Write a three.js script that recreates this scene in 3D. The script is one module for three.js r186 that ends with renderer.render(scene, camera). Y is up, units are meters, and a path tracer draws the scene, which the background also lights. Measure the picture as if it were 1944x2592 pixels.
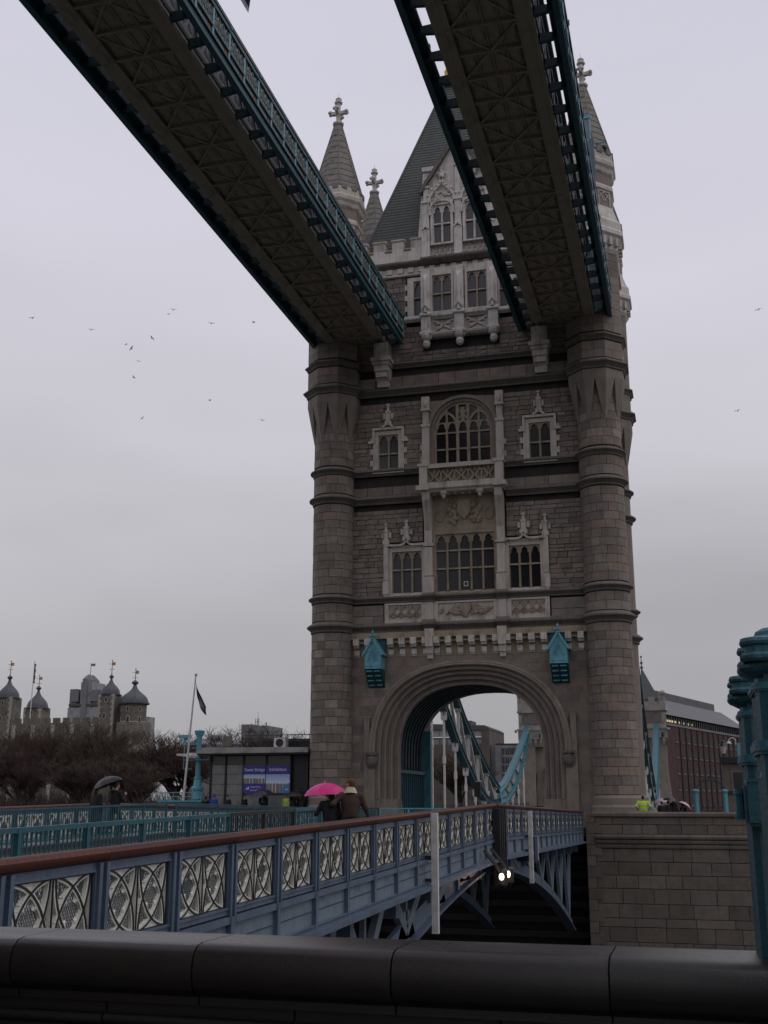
import * as THREE from 'three';
import { mergeGeometries } from 'three/addons/utils/BufferGeometryUtils.js';
import { MarchingCubes } from 'three/addons/objects/MarchingCubes.js';

// ---------------------------------------------------------------- camera, sky, sun, exposure
const scene = new THREE.Scene();
const camera = new THREE.PerspectiveCamera(48.98, 0.75, 0.1, 6000);
camera.position.set(13.97, 1.65, 73.5);
camera.rotation.set(0.2506, 0.2613, 0, 'YXZ');
scene.add(camera);
const renderer = new THREE.WebGLRenderer({ antialias: true });
renderer.toneMapping = THREE.LinearToneMapping;
renderer.toneMappingExposure = 1.0;
renderer.shadowMap.enabled = true;

// seeded random numbers and tileable noise
let seed = 12345;
function rnd() { seed = (seed + 0x6d2b79f5) | 0; let t = Math.imul(seed ^ (seed >>> 15), 1 | seed); t = (t + Math.imul(t ^ (t >>> 7), 61 | t)) ^ t; return ((t ^ (t >>> 14)) >>> 0) / 4294967296; }
const rr = (a, b) => a + (b - a) * rnd();
const hash = (x, y, s) => { let h = Math.imul(x, 374761393) + Math.imul(y, 668265263) + Math.imul(s, 982451653); h = Math.imul(h ^ (h >>> 13), 1274126177); return ((h ^ (h >>> 16)) >>> 0) / 4294967296; };
function vnoise(x, y, px, py, s) {
  const x0 = Math.floor(x), y0 = Math.floor(y), fx = x - x0, fy = y - y0, w = (t) => t * t * (3 - 2 * t), m = (a, n) => ((a % n) + n) % n;
  const a = hash(m(x0, px), m(y0, py), s), b = hash(m(x0 + 1, px), m(y0, py), s), c = hash(m(x0, px), m(y0 + 1, py), s), d = hash(m(x0 + 1, px), m(y0 + 1, py), s);
  return (a + (b - a) * w(fx)) * (1 - w(fy)) + (c + (d - c) * w(fx)) * w(fy);
}
function fbm(u, v, fx, fy, oct, s) { let t = 0, a = 0.5, n = 0; for (let o = 0; o < oct; o++) { t += a * vnoise(u * fx, v * fy, fx, fy, s + o); n += a; a *= 0.5; fx *= 2; fy *= 2; } return t / n; }

// overcast sky: dull near the horizon, brighter overhead, with soft cloud
{
  const W = 1024, H = 512, d = new Float32Array(W * H * 4);
  const prof = [[0, 0.37], [5, 0.42], [9, 0.485], [13, 0.555], [18, 0.61], [26, 0.645], [40, 0.66], [90, 0.67]];
  for (let j = 0; j < H; j++) {
    const e = ((j + 0.5) / H - 0.5) * 180, ee = Math.max(0, e);
    let k = 0; while (k < prof.length - 2 && ee > prof[k + 1][0]) k++;
    const base = prof[k][1] + (prof[k + 1][1] - prof[k][1]) * Math.min(1, (ee - prof[k][0]) / (prof[k + 1][0] - prof[k][0]));
    for (let i = 0; i < W; i++) {
      const c = fbm(i / W, j / H, 8, 18, 5, 3), c2 = fbm(i / W, j / H, 22, 44, 4, 9);
      const amp = 0.24 * Math.exp(-Math.pow((ee - 12) / 11, 2)) + 0.10;
      const L = base * (1 + amp * (c - 0.5) * 1.5 + amp * 0.35 * (c2 - 0.5)) * (e < 0 ? 0.5 : 1);
      const t = Math.min(1, ee / 35), o = (j * W + i) * 4;
      d[o] = L * (0.99 - 0.01 * t); d[o + 1] = L * (0.975 - 0.012 * t); d[o + 2] = L * (1.01 + 0.105 * t); d[o + 3] = 1;
    }
  }
  const t = new THREE.DataTexture(d, W, H, THREE.RGBAFormat, THREE.FloatType);
  t.mapping = THREE.EquirectangularReflectionMapping; t.magFilter = THREE.LinearFilter; t.needsUpdate = true;
  scene.background = t; scene.environment = t;
}
const sun = new THREE.DirectionalLight(0xfff4ea, 0.5);
sun.position.set(90, 150, 20); sun.target.position.set(0, 10, 0);
sun.castShadow = true; sun.shadow.radius = 60; sun.shadow.mapSize.set(2048, 2048);
Object.assign(sun.shadow.camera, { left: -150, right: 150, top: 150, bottom: -150, near: 1, far: 600 });
scene.add(sun, sun.target);

// ---------------------------------------------------------------- helpers
const names = {};
function numbered(n) { const k = names[n] = (names[n] ?? -1) + 1; return k ? n + '_' + String(k).padStart(3, '0') : n; }
function tag(o, label, category, group, kind) { o.userData.label = label; if (category) o.userData.category = category; if (group) o.userData.group = group; if (kind) o.userData.kind = kind; return o; }
function thing(name, label, category, pos = [0, 0, 0], turn = 0, group) {
  const o = new THREE.Group(); o.name = numbered(name); scene.add(o); o.position.set(...pos); o.rotation.y = turn;
  return tag(o, label, category, group);
}
function part(name, geo, mat, parent) {
  const m = new THREE.Mesh(geo, mat); m.name = parent === scene ? numbered(name) : name; m.castShadow = m.receiveShadow = true; parent.add(m); return m;
}
function struct(name, geo, mat) { const m = part(name, geo, mat, scene); m.userData.kind = 'structure'; return m; }
function copy(o, pos, turn, label, group) {
  const c = o.clone(); c.name = numbered(o.name.replace(/_\d{3}$/, '')); c.userData = { ...o.userData }; scene.add(c);
  if (pos) c.position.set(...pos); if (turn !== undefined) c.rotation.y = turn;
  if (label) c.userData.label = label; if (group) c.userData.group = group; return c;
}
const V3 = (x, y, z) => new THREE.Vector3(x, y, z);
const M4 = (x, y, z, rx = 0, ry = 0, rz = 0, s = 1) => new THREE.Matrix4().compose(V3(x, y, z), new THREE.Quaternion().setFromEuler(new THREE.Euler(rx, ry, rz, 'YXZ')), Array.isArray(s) ? V3(...s) : V3(s, s, s));
// collects triangles; uv in metres by the face's main direction; optional grey/colour per piece
class MB {
  constructor() { this.p = []; this.c = []; this.cur = null; this.m = null; }
  col(r, g, b) { this.cur = [r, g ?? r, b ?? r]; return this; }
  at(m) { this.m = m; return this; }
  v(x, y, z) {
    if (this.m) { const e = this.m.elements; this.p.push(e[0] * x + e[4] * y + e[8] * z + e[12], e[1] * x + e[5] * y + e[9] * z + e[13], e[2] * x + e[6] * y + e[10] * z + e[14]); } else this.p.push(x, y, z);
    if (this.cur) this.c.push(...this.cur);
  }
  tri(a, b, c) { this.v(...a); this.v(...b); this.v(...c); return this; }
  quad(a, b, c, d) { return this.tri(a, b, c).tri(a, c, d); }
  // eight corners: 0-3 at the back (z low) anticlockwise seen from the front, 4-7 at the front
  hexa(k) { return this.quad(k[4], k[5], k[6], k[7]).quad(k[1], k[0], k[3], k[2]).quad(k[0], k[4], k[7], k[3]).quad(k[5], k[1], k[2], k[6]).quad(k[7], k[6], k[2], k[3]).quad(k[0], k[1], k[5], k[4]); }
  box(cx, cy, cz, w, h, d, tw = 1, td = tw) { // tw, td: width and depth of the top relative to the bottom
    const a = w / 2, b = h / 2, c = d / 2;
    return this.hexa([[cx - a, cy - b, cz - c], [cx + a, cy - b, cz - c], [cx + a * tw, cy + b, cz - c * td], [cx - a * tw, cy + b, cz - c * td], [cx - a, cy - b, cz + c], [cx + a, cy - b, cz + c], [cx + a * tw, cy + b, cz + c * td], [cx - a * tw, cy + b, cz + c * td]]);
  }
  b2(x0, x1, y0, y1, z0, z1) { return this.box((x0 + x1) / 2, (y0 + y1) / 2, (z0 + z1) / 2, Math.abs(x1 - x0), Math.abs(y1 - y0), Math.abs(z1 - z0)); }
  bar(p, q, w, d = w, up = [0, 1, 0]) { // rectangular bar from p to q; w is measured across `up`, d along it
    const P = V3(...p), Q = V3(...q), z = Q.clone().sub(P).normalize(); let u = V3(...up); if (Math.abs(u.dot(z)) > 0.98) u = V3(1, 0, 0);
    const x = u.clone().cross(z).normalize().multiplyScalar(w / 2), y = z.clone().cross(x).normalize().multiplyScalar(d / 2);
    const k = [P, Q].flatMap((o) => [[-1, -1], [1, -1], [1, 1], [-1, 1]].map(([s, t]) => o.clone().addScaledVector(x, s).addScaledVector(y, t).toArray()));
    return this.hexa(k);
  }
  rod(p, q, r0, r1 = r0, n = 6) {
    const P = V3(...p), Q = V3(...q), z = Q.clone().sub(P).normalize(), x = (Math.abs(z.y) > 0.9 ? V3(1, 0, 0) : V3(0, 1, 0)).cross(z).normalize(), y = z.clone().cross(x);
    const ring = (o, r) => Array.from({ length: n }, (_, i) => o.clone().addScaledVector(x, r * Math.cos(i / n * 2 * Math.PI)).addScaledVector(y, r * Math.sin(i / n * 2 * Math.PI)).toArray());
    const a = ring(P, r0), b = ring(Q, r1);
    for (let i = 0; i < n; i++) { const j = (i + 1) % n; this.quad(a[i], a[j], b[j], b[i]); if (i > 1) { this.tri(a[0], a[i], a[i - 1]); this.tri(b[0], b[i - 1], b[i]); } }
    return this;
  }
  lathe(cx, cz, prof, n = 16, off = 0, a0 = 0, a1 = 2 * Math.PI) { // prof: [r, y] upwards
    const full = a1 - a0 > 6.28;
    for (let i = 0; i < n; i++) {
      const t0 = a0 + (a1 - a0) * i / n + off, t1 = a0 + (a1 - a0) * (i + 1) / n + off;
      for (let k = 0; k < prof.length - 1; k++) {
        const [r0, y0] = prof[k], [r1, y1] = prof[k + 1], P = (r, t, y) => [cx + r * Math.sin(t), y, cz + r * Math.cos(t)];
        if (r0 > 1e-6) this.tri(P(r0, t0, y0), P(r0, t1, y0), P(r1, t1, y1));
        if (r1 > 1e-6) this.tri(P(r0, t0, y0), P(r1, t1, y1), P(r1, t0, y1));
      }
    }
    return this;
  }
  geo(g, m) {
    const h = g.index ? g.toNonIndexed() : g, a = h.attributes.position, v = V3();
    for (let i = 0; i < a.count; i++) { v.fromBufferAttribute(a, i); if (m) v.applyMatrix4(m); this.v(v.x, v.y, v.z); }
    return this;
  }
  // outline in x,y (anticlockwise) given depth z0..z1
  plate(pts, z0, z1, holes = []) {
    const s = new THREE.Shape(pts.map(([x, y]) => new THREE.Vector2(x, y)));
    for (const h of holes) s.holes.push(new THREE.Path(h.map(([x, y]) => new THREE.Vector2(x, y))));
    const g = new THREE.ExtrudeGeometry(s, { depth: z1 - z0, bevelEnabled: false });
    return this.geo(g, M4(0, 0, z0));
  }
  // profile [out, y] swept along x from x0 to x1, `out` towards +z from z = zb
  mould(prof, x0, x1, zb = 0) {
    for (let k = 0; k < prof.length - 1; k++) { const [o0, y0] = prof[k], [o1, y1] = prof[k + 1]; this.quad([x0, y0, zb + o0], [x1, y0, zb + o0], [x1, y1, zb + o1], [x0, y1, zb + o1]); }
    for (let k = 1; k < prof.length - 1; k++) for (const [x, f] of [[x0, 1], [x1, 0]]) { const t = [prof[0], prof[k + f], prof[k + 1 - f]].map(([o, y]) => [x, y, zb + o]); this.tri(...t); }
    return this;
  }
  geometry(smooth = 0) {
    const g = new THREE.BufferGeometry(), n = this.p.length / 3, uv = new Float32Array(n * 2), p = this.p, nor = new Float32Array(n * 3);
    for (let i = 0; i < n; i += 3) {
      const o = i * 3, ax = p[o + 3] - p[o], ay = p[o + 4] - p[o + 1], az = p[o + 5] - p[o + 2], bx = p[o + 6] - p[o], by = p[o + 7] - p[o + 1], bz = p[o + 8] - p[o + 2];
      let nx = ay * bz - az * by, ny = az * bx - ax * bz, nz = ax * by - ay * bx; const l = Math.hypot(nx, ny, nz) || 1; nx /= l; ny /= l; nz /= l;
      const X = Math.abs(nx), Y = Math.abs(ny), Z = Math.abs(nz);
      for (let k = 0; k < 3; k++) {
        const q = o + k * 3; nor[q] = nx; nor[q + 1] = ny; nor[q + 2] = nz;
        const u = (i + k) * 2;
        if (Z >= X && Z >= Y) { uv[u] = p[q]; uv[u + 1] = p[q + 1]; } else if (X >= Y) { uv[u] = p[q + 2]; uv[u + 1] = p[q + 1]; } else { uv[u] = p[q]; uv[u + 1] = p[q + 2]; }
      }
    }
    if (smooth) { // share normals between faces that meet at less than `smooth` radians
      const map = new Map(), key = (i) => Math.round(p[i * 3] * 2e3) + ',' + Math.round(p[i * 3 + 1] * 2e3) + ',' + Math.round(p[i * 3 + 2] * 2e3), cs = Math.cos(smooth), out = new Float32Array(nor.length);
      for (let i = 0; i < n; i++) { const k = key(i); (map.get(k) ?? map.set(k, []).get(k)).push(i); }
      for (const list of map.values()) for (const i of list) {
        let x = 0, y = 0, z = 0;
        for (const j of list) if (nor[i * 3] * nor[j * 3] + nor[i * 3 + 1] * nor[j * 3 + 1] + nor[i * 3 + 2] * nor[j * 3 + 2] > cs) { x += nor[j * 3]; y += nor[j * 3 + 1]; z += nor[j * 3 + 2]; }
        const l = Math.hypot(x, y, z) || 1; out[i * 3] = x / l; out[i * 3 + 1] = y / l; out[i * 3 + 2] = z / l;
      }
      nor.set(out);
    }
    g.setAttribute('position', new THREE.BufferAttribute(new Float32Array(p), 3));
    g.setAttribute('normal', new THREE.BufferAttribute(nor, 3)); g.setAttribute('uv', new THREE.BufferAttribute(uv, 2));
    if (this.c.length) g.setAttribute('color', new THREE.BufferAttribute(new Float32Array(this.c), 3));
    return g;
  }
  build(name, mat, parent, smooth = 0) { return part(name, this.geometry(smooth), mat, parent); }
}

// ---------------------------------------------------------------- materials
function texture(N, f, srgb = false) { // f(u, v) -> grey 0..1 or [r, g, b]
  const d = new Uint8Array(N * N * 4);
  for (let j = 0; j < N; j++) for (let i = 0; i < N; i++) {
    const c = f(i / N, j / N), o = (j * N + i) * 4, k = typeof c === 'number' ? [c, c, c] : c;
    for (let q = 0; q < 3; q++) d[o + q] = Math.max(0, Math.min(255, k[q] * 255)); d[o + 3] = 255;
  }
  const t = new THREE.DataTexture(d, N, N); t.wrapS = t.wrapT = THREE.RepeatWrapping; t.magFilter = THREE.LinearFilter; t.minFilter = THREE.LinearMipmapLinearFilter; t.generateMipmaps = true;
  if (srgb) t.colorSpace = THREE.SRGBColorSpace; t.needsUpdate = true; return t;
}
const rep = (t, sx, sy = sx) => { const c = t.clone(); c.repeat.set(1 / sx, 1 / sy); c.needsUpdate = true; return c; };
const T = {
  stone: texture(512, (u, v) => { const a = fbm(u, v, 5, 5, 5, 11), b = fbm(u, v, 90, 90, 2, 23), s = fbm(u, v, 22, 3, 3, 31); return 0.86 + 0.34 * (a - 0.5) * 1.3 + 0.16 * (b - 0.5) - 0.26 * Math.max(0, s - 0.55) * 2; }),
  speck: texture(512, (u, v) => { const b = fbm(u, v, 130, 130, 2, 43), a = fbm(u, v, 6, 6, 4, 47); return 0.78 + 0.55 * (b - 0.5) + 0.3 * (a - 0.5); }),
  rough: texture(512, (u, v) => { const a = fbm(u, v, 14, 14, 5, 51); return a; }),
  grime: texture(512, (u, v) => { const a = fbm(u, v, 4, 4, 6, 61), s = fbm(u, v, 40, 2, 4, 67); return 0.92 - 0.5 * Math.max(0, a - 0.48) * 2 - 0.35 * Math.max(0, s - 0.5) * 2; }),
  rubble: texture(512, (u, v) => { const a = vnoise(u * 44, v * 60, 44, 60, 5), b = fbm(u, v, 6, 6, 4, 15), c = vnoise(u * 90, v * 120, 90, 120, 7); return 0.78 + 0.75 * (a - 0.5) + 0.5 * (b - 0.5) + 0.3 * (c - 0.5); }),
  wood: texture(256, (u, v) => { const a = fbm(u, v, 3, 48, 4, 71), b = fbm(u, v, 2, 6, 3, 73); return 0.7 + 0.5 * (a - 0.5) + 0.5 * (b - 0.5); }),
  wet: texture(512, (u, v) => { const a = fbm(u, v, 3, 5, 5, 81); return 0.28 + 0.6 * a; }),
};
function mat(name, rgb, o = {}) {
  const m = new (o.physical ? THREE.MeshPhysicalMaterial : THREE.MeshStandardMaterial)({ color: new THREE.Color().setRGB(...rgb), roughness: o.r ?? 0.8, metalness: o.m ?? 0 });
  m.name = name;
  if (o.map) m.map = rep(T[o.map], ...[].concat(o.size ?? 2)); if (o.bump) { m.bumpMap = rep(T[o.bumpMap ?? 'rough'], o.bs ?? 1); m.bumpScale = o.bump; }
  if (o.rmap) m.roughnessMap = rep(T[o.rmap], ...[].concat(o.rs ?? 2));
  if (o.vc) m.vertexColors = true; if (o.ds) m.side = THREE.DoubleSide; Object.assign(m, o.x ?? {});
  return m;
}
const GR = [0.252, 0.213, 0.182]; // granite of the tower
const M = {
  granite: mat('granite', GR, { map: 'stone', size: [3.1, 4.3], bump: 0.02, bs: 0.9, r: 0.85 }),
  stones: mat('granite_stones', [1, 1, 1], { vc: true, map: 'stone', size: [3.7, 2.9], bump: 0.03, bs: 0.8, r: 0.85 }),
  mortar: mat('mortar', [0.042, 0.036, 0.032], { map: 'stone', size: 2, r: 0.95 }),
  spire: mat('spire_stone', [0.25, 0.232, 0.21], { map: 'grime', size: [1.7, 1.3], bump: 0.02, r: 0.9 }),
  dark_mould: mat('dark_moulding', [0.165, 0.143, 0.128], { map: 'grime', size: [2.7, 1.9], bump: 0.01, r: 0.85 }),
  cream: mat('portland_stone', [0.58, 0.53, 0.465], { map: 'grime', size: [2.3, 3.1], bump: 0.012, bs: 0.6, r: 0.8 }),
  ochre: mat('stained_portland_stone', [0.36, 0.295, 0.215], { map: 'grime', size: [1.7, 2.3], bump: 0.012, bs: 0.6, r: 0.85 }),
  corbelstone: mat('yellowed_portland_stone', [0.38, 0.315, 0.22], { map: 'grime', size: [1.7, 2.3], bump: 0.012, bs: 0.6, r: 0.85 }),
  abutstone: mat('grey_portland_stone', [0.33, 0.30, 0.265], { map: 'grime', size: [2.3, 1.7], bump: 0.02, r: 0.85 }),
  pale: mat('clean_portland_stone', [0.65, 0.61, 0.565], { map: 'grime', size: [2.9, 2.3], bump: 0.012, bs: 0.6, r: 0.8 }),
  slate: mat('slate', [0.098, 0.113, 0.108], { map: 'stone', size: [2.3, 1.1], bump: 0.02, bs: 0.7, r: 0.7 }),
  glass: mat('window_glass', [0.012, 0.012, 0.014], { r: 0.12, bump: 0.002, bs: 0.4 }),
  glassgrey: mat('leaded_glass', [0.045, 0.043, 0.052], { r: 0.25, bump: 0.004, bs: 0.2 }),
  teal: mat('teal_paint', [0.022, 0.115, 0.145], { map: 'stone', size: 1.3, r: 0.5, bump: 0.003 }),
  tealpost: mat('dark_teal_paint', [0.017, 0.095, 0.125], { map: 'stone', size: 0.7, r: 0.5, bump: 0.002, bs: 0.2 }),
  tealcap: mat('weathered_teal_paint', [0.038, 0.165, 0.215], { map: 'grime', size: 0.4, r: 0.5, bump: 0.003, bs: 0.2 }),  // grime-mapped teal; sky light on cap tops is put into the lighter colour
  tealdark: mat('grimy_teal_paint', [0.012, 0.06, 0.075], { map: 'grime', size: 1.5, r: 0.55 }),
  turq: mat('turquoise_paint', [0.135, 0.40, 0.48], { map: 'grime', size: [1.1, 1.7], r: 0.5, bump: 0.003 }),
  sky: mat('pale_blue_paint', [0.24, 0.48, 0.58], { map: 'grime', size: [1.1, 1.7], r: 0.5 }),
  blue: mat('grey_blue_paint', [0.10, 0.142, 0.205], { map: 'grime', size: [1.9, 1.1], r: 0.45, bump: 0.002, bs: 0.3 }),
  bluelight: mat('light_grey_blue_paint', [0.165, 0.215, 0.265], { map: 'grime', size: [2.3, 1.3], r: 0.45, bump: 0.002, bs: 0.3 }),
  white: mat('white_paint', [0.74, 0.74, 0.66], { map: 'stone', size: 0.9, r: 0.5 }),
  whitepole: mat('white_pole_paint', [0.66, 0.65, 0.62], { map: 'stone', size: 0.8, r: 0.5 }),
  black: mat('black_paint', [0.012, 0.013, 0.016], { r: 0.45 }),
  timber: mat('varnished_hardwood', [0.105, 0.022, 0.012], { map: 'wood', size: [0.16, 0.7], r: 0.6, bump: 0.002, bs: 0.3 }),
  timber2: mat('worn_hardwood', [0.13, 0.034, 0.016], { map: 'wood', size: [0.16, 0.7], r: 0.6, bump: 0.002, bs: 0.3 }),
  beige: mat('beige_steel', [0.36, 0.32, 0.25], { map: 'grime', size: [2.1, 2.9], r: 0.7, bump: 0.004 }),
  soffit: mat('dirty_beige_plates', [0.36, 0.315, 0.24], { map: 'grime', size: [1.1, 1.7], r: 0.8, bump: 0.01 }),
  orange: mat('orange_bracket_paint', [0.30, 0.085, 0.018], { r: 0.6 }),
  asphalt: mat('wet_asphalt', [0.06, 0.06, 0.062], { map: 'speck', size: 1.4, r: 0.3, rmap: 'wet', rs: 3 }),
  paving: mat('wet_paving', [0.10, 0.095, 0.09], { map: 'speck', size: 1.4, r: 0.45, rmap: 'wet', rs: 2 }),
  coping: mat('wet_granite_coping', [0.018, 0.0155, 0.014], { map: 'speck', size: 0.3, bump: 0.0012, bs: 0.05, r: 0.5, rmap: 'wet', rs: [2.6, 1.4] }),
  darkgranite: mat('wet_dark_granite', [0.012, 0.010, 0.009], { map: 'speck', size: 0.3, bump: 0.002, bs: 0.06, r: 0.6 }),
  water: mat('river_water', [0.02, 0.024, 0.022], { r: 0.12, bump: 0.15, bs: 9 }),
  gold: mat('gilding', [0.62, 0.40, 0.09], { r: 0.35, m: 0.6 }),
  lattice: mat('grey_lattice', [0.13, 0.14, 0.15], { r: 0.6, map: 'grime', size: 1.3 }),
  grass: mat('winter_grass', [0.05, 0.052, 0.03], { r: 1, map: 'stone', size: 5 }),
  iron: mat('dark_iron', [0.022, 0.022, 0.024], { r: 0.5, map: 'stone' }),
  panelgrey: mat('grey_gallery_panel', [0.27, 0.28, 0.29], { map: 'grime', size: 1.1, r: 0.4 }),
  steelwhite: mat('off_white_steel', [0.47, 0.46, 0.42], { map: 'grime', size: 1.7, r: 0.5 }),
};
// eight shades of granite for single stones
const shade = (k, base = GR) => { const t = [[0.78, 0.77, 0.77], [0.87, 0.84, 0.82], [1.0, 0.97, 0.95], [1.12, 1.11, 1.10], [1.0, 1.03, 1.05], [1.08, 0.98, 0.93], [0.90, 0.93, 0.95], [1.28, 1.27, 1.27]][k]; return base.map((v, i) => v * t[i]); };
const stoneMats = Array.from({ length: 8 }, (_, k) => mat('granite_stone_' + 'abcdefgh'[k], shade(k), { map: 'stone', size: [3.7, 2.9], bump: 0.03, bs: 0.8, r: 0.85 }));
const pickShade = () => { const x = rnd(); return x < 0.12 ? 0 : x < 0.28 ? 1 : x < 0.48 ? 2 : x < 0.62 ? 3 : x < 0.76 ? 4 : x < 0.88 ? 5 : x < 0.96 ? 6 : 7; };
// stones: hexa corner lists; the 300 that show largest become meshes, the rest one mesh
class Masonry {
  constructor() { this.list = []; }
  add(k, k8 = pickShade(), more = []) { let x = 0, y = 0, z = 0; for (const q of k) { x += q[0] / 8; y += q[1] / 8; z += q[2] / 8; } const a = V3(...k[5]).sub(V3(...k[4])), b = V3(...k[7]).sub(V3(...k[4])), n = a.clone().cross(b), to = V3(13.97 - x, 1.65 - y, 73.5 - z); this.list.push({ k: [k, ...more], s: k8, w: Math.max(0, n.dot(to)) * (1 + more.length) / Math.pow(to.length(), 3) }); }
  arc(cx, cz, r0, r1, a0, a1, y0, y1, n = 2, s) {
    const q = (a, b) => [[r0, a, y0], [r0, b, y0], [r0, b, y1], [r0, a, y1], [r1, a, y0], [r1, b, y0], [r1, b, y1], [r1, a, y1]].map(([r, t, y]) => [cx + r * Math.sin(t), y, cz + r * Math.cos(t)]);
    const ks = Array.from({ length: n }, (_, i) => q(a0 + (a1 - a0) * i / n, a0 + (a1 - a0) * (i + 1) / n)); this.add(ks[0], s, ks.slice(1));
  }
  // box stone on a wall facing +z with a slightly uneven face
  block(x0, x1, y0, y1, z0, z1, rock = 0, g = 0.017, s) {
    const r = () => z1 + rock * (rnd() - 0.35);
    this.add([[x0 + g, y0 + g, z0], [x1 - g, y0 + g, z0], [x1 - g, y1 - g, z0], [x0 + g, y1 - g, z0], [x0 + g, y0 + g, r()], [x1 - g, y0 + g, r()], [x1 - g, y1 - g, r()], [x0 + g, y1 - g, r()]], s);
  }
  // rows of stones in x0..x1, y0..y1 leaving out blocked stretches: blocked(y0, y1) -> [[xa, xb], ...]
  wall(x0, x1, y0, y1, z0, z1, hgt, len, rock, blocked = () => []) {
    const rows = Math.max(1, Math.round((y1 - y0) / hgt)), hs = Array.from({ length: rows }, () => 1 + (rock ? rr(-0.28, 0.28) : 0)), tot = hs.reduce((a, b) => a + b, 0); let y = y0;
    for (let j = 0; j < rows; j++) {
      const ya = y, yb = y + hs[j] / tot * (y1 - y0); y = yb;
      let free = [[x0, x1]];
      for (const [a, b] of blocked(ya, yb)) free = free.flatMap(([p, q]) => (b <= p || a >= q ? [[p, q]] : [[p, a], [b, q]].filter(([s, t]) => t - s > 0.06)));
      for (const [a, b] of free) { let x = a; while (x < b - 0.01) { let l = len * rr(0.6, 1.45); if (x === x0 && j % 2) l *= 0.55; if (b - x - l < len * 0.35) l = b - x; this.block(x, x + l, ya, yb, z0, z1, rock); x += l; } }
    }
  }
  build(parent, most, restName, base) {
    this.list.sort((a, b) => b.w - a.w);
    for (const { k, s } of this.list.slice(0, most)) { const g = new MB(); k.forEach((h) => g.hexa(h)); part('stone', g.geometry(), (base ?? stoneMats)[s], parent); }
    const b = new MB(); for (const { k, s } of this.list.slice(most)) { b.col(...shade(s)); k.forEach((h) => b.hexa(h)); }
    if (this.list.length > most) { const m = b.build(restName, M.stones, parent); m.userData.kind = 'stuff'; }
  }
}
// ================================================================ the tower
const sgn = Math.sign, PI = Math.PI;
const archPts = (a, ys, rise, y0, n = 2.35, steps = 30) => [[a, y0], ...Array.from({ length: steps + 1 }, (_, i) => { const t = PI * i / steps, c = Math.cos(t), s = Math.sin(t); return [a * sgn(c) * Math.pow(Math.abs(c), 2 / n), ys + rise * Math.pow(Math.max(0, s), 2 / n)]; }), [-a, y0]];
const archX = (y, a, ys, rise, n = 2.35) => (y <= ys ? a : y >= ys + rise ? 0 : a * Math.pow(1 - Math.pow((y - ys) / rise, n), 1 / n));
const TREFOIL = [[0, 0], [0, 0.28], [0.05, 0.44], [0.2, 0.52], [0.13, 0.64], [0.2, 0.82], [0.36, 0.94], [0.5, 1.02]];
// stone head of one window light: a plate with a cusped pointed opening
function lightHead(b, x0, x1, yb, yt, z0, z1, top = 0.9) {
  const w = x1 - x0, h = (yt - yb) * top, m = 0.02, f = ([u, v]) => [x0 + m + (w - 2 * m) * u, yb + h * v];
  const L = TREFOIL.map(f), R = TREFOIL.slice(0, -1).map(([u, v]) => f([1 - u, v])).reverse();
  b.plate([[x0, yb], ...L, ...R, [x1, yb], [x1, yt], [x0, yt]], z0, z1);
}
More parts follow.
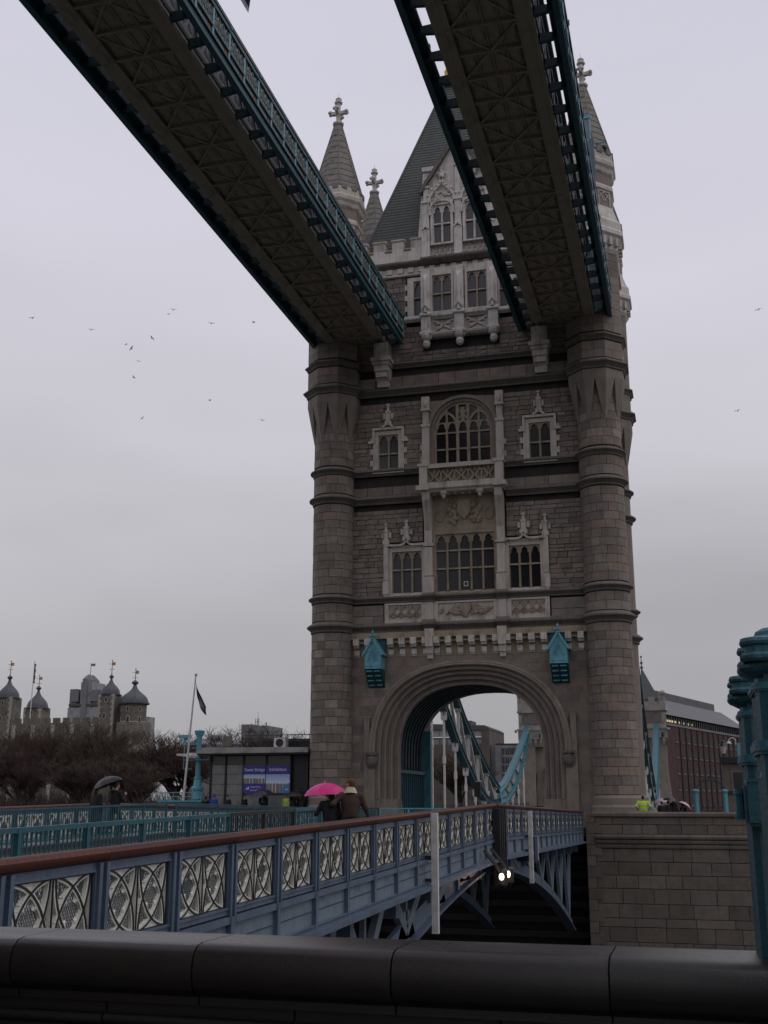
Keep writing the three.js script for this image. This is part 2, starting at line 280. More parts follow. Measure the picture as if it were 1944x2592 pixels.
// a mullioned window: one part, each pane a sub-part
function gothicWindow(parent, o) {
  const { x0, x1, y0, y1, n, trans, head = 0.85, frame = M.ochre, surround = M.cream, gl = M.glass, sw = 0.42, mw = 0.14, zg = -0.2, z = 0 } = o;
  const b = new MB(), w = (x1 - x0) / n, yh = y1 - head;
  const win = new MB();
  for (const x of [x0, x1]) win.b2(x - sgn(x - (x0 + x1) / 2) * 0.02, x + sgn(x - (x0 + x1) / 2) * sw, y0 - 0.25, y1 + 0.3, z - 0.26, z + 0.07);
  win.b2(x0 - 0.02, x1 + 0.02, y1, y1 + 0.3, z - 0.26, z + 0.065);
  win.mould([[0, y0 - 0.3], [0.16, y0 - 0.28], [0.16, y0 - 0.16], [-0.22, y0 + 0.03]], x0 - sw, x1 + sw, z);
  // chamfered inner reveal
  for (const [x, s] of [[x0, 1], [x1, -1]]) b.hexa([[x, y0, z - 0.25], [x + s * 0.09, y0, z - 0.25], [x + s * 0.09, y1, z - 0.25], [x, y1, z - 0.25], [x, y0, z - 0.02], [x + s * 0.015, y0, z - 0.02], [x + s * 0.015, y1, z - 0.02], [x, y1, z - 0.02]].map((q, i, a) => (s > 0 ? q : a[[1, 0, 3, 2, 5, 4, 7, 6][i]])));
  for (let i = 1; i < n; i++) { const x = x0 + w * i; b.box(x, (y0 + y1) / 2, z - 0.15, mw, y1 - y0, 0.2); b.box(x, (y0 + y1) / 2, z - 0.04, mw * 0.45, y1 - y0, 0.05); }
  for (const t of trans) { b.box((x0 + x1) / 2, t, z - 0.15, x1 - x0, 0.12, 0.17); b.mould([[0, t - 0.07], [0.05, t - 0.04], [0, t + 0.07]], x0, x1, z - 0.07); }
  for (let i = 0; i < n; i++) lightHead(b, x0 + w * i + mw * 0.3, x0 + w * (i + 1) - mw * 0.3, yh, y1, z - 0.2, z - 0.06);
  if (o.quoins) for (let k = 0, y = y0 - 0.1; y < y1 - 0.1; k++, y += 0.42) for (const [x, s] of [[x0, -1], [x1, 1]]) if (k % 2) win.b2(x + s * sw, x + s * (sw + 0.2), y, y + 0.4, z - 0.25, z + 0.055);
  const m = win.build('window', surround, parent); b.build('tracery', frame, m);
  const rows = [y0, ...trans, y1].sort((p, q) => p - q);
  for (let i = 0; i < n; i++) for (let r = 0; r < rows.length - 1; r++) new MB().box(x0 + w * (i + 0.5), (rows[r] + rows[r + 1]) / 2, z + zg - 0.015 + rr(-0.004, 0.004), w - 0.05, rows[r + 1] - rows[r] - 0.04, 0.02).build('pane', gl, m).rotation.set(0, 0, 0);
  return m;
}
const RING = [[0, -0.42], [0.09, -0.42], [0.13, -0.34], [0.08, -0.26], [0.16, -0.18], [0.32, -0.02], [0.42, 0.02], [0.42, 0.13], [0.3, 0.22], [0, 0.42]];
const ringAt = (y, k = 1, r = 0) => RING.map(([o, h]) => [r + o * k, y + h * k]);
// pinnacled niche or finial standing on a wall face
function finial(b, x, y, z, h, w) {
  b.box(x, y + h * 0.10, z, w * 1.5, h * 0.2, w * 0.9); b.box(x, y + h * 0.38, z, w, h * 0.36, w * 0.8); b.box(x - w * 0.9, y + h * 0.42, z - 0.03, w * 0.55, h * 0.26, w * 0.5); b.box(x + w * 0.9, y + h * 0.42, z - 0.03, w * 0.55, h * 0.26, w * 0.5);
  b.box(x, y + h * 0.6, z, w * 1.25, h * 0.08, w); b.box(x, y + h * 0.75, z, w * 0.62, h * 0.26, w * 0.55, 0.75); b.box(x, y + h * 0.9, z, w * 0.85, h * 0.06, w * 0.7); b.lathe(x, z, [[w * 0.3, y + h * 0.93], [w * 0.36, y + h * 0.96], [0, y + h]], 6);
}
function crossFinial(b, x, y, z, h) { // stone cross: collar, shaft, three-lobed arms, capped top
  const s = h / 3.0;
  b.lathe(x, z, [[0.36, 0], [0.3, 0.12], [0.46, 0.22], [0.5, 0.36], [0.4, 0.46], [0.2, 0.55], [0.2, 2.25], [0.34, 2.32], [0.36, 2.42], [0.24, 2.5], [0.24, 2.68], [0.28, 2.72], [0.1, 2.9], [0.015, 2.96], [0.012, 3.3], [0, 3.32]].map(([r, t]) => [r * s, y + t * s]), 8);
  for (const [dx, dz] of [[1, 0], [-1, 0], [0, 1], [0, -1]]) {
    b.bar([x, y + 1.32 * s, z], [x + dx * 0.62 * s, y + 1.42 * s, z + dz * 0.62 * s], 0.26 * s, 0.3 * s);
    for (const t of [-0.13, 0.13]) b.geo(new THREE.IcosahedronGeometry(0.16 * s, 1), M4(x + dx * 0.72 * s + dz * t * s, y + 1.42 * s + 0.03, z + dz * 0.72 * s + dx * t * s));
    b.geo(new THREE.IcosahedronGeometry(0.16 * s, 1), M4(x + dx * 0.7 * s, y + 1.55 * s, z + dz * 0.7 * s)); b.geo(new THREE.IcosahedronGeometry(0.14 * s, 1), M4(x + dx * 0.7 * s, y + 1.29 * s, z + dz * 0.7 * s));
  }
}
const tower = thing('bridge_tower', 'tall granite Gothic bridge tower with a road archway and four spired corner turrets', 'tower');
{
  const A = { a: 6.3, ys: 4.6, rise: 5.65 };
  const TW = 7.95, TX = 9.35, TR = 1.43, TZ = -10.5;
  const stones = new Masonry();
  // walls: front, back, sides, with the archway running through
  const wf = archPts(A.a, A.ys, A.rise, -0.3);
  new MB().plate([[TW + 0.6, -0.3], [TW + 0.6, 40], [-TW - 0.6, 40], [-TW - 0.6, -0.3], ...[...wf].reverse()], -1.3, -0.25).build('wall', M.mortar, tower);
  const wb = archPts(5.5, 4.8, 4.6, -0.3);
  new MB().plate([[TW + 0.6, -0.3], [TW + 0.6, 40], [-TW - 0.6, 40], [-TW - 0.6, -0.3], ...[...wb].reverse()], TZ - 0.3, TZ + 0.9).build('wall', M.granite, tower);
  for (const s of [-1, 1]) { const b = new MB().b2(s * 8.2, s * 9.75, -0.3, 40, TZ + 0.8, -1.2); b.build('wall', M.granite, tower); }
  // oriels on the side faces
  for (const s of [-1, 1]) {
    const b = new MB(); b.b2(s * 9.7, s * 10.75, 33.8, 39.6, -7.4, -3.1); b.b2(s * 9.7, s * 10.95, 33.6, 33.95, -7.6, -2.9); b.b2(s * 9.7, s * 10.95, 35.1, 35.4, -7.6, -2.9); b.b2(s * 9.7, s * 11.1, 39.5, 40, -7.7, -2.8);
    for (const z of [-7.3, -5.25, -3.2]) b.hexa([[s * 9.7, 31.8, z - 0.2], [s * 9.8, 31.8, z - 0.2], [s * 10.8, 33.6, z - 0.3], [s * 9.7, 33.6, z - 0.3], [s * 9.7, 31.8, z + 0.2], [s * 9.8, 31.8, z + 0.2], [s * 10.8, 33.6, z + 0.3], [s * 9.7, 33.6, z + 0.3]].map((q, i, a) => (s > 0 ? q : a[[1, 0, 3, 2, 5, 4, 7, 6][i]])));
    const o = b.build('oriel', M.pale, tower); for (const z of [-6.3, -4.2]) new MB().b2(s * 10.74, s * 10.77, 35.6, 38.4, z - 0.75, z + 0.75).build('pane', M.glassgrey, o);
  }
  // arch mouldings, stepping back order by order
  const orders = [[6.68, 6.3, 0, 0.26], [6.3, 5.96, -1.3, 0.06], [5.96, 5.62, -1.3, -0.16], [5.62, 5.24, -1.3, -0.42], [5.24, 4.84, -1.3, -0.7]];
  const riseOf = (a) => 4.5 + (a - 4.84) / (6.65 - 4.84) * 1.5;
  orders.forEach(([ao, ai, z0, z1], i) => {
    const b = new MB(), y0 = i ? -0.2 : 4.2; b.plate([...archPts(ao, 4.6, riseOf(ao), y0), ...archPts(ai, 4.6, riseOf(ai), y0).reverse()], z0 - 0.02, z1);
    const pts = archPts(ai + 0.05, 4.6, riseOf(ai + 0.05), i ? 1.7 : 4.2, 2.35, 40);
    for (let k = 0; k < pts.length - 1; k++) b.rod([...pts[k], z1 - 0.02], [...pts[k + 1], z1 - 0.02], 0.085, 0.085, 6);
    const p2 = archPts((ao + ai) / 2, 4.6, riseOf((ao + ai) / 2), i ? 1.7 : 4.2, 2.35, 40);
    for (let k = 0; k < p2.length - 1; k++) b.rod([...p2[k], z1 - 0.01], [...p2[k + 1], z1 - 0.01], 0.06, 0.06, 5);
    b.build('arch_moulding', i ? M.granite : stoneMats[3], tower);
  });
  for (const s of [-1, 1]) {
    const b = new MB(); for (const [w, y0, y1, z] of [[2.1, -0.2, 0.45, 0.22], [1.95, 0.45, 0.95, 0.12], [1.8, 0.95, 1.35, 0.04], [1.72, 1.35, 1.7, -0.03]]) b.b2(s * (5.65 - w / 2), s * (5.65 + w / 2), y0, y1, -1.3, z); b.build('plinth', M.granite, tower);
    const c = new MB(); c.geo(new THREE.SphereGeometry(0.42, 12, 9), M4(s * 6.5, 4.15, 0.12, 0, 0, 0, [1, 1.15, 0.8])); c.box(s * 6.5, 4.6, 0.15, 0.75, 0.16, 0.55); c.box(s * 6.5, 3.72, 0.05, 0.4, 0.25, 0.3, 1.6); c.build('carved_corbel', M.dark_mould, tower, 0.9);
  }
  for (const s of [-1, 1]) new MB().b2(s * 6.26, s * 7.02, -0.2, 4.0, -0.2, 0.2).b2(s * 6.64, s * 7.02, 4.0, 7.0, -0.2, 0.2).build('side_pier', M.granite, tower);
  // iron-ribbed vault inside
  {
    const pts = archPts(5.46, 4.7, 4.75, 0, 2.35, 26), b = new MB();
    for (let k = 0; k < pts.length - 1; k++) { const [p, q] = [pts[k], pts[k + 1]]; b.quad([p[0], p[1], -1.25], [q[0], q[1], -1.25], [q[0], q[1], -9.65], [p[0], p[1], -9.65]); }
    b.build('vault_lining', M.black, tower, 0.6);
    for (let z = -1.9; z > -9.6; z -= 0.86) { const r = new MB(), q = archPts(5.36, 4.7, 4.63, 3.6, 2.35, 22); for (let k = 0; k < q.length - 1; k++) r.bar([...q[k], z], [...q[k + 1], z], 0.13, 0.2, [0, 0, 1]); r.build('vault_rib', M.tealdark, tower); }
    for (const s of [-1, 1]) {
      const p = new MB(); p.b2(s * 5.2, s * 5.4, 0, 3.5, -9.6, -1.35); p.b2(s * 5.0, s * 5.4, 3.4, 3.62, -9.62, -1.33); for (let z = -1.6; z > -9.5; z -= 0.62) p.b2(s * 5.1, s * 5.22, 0.1, 3.45, z - 0.05, z + 0.05); p.build('panelling', M.teal, tower);
      new MB().b2(s * 4.7, s * 5.4, 0, 6.6, -10.2, -9.66).build('pilaster', M.turq, tower);
    }
  }
  // ---- string courses and cornices on the front wall
  const CORN = [[13.0, 0.86], [14.95, 0.68], [22.0, 0.8], [24.02, 0.68], [30.0, 0.86], [31.95, 0.62]];
  for (const [y, k] of CORN) {
    const gap = (y === 24.02 || y === 22.0) ? 2.9 : 0;
    for (const [p, q] of gap ? [[-TW - 0.3, -gap], [gap, TW + 0.3]] : [[-TW - 0.3, TW + 0.3]]) new MB().mould(ringAt(y, k), p, q, -0.03).build('cornice', M.dark_mould, tower);
    for (const s of [-1, 1]) new MB().b2(s * 9.7, s * (9.75 + 0.36 * k), y - 0.35 * k, y + 0.12, TZ + 0.8, -1.2).build('cornice', M.dark_mould, tower);
  }
  // ---- blocked rectangles where the front wall carries something else than plain stone
  const rects = [[-7.95, 7.95, 10.95, 13.3], [-5.7, 5.7, 13.1, 14.8], [-7.95, 7.95, 12.6, 13.2], [-7.95, 7.95, 14.55, 15.2], [-7.95, 7.95, 21.55, 22.3], [-7.95, 7.95, 23.65, 24.2], [-7.95, 7.95, 29.5, 30.3], [-7.95, 7.95, 31.6, 32.2],
    [-5.7, 5.7, 15, 18.7], [-2.9, 2.9, 15, 24.2], [-6.55, -4.15, 23.9, 27.2], [4.15, 6.55, 23.9, 27.2], [-2.9, 2.9, 24, 29.0], [-2.75, 2.75, 32.9, 39.7], [-4.0, 4.0, 35.1, 39.7]];
  const blocked = (y0, y1) => {
    const out = rects.filter((r) => r[2] < y1 - 0.03 && r[3] > y0 + 0.03).map((r) => [r[0], r[1]]); if (y0 < 10.5) { const x = y1 < 4.4 ? 6.28 : archX(y0, 6.66, 4.6, 6.0); out.push([-x, x]); }
    if (y0 < 28.7 && y1 > 27) { /* arched window head */ } return out;
  };
  new MB().plate([[-TW, -0.2], [-6.45, -0.2], ...archPts(6.45, 4.6, 5.8, -0.2).reverse(), [6.45, -0.2], [TW, -0.2], [TW, 10.98], [-TW, 10.98]], -0.26, -0.012).build('spandrel', M.granite, tower);
  stones.wall(-TW, TW, -0.2, 10.95, -0.25, 0, 0.56, 0.95, 0.012, blocked);
  stones.wall(-TW, TW, 13.3, 14.55, -0.25, 0.02, 0.62, 1.5, 0.006, blocked);
  stones.wall(-TW, TW, 15.2, 21.6, -0.25, 0, 0.34, 0.72, 0.09, blocked);
  stones.wall(-TW, TW, 22.3, 23.7, -0.25, 0.02, 0.68, 1.5, 0.006, blocked);
  stones.wall(-TW, TW, 24.2, 29.55, -0.25, 0, 0.36, 0.8, 0.08, blocked);
  stones.wall(-TW, TW, 30.3, 31.65, -0.25, 0.02, 0.66, 1.5, 0.006, blocked);
  stones.wall(-TW, TW, 32.2, 38.8, -0.25, 0, 0.36, 0.7, 0.1, blocked);
  // ---- turrets
  for (const [tx, tz] of [[-TX, 0], [TX, 0], [-TX, TZ], [TX, TZ]]) {
    const front = tz === 0, core = new MB();
    core.lathe(tx, tz, [[TR + 0.28, -0.3], [TR + 0.28, 0.55], [TR + 0.2, 0.75], [TR + 0.2, 1.2], [TR + 0.1, 1.35], [TR + 0.1, 1.75], [TR - 0.05, 1.95], ...(front ? [] : [[TR - 0.05, 29.3]])], front ? 28 : 20);
    core.lathe(tx, tz, [[1.96, front ? 38.2 : 29.1], [1.96, 38.4], [1.86, 40.4], [1.86, 46]], 8, PI / 8);
    const t = core.build('turret', front ? M.mortar : M.granite, tower, 0.5);
    t.material = M.granite; if (front) new MB().lathe(tx, tz, [[TR - 0.045, 1.9], [TR - 0.045, 29.3]], 28).lathe(tx, tz, [[1.93, 29.1], [1.93, 38.4]], 8, PI / 8).build('joint_core', M.mortar, t, 0.5);
    for (const [y, k] of CORN.slice(0, 4)) new MB().lathe(tx, tz, ringAt(y, k, TR - 0.02), 28).build('ring_moulding', M.dark_mould, t, 0.5);
    for (const [y, k] of CORN.slice(4)) new MB().lathe(tx, tz, ringAt(y, k, 1.97), 8, PI / 8).build('ring_moulding', M.dark_mould, t);
    // broaches: eight spurs carrying the octagon down to the shaft
    const br = new MB(), Ro = 1.98, ap = Ro * Math.cos(PI / 8), P = (r, a, y) => [tx + r * Math.sin(a), y, tz + r * Math.cos(a)];
    for (let k = 0; k < 8; k++) {
      const a = PI / 8 + k * PI / 4, C = P(Ro, a, 29.0), L = P(ap, a - PI / 8, 29.0), R = P(ap, a + PI / 8, 29.0), tip = P(TR - 0.01, a, 26.1), tl = P(TR - 0.01, a - 0.09, 26.35), tr = P(TR - 0.01, a + 0.09, 26.35);
      br.tri(L, tl, C).tri(tl, tip, C).tri(C, tip, tr).tri(C, tr, R); br.tri(L, P(TR - 0.06, a - PI / 8, 28.8), tl); br.tri(R, tr, P(TR - 0.06, a + PI / 8, 28.8));
      br.quad(L, C, P(Ro, a, 29.6), P(ap, a - PI / 8, 29.6)).quad(C, R, P(ap, a + PI / 8, 29.6), P(Ro, a, 29.6));
    }
    br.build('broach', M.granite, t);
    // machicolated ledge, upper stage, spire, cross
    new MB().lathe(tx, tz, [[1.97, 38.2], [2.12, 38.45], [2.12, 38.7], [2.36, 39.3], [2.52, 39.45], [2.52, 39.75], [2.4, 39.9], [2.4, 40.45], [2.2, 40.75], [1.86, 41.8]], 8, PI / 8).build('ledge', M.pale, t);
    const le = new MB(); for (let k = 0; k < 8; k++) for (const o of [-0.55, 0, 0.55]) le.at(M4(tx, 0, tz, 0, k * PI / 4)).box(o, 38.95, 2.06, 0.24, 0.6, 0.3); le.build('corbel_table', M.cream, t);
    new MB().lathe(tx, tz, [[1.87, 43.0], [1.97, 43.1], [1.97, 43.3], [1.87, 43.5]], 8, PI / 8).build('string_course', M.cream, t);
    new MB().lathe(tx, tz, [[1.87, 44.3], [1.98, 44.45], [2.05, 44.75], [2.18, 44.95], [2.18, 45.25], [2.08, 45.4], [2.05, 45.9], [1.95, 46.05]], 8, PI / 8).build('crown_cornice', M.cream, t);
    const cr = new MB(); for (let k = 0; k < 8; k++) for (const o of [-0.42, 0.42]) cr.at(M4(tx, 0, tz, 0, k * PI / 4)).box(o, 46.0, 1.86, 0.42, 0.36, 0.2); cr.build('merlon', M.spire, t);
    const pn = new MB(); for (let k = 0; k < 8; k++) { pn.at(M4(tx, 0, tz, 0, k * PI / 4)); const z = 1.735; for (const x of [-0.5, 0.5]) pn.box(x, 42.3, z, 0.07, 1.3, 0.05); pn.box(0, 42.93, z, 1.0, 0.07, 0.05); for (const s of [-1, 1]) { pn.bar([s * 0.47, 42.4, z], [0, 42.88, z], 0.06, 0.05); pn.bar([s * 0.05, 42.2, z], [s * 0.42, 42.8, z], 0.05, 0.05); } pn.box(0, 41.75, z, 0.07, 0.2, 0.05); } pn.build('panel_tracery', M.pale, t);
    const sp = new MB(), N = 11; for (let i = 0; i < N; i++) { const r = (q) => 1.92 * (1 - q) + 0.3 * q, ya = 46.05 + 6.2 * i / N, yb = 46.05 + 6.2 * (i + 1) / N; sp.lathe(tx, tz, [[r(i / N) + 0.045, ya], [r((i + 1) / N) + 0.012, yb], [r((i + 1) / N) - 0.03, yb]], 8, PI / 8); }
    const spire = sp.build('spire', M.spire, t); const rb = new MB(); for (let k = 0; k < 8; k++) { const a = PI / 8 + k * PI / 4; rb.rod([tx + 1.96 * Math.sin(a), 46.1, tz + 1.96 * Math.cos(a)], [tx + 0.32 * Math.sin(a), 52.2, tz + 0.32 * Math.cos(a)], 0.06, 0.04, 5); } rb.build('spire_rib', M.spire, t);
    const cf = new MB(); crossFinial(cf, tx, 52.1, tz, 2.75); cf.build('cross_finial', M.pale, tower, 0.7);
    // facing stones, a band on each darkened for wet stains and painted-in occlusion shade
    const stainShaded = (a) => rnd() < (tx < 0 ? (a > -0.7 && a < 0.1 ? 0.75 : 0.05) : (a > -1.3 && a < -0.6 ? 0.8 : 0.04));
    if (front) {
      for (const [ya, yb, h, len] of [[1.95, 12.6, 0.56, 0.66], [13.4, 14.6, 0.6, 0.66], [15.3, 21.6, 0.55, 0.68], [22.4, 23.7, 0.64, 0.7], [24.4, 29.15, 0.58, 0.72]]) {
        const n = Math.round((yb - ya) / h); for (let j = 0; j < n; j++) { let a = -1.75 - rr(0, 0.4); while (a < 2.0) { const w = len * rr(0.65, 1.3); stones.arc(tx, tz, TR - 0.06, TR + rr(0, 0.012), a + 0.008, a + w - 0.009, ya + (yb - ya) * j / n + 0.014, ya + (yb - ya) * (j + 1) / n - 0.014, 3, stainShaded(a + w / 2) ? (rnd() < 0.6 ? 0 : 1) : undefined); a += w; } }
      }
      for (const [ya, yb, h] of [[30.4, 31.6, 0.6], [32.3, 38.2, 0.6]]) { const n = Math.round((yb - ya) / h); for (let j = 0; j < n; j++) for (let k = -2; k <= 2; k++) { const m = M4(tx, 0, tz, 0, k * PI / 4), c = rr(-0.3, 0.3) * (j % 2 ? 1 : 0.4), y0 = ya + (yb - ya) * j / n + 0.011, y1 = ya + (yb - ya) * (j + 1) / n - 0.011; for (const [p, q] of [[-0.755, c - 0.01], [c + 0.01, 0.755]]) stones.add([[p, y0, 1.75], [q, y0, 1.75], [q, y1, 1.75], [p, y1, 1.75], [p, y0, 1.84], [q, y0, 1.84], [q, y1, 1.84], [p, y1, 1.84]].map((v) => V3(...v).applyMatrix4(m).toArray())); } }
    }
  }
  stones.build(tower, 300, 'stonework');
  // ---- corbel table over the arch
  {
    const band = new MB().b2(-7.95, 7.95, 12.2, 12.62, -0.25, 0.3).b2(-7.95, 7.95, 11.0, 12.2, -0.25, -0.06); band.build('corbel_band', M.corbelstone, tower);
    for (let i = 0; i < 20; i++) { const x = -7.55 + i * 0.795; if (Math.abs(Math.abs(x) - 6.17) < 0.55) continue; const b = new MB(); b.box(x, 12.0, 0.1, 0.4, 0.45, 0.72); b.box(x, 11.72, 0.02, 0.36, 0.2, 0.52, 1.08); b.box(x, 11.3, -0.06, 0.36, 0.34, 0.36, 1, 1.0); b.box(x, 11.08, -0.1, 0.3, 0.14, 0.24, 1.2); b.build('corbel', i % 3 ? M.pale : M.cream, tower); }
    for (let i = 0; i < 19; i++) { const x = -7.55 + (i + 0.5) * 0.795; if (Math.abs(Math.abs(x) - 6.17) < 0.75) continue; const b = new MB(); b.plate([[x - 0.2, 11.75], [x - 0.2, 12.2], [x + 0.2, 12.2], [x + 0.2, 11.75], [x, 12.05]], -0.06, 0.06); b.box(x, 11.95, 0.02, 0.36, 0.1, 0.5); b.build('corbel_arch', M.corbelstone, tower); }
    for (const x of [-2.45, 2.45]) { const b = new MB(); b.box(x, 12.5, 0.34, 0.62, 0.5, 0.3); b.box(x, 11.9, 0.3, 0.5, 0.7, 0.5); b.box(x, 11.35, 0.16, 0.44, 0.5, 0.4, 1.15); b.box(x, 10.95, 0.08, 0.36, 0.35, 0.25, 1.2); b.build('buttress_base', M.cream, tower); }
  }
  // ---- carved panels under the lower windows
  for (const [x0, x1, kind] of [[-5.62, -2.78, 0], [-2.2, 2.2, 1], [2.78, 5.62, 0]]) {
    const b = new MB(); b.b2(x0, x1, 13.28, 14.62, -0.25, 0.0); b.b2(x0, x1, 13.2, 13.42, -0.05, 0.12); b.b2(x0, x1, 14.5, 14.62, -0.05, 0.12); b.b2(x0, x0 + 0.3, 13.42, 14.5, -0.05, 0.1); b.b2(x1 - 0.3, x1, 13.42, 14.5, -0.05, 0.1);
    const p = b.build('carved_panel', M.cream, tower), t = new MB();
    if (!kind) { const n = 4, w = (x1 - x0 - 0.7) / n; for (let i = 0; i < n; i++) { const x = x0 + 0.35 + w * (i + 0.5); for (const s of [-1, 1]) { t.bar([x, 14.05, 0.06], [x + s * w / 2, 13.75, 0.06], 0.07, 0.08); t.bar([x, 14.05, 0.06], [x + s * w / 2, 14.45, 0.06], 0.06, 0.08); t.geo(new THREE.IcosahedronGeometry(0.07, 0), M4(x + s * w * 0.25, 13.72, 0.07)); } t.bar([x, 13.66, 0.05], [x, 14.46, 0.05], 0.05, 0.07); t.geo(new THREE.IcosahedronGeometry(0.075, 0), M4(x, 13.64, 0.06)); } }
    else { for (let i = 0; i < 46; i++) { const u = rr(-1, 1), s = 0.1 + rr(0, 0.13) * (1 - Math.abs(u)); t.geo(new THREE.IcosahedronGeometry(s, 1), M4(u * 1.75, 13.96 + rr(-0.36, 0.36) * (1 - 0.5 * Math.abs(u)), 0.03, 0, 0, rr(0, 3), [1.4, 0.8, 0.8])); } t.plate([[-0.34, 14.42], [-0.34, 13.95], [0, 13.6], [0.34, 13.95], [0.34, 14.42]], 0.03, 0.2); for (const s of [-1, 1]) for (let k = 0; k < 4; k++) t.bar([s * 0.4, 13.7, 0.12], [s * (0.7 + k * 0.16), 14.35 - k * 0.14, 0.08], 0.1, 0.1); }
    t.build('carving', M.ochre, p);
  }
  for (const x of [-2.49, 2.49]) { const b = new MB(); b.b2(x - 0.28, x + 0.28, 13.2, 14.62, -0.25, 0.2); b.b2(x - 0.14, x + 0.14, 13.4, 14.45, 0.16, 0.24); b.build('pilaster', M.cream, tower); new MB().mould(ringAt(14.95, 0.85), x - 0.4, x + 0.4, 0.16).mould(ringAt(13.0, 1.05), x - 0.45, x + 0.45, 0.16).build('pilaster_cornice', M.dark_mould, tower); }
  // ---- lower windows
  gothicWindow(tower, { x0: -2.03, x1: 2.03, y0: 15.35, y1: 19.25, n: 5, trans: [16.85, 18.1], head: 0.95, surround: M.ochre, sw: 0.3 });
  for (const s of [-1, 1]) {
    gothicWindow(tower, { x0: s > 0 ? 2.98 : -5.12, x1: s > 0 ? 5.12 : -2.98, y0: 15.35, y1: 18.2, n: 3, trans: [16.92], head: 0.8, sw: 0.2, quoins: true });
    const b = new MB(), xo = s * 5.5, xc = s * 4.05;
    b.b2(xo - 0.17, xo + 0.17, 15.1, 18.75, -0.2, 0.2); b.box(xo, 15.7, 0.1, 0.44, 0.9, 0.3); b.box(xo, 16.3, 0.1, 0.4, 0.1, 0.3); finial(b, xo, 18.75, 0.1, 1.55, 0.3);
    // hood with an ogee rise and a niche finial
    const hp = [[-1.45, 18.66], [-0.55, 18.62], [-0.28, 18.66], [-0.1, 18.8], [0, 19.05], [0.1, 18.8], [0.28, 18.66], [0.55, 18.62], [1.45, 18.66]]; for (let k = 0; k < hp.length - 1; k++) b.bar([xc + hp[k][0], hp[k][1], 0.14], [xc + hp[k + 1][0], hp[k + 1][1], 0.14], 0.28, 0.15); finial(b, xc, 18.95, 0.1, 1.5, 0.34);
    b.b2(xc - 1.1, xc + 1.1, 18.48, 18.62, -0.2, 0.12); b.build('window_hood', M.cream, tower);
    // buttress up to the balcony, leaning out at the top
    const q = new MB(), x = s * 2.5; q.b2(x - 0.28, x + 0.28, 15.1, 18.4, -0.2, 0.22); q.box(x, 15.75, 0.1, 0.72, 1.1, 0.34); q.box(x, 16.45, 0.1, 0.66, 0.12, 0.36); q.box(x, 18.55, 0.06, 0.74, 0.18, 0.46);
    const zs = [[18.6, 0.18], [19.6, 0.2], [20.4, 0.34], [21.0, 0.55], [21.6, 0.85], [22.1, 0.92]]; for (let k = 0; k < zs.length - 1; k++) q.hexa([[x - 0.27, zs[k][0], -0.2], [x + 0.27, zs[k][0], -0.2], [x + 0.27, zs[k + 1][0], -0.2], [x - 0.27, zs[k + 1][0], -0.2], [x - 0.27, zs[k][0], zs[k][1]], [x + 0.27, zs[k][0], zs[k][1]], [x + 0.27, zs[k + 1][0], zs[k + 1][1]], [x - 0.27, zs[k + 1][0], zs[k + 1][1]]]);
    for (const o of [-0.14, 0, 0.14]) q.bar([x + o, 19.6, 0.24], [x + o, 21.6, 0.88], 0.05, 0.05, [1, 0, 0]); q.build('buttress', M.cream, tower);
  }
  { // small sign in the middle window
    const t = new MB().b2(-0.14, 0.16, 15.62, 15.95, -0.165, -0.15).build('window_notice', M.white, tower); new MB().b2(-0.09, 0.11, 15.68, 15.9, -0.15, -0.145).build('notice_print', M.black, t);
  }
  { // heraldic panel above the middle window
    const p = new MB().b2(-2.25, 2.25, 19.55, 22.1, -0.25, -0.12).b2(-2.25, 2.25, 19.5, 19.72, -0.2, 0.08).build('heraldic_panel', M.ochre, tower), c = new MB();
    c.plate([[-0.45, 21.6], [-0.45, 20.8], [0, 20.25], [0.45, 20.8], [0.45, 21.6]], -0.12, 0.06); for (const s of [-1, 1]) { for (let k = 0; k < 22; k++) c.geo(new THREE.IcosahedronGeometry(rr(0.09, 0.2), 1), M4(s * rr(0.45, 1.15), rr(20.05, 21.6), -0.08, 0, 0, rr(0, 3), [1.3, 0.8, 0.7])); c.geo(new THREE.TorusGeometry(0.36, 0.06, 5, 14), M4(s * 1.7, 20.6, -0.1, 0, 0, 0, [0.8, 1.1, 1])); c.geo(new THREE.IcosahedronGeometry(0.16, 1), M4(s * 0.55, 20.3, -0.02)); }
    c.build('carving', M.ochre, p, 0.8);
  }
  { // balcony
    const b = new MB(); b.b2(-2.95, 2.95, 22.3, 22.55, -0.2, 0.98); b.mould([[0, 22.05], [0.14, 22.1], [0.2, 22.2], [0.34, 22.3], [0.34, 22.42], [0.1, 22.55]], -3.05, 3.05, 0.72); b.b2(-2.9, 2.9, 22.05, 22.3, -0.2, 0.75);
    b.b2(-2.8, 2.8, 23.75, 24.05, 0.62, 1.02); b.b2(-2.6, 2.6, 22.55, 22.75, 0.68, 0.95);
    for (const s of [-1, 1]) { b.b2(s * 2.35, s * 2.9, 22.5, 23.95, 0.5, 1.08); b.b2(s * 2.25, s * 3.0, 23.9, 24.1, 0.45, 1.14); b.b2(s * 2.2, s * 3.12, 22.2, 22.52, 0.5, 1.2); b.b2(s * 2.3, s * 2.8, 22.55, 24, -0.2, 0.5); b.lathe(s * 1.25, 0.75, [[0, 21.55], [0.1, 21.65], [0.16, 21.85], [0.24, 21.95], [0.26, 22.1]], 8); }
    for (let i = 0; i < 9; i++) b.geo(new THREE.IcosahedronGeometry(0.1, 1), M4(-2 + i * 0.5, 22.0, 0.5));
    const m = b.build('balcony', M.cream, tower), t = new MB(); t.b2(-2.35, 2.35, 22.7, 23.8, 0.66, 0.7);
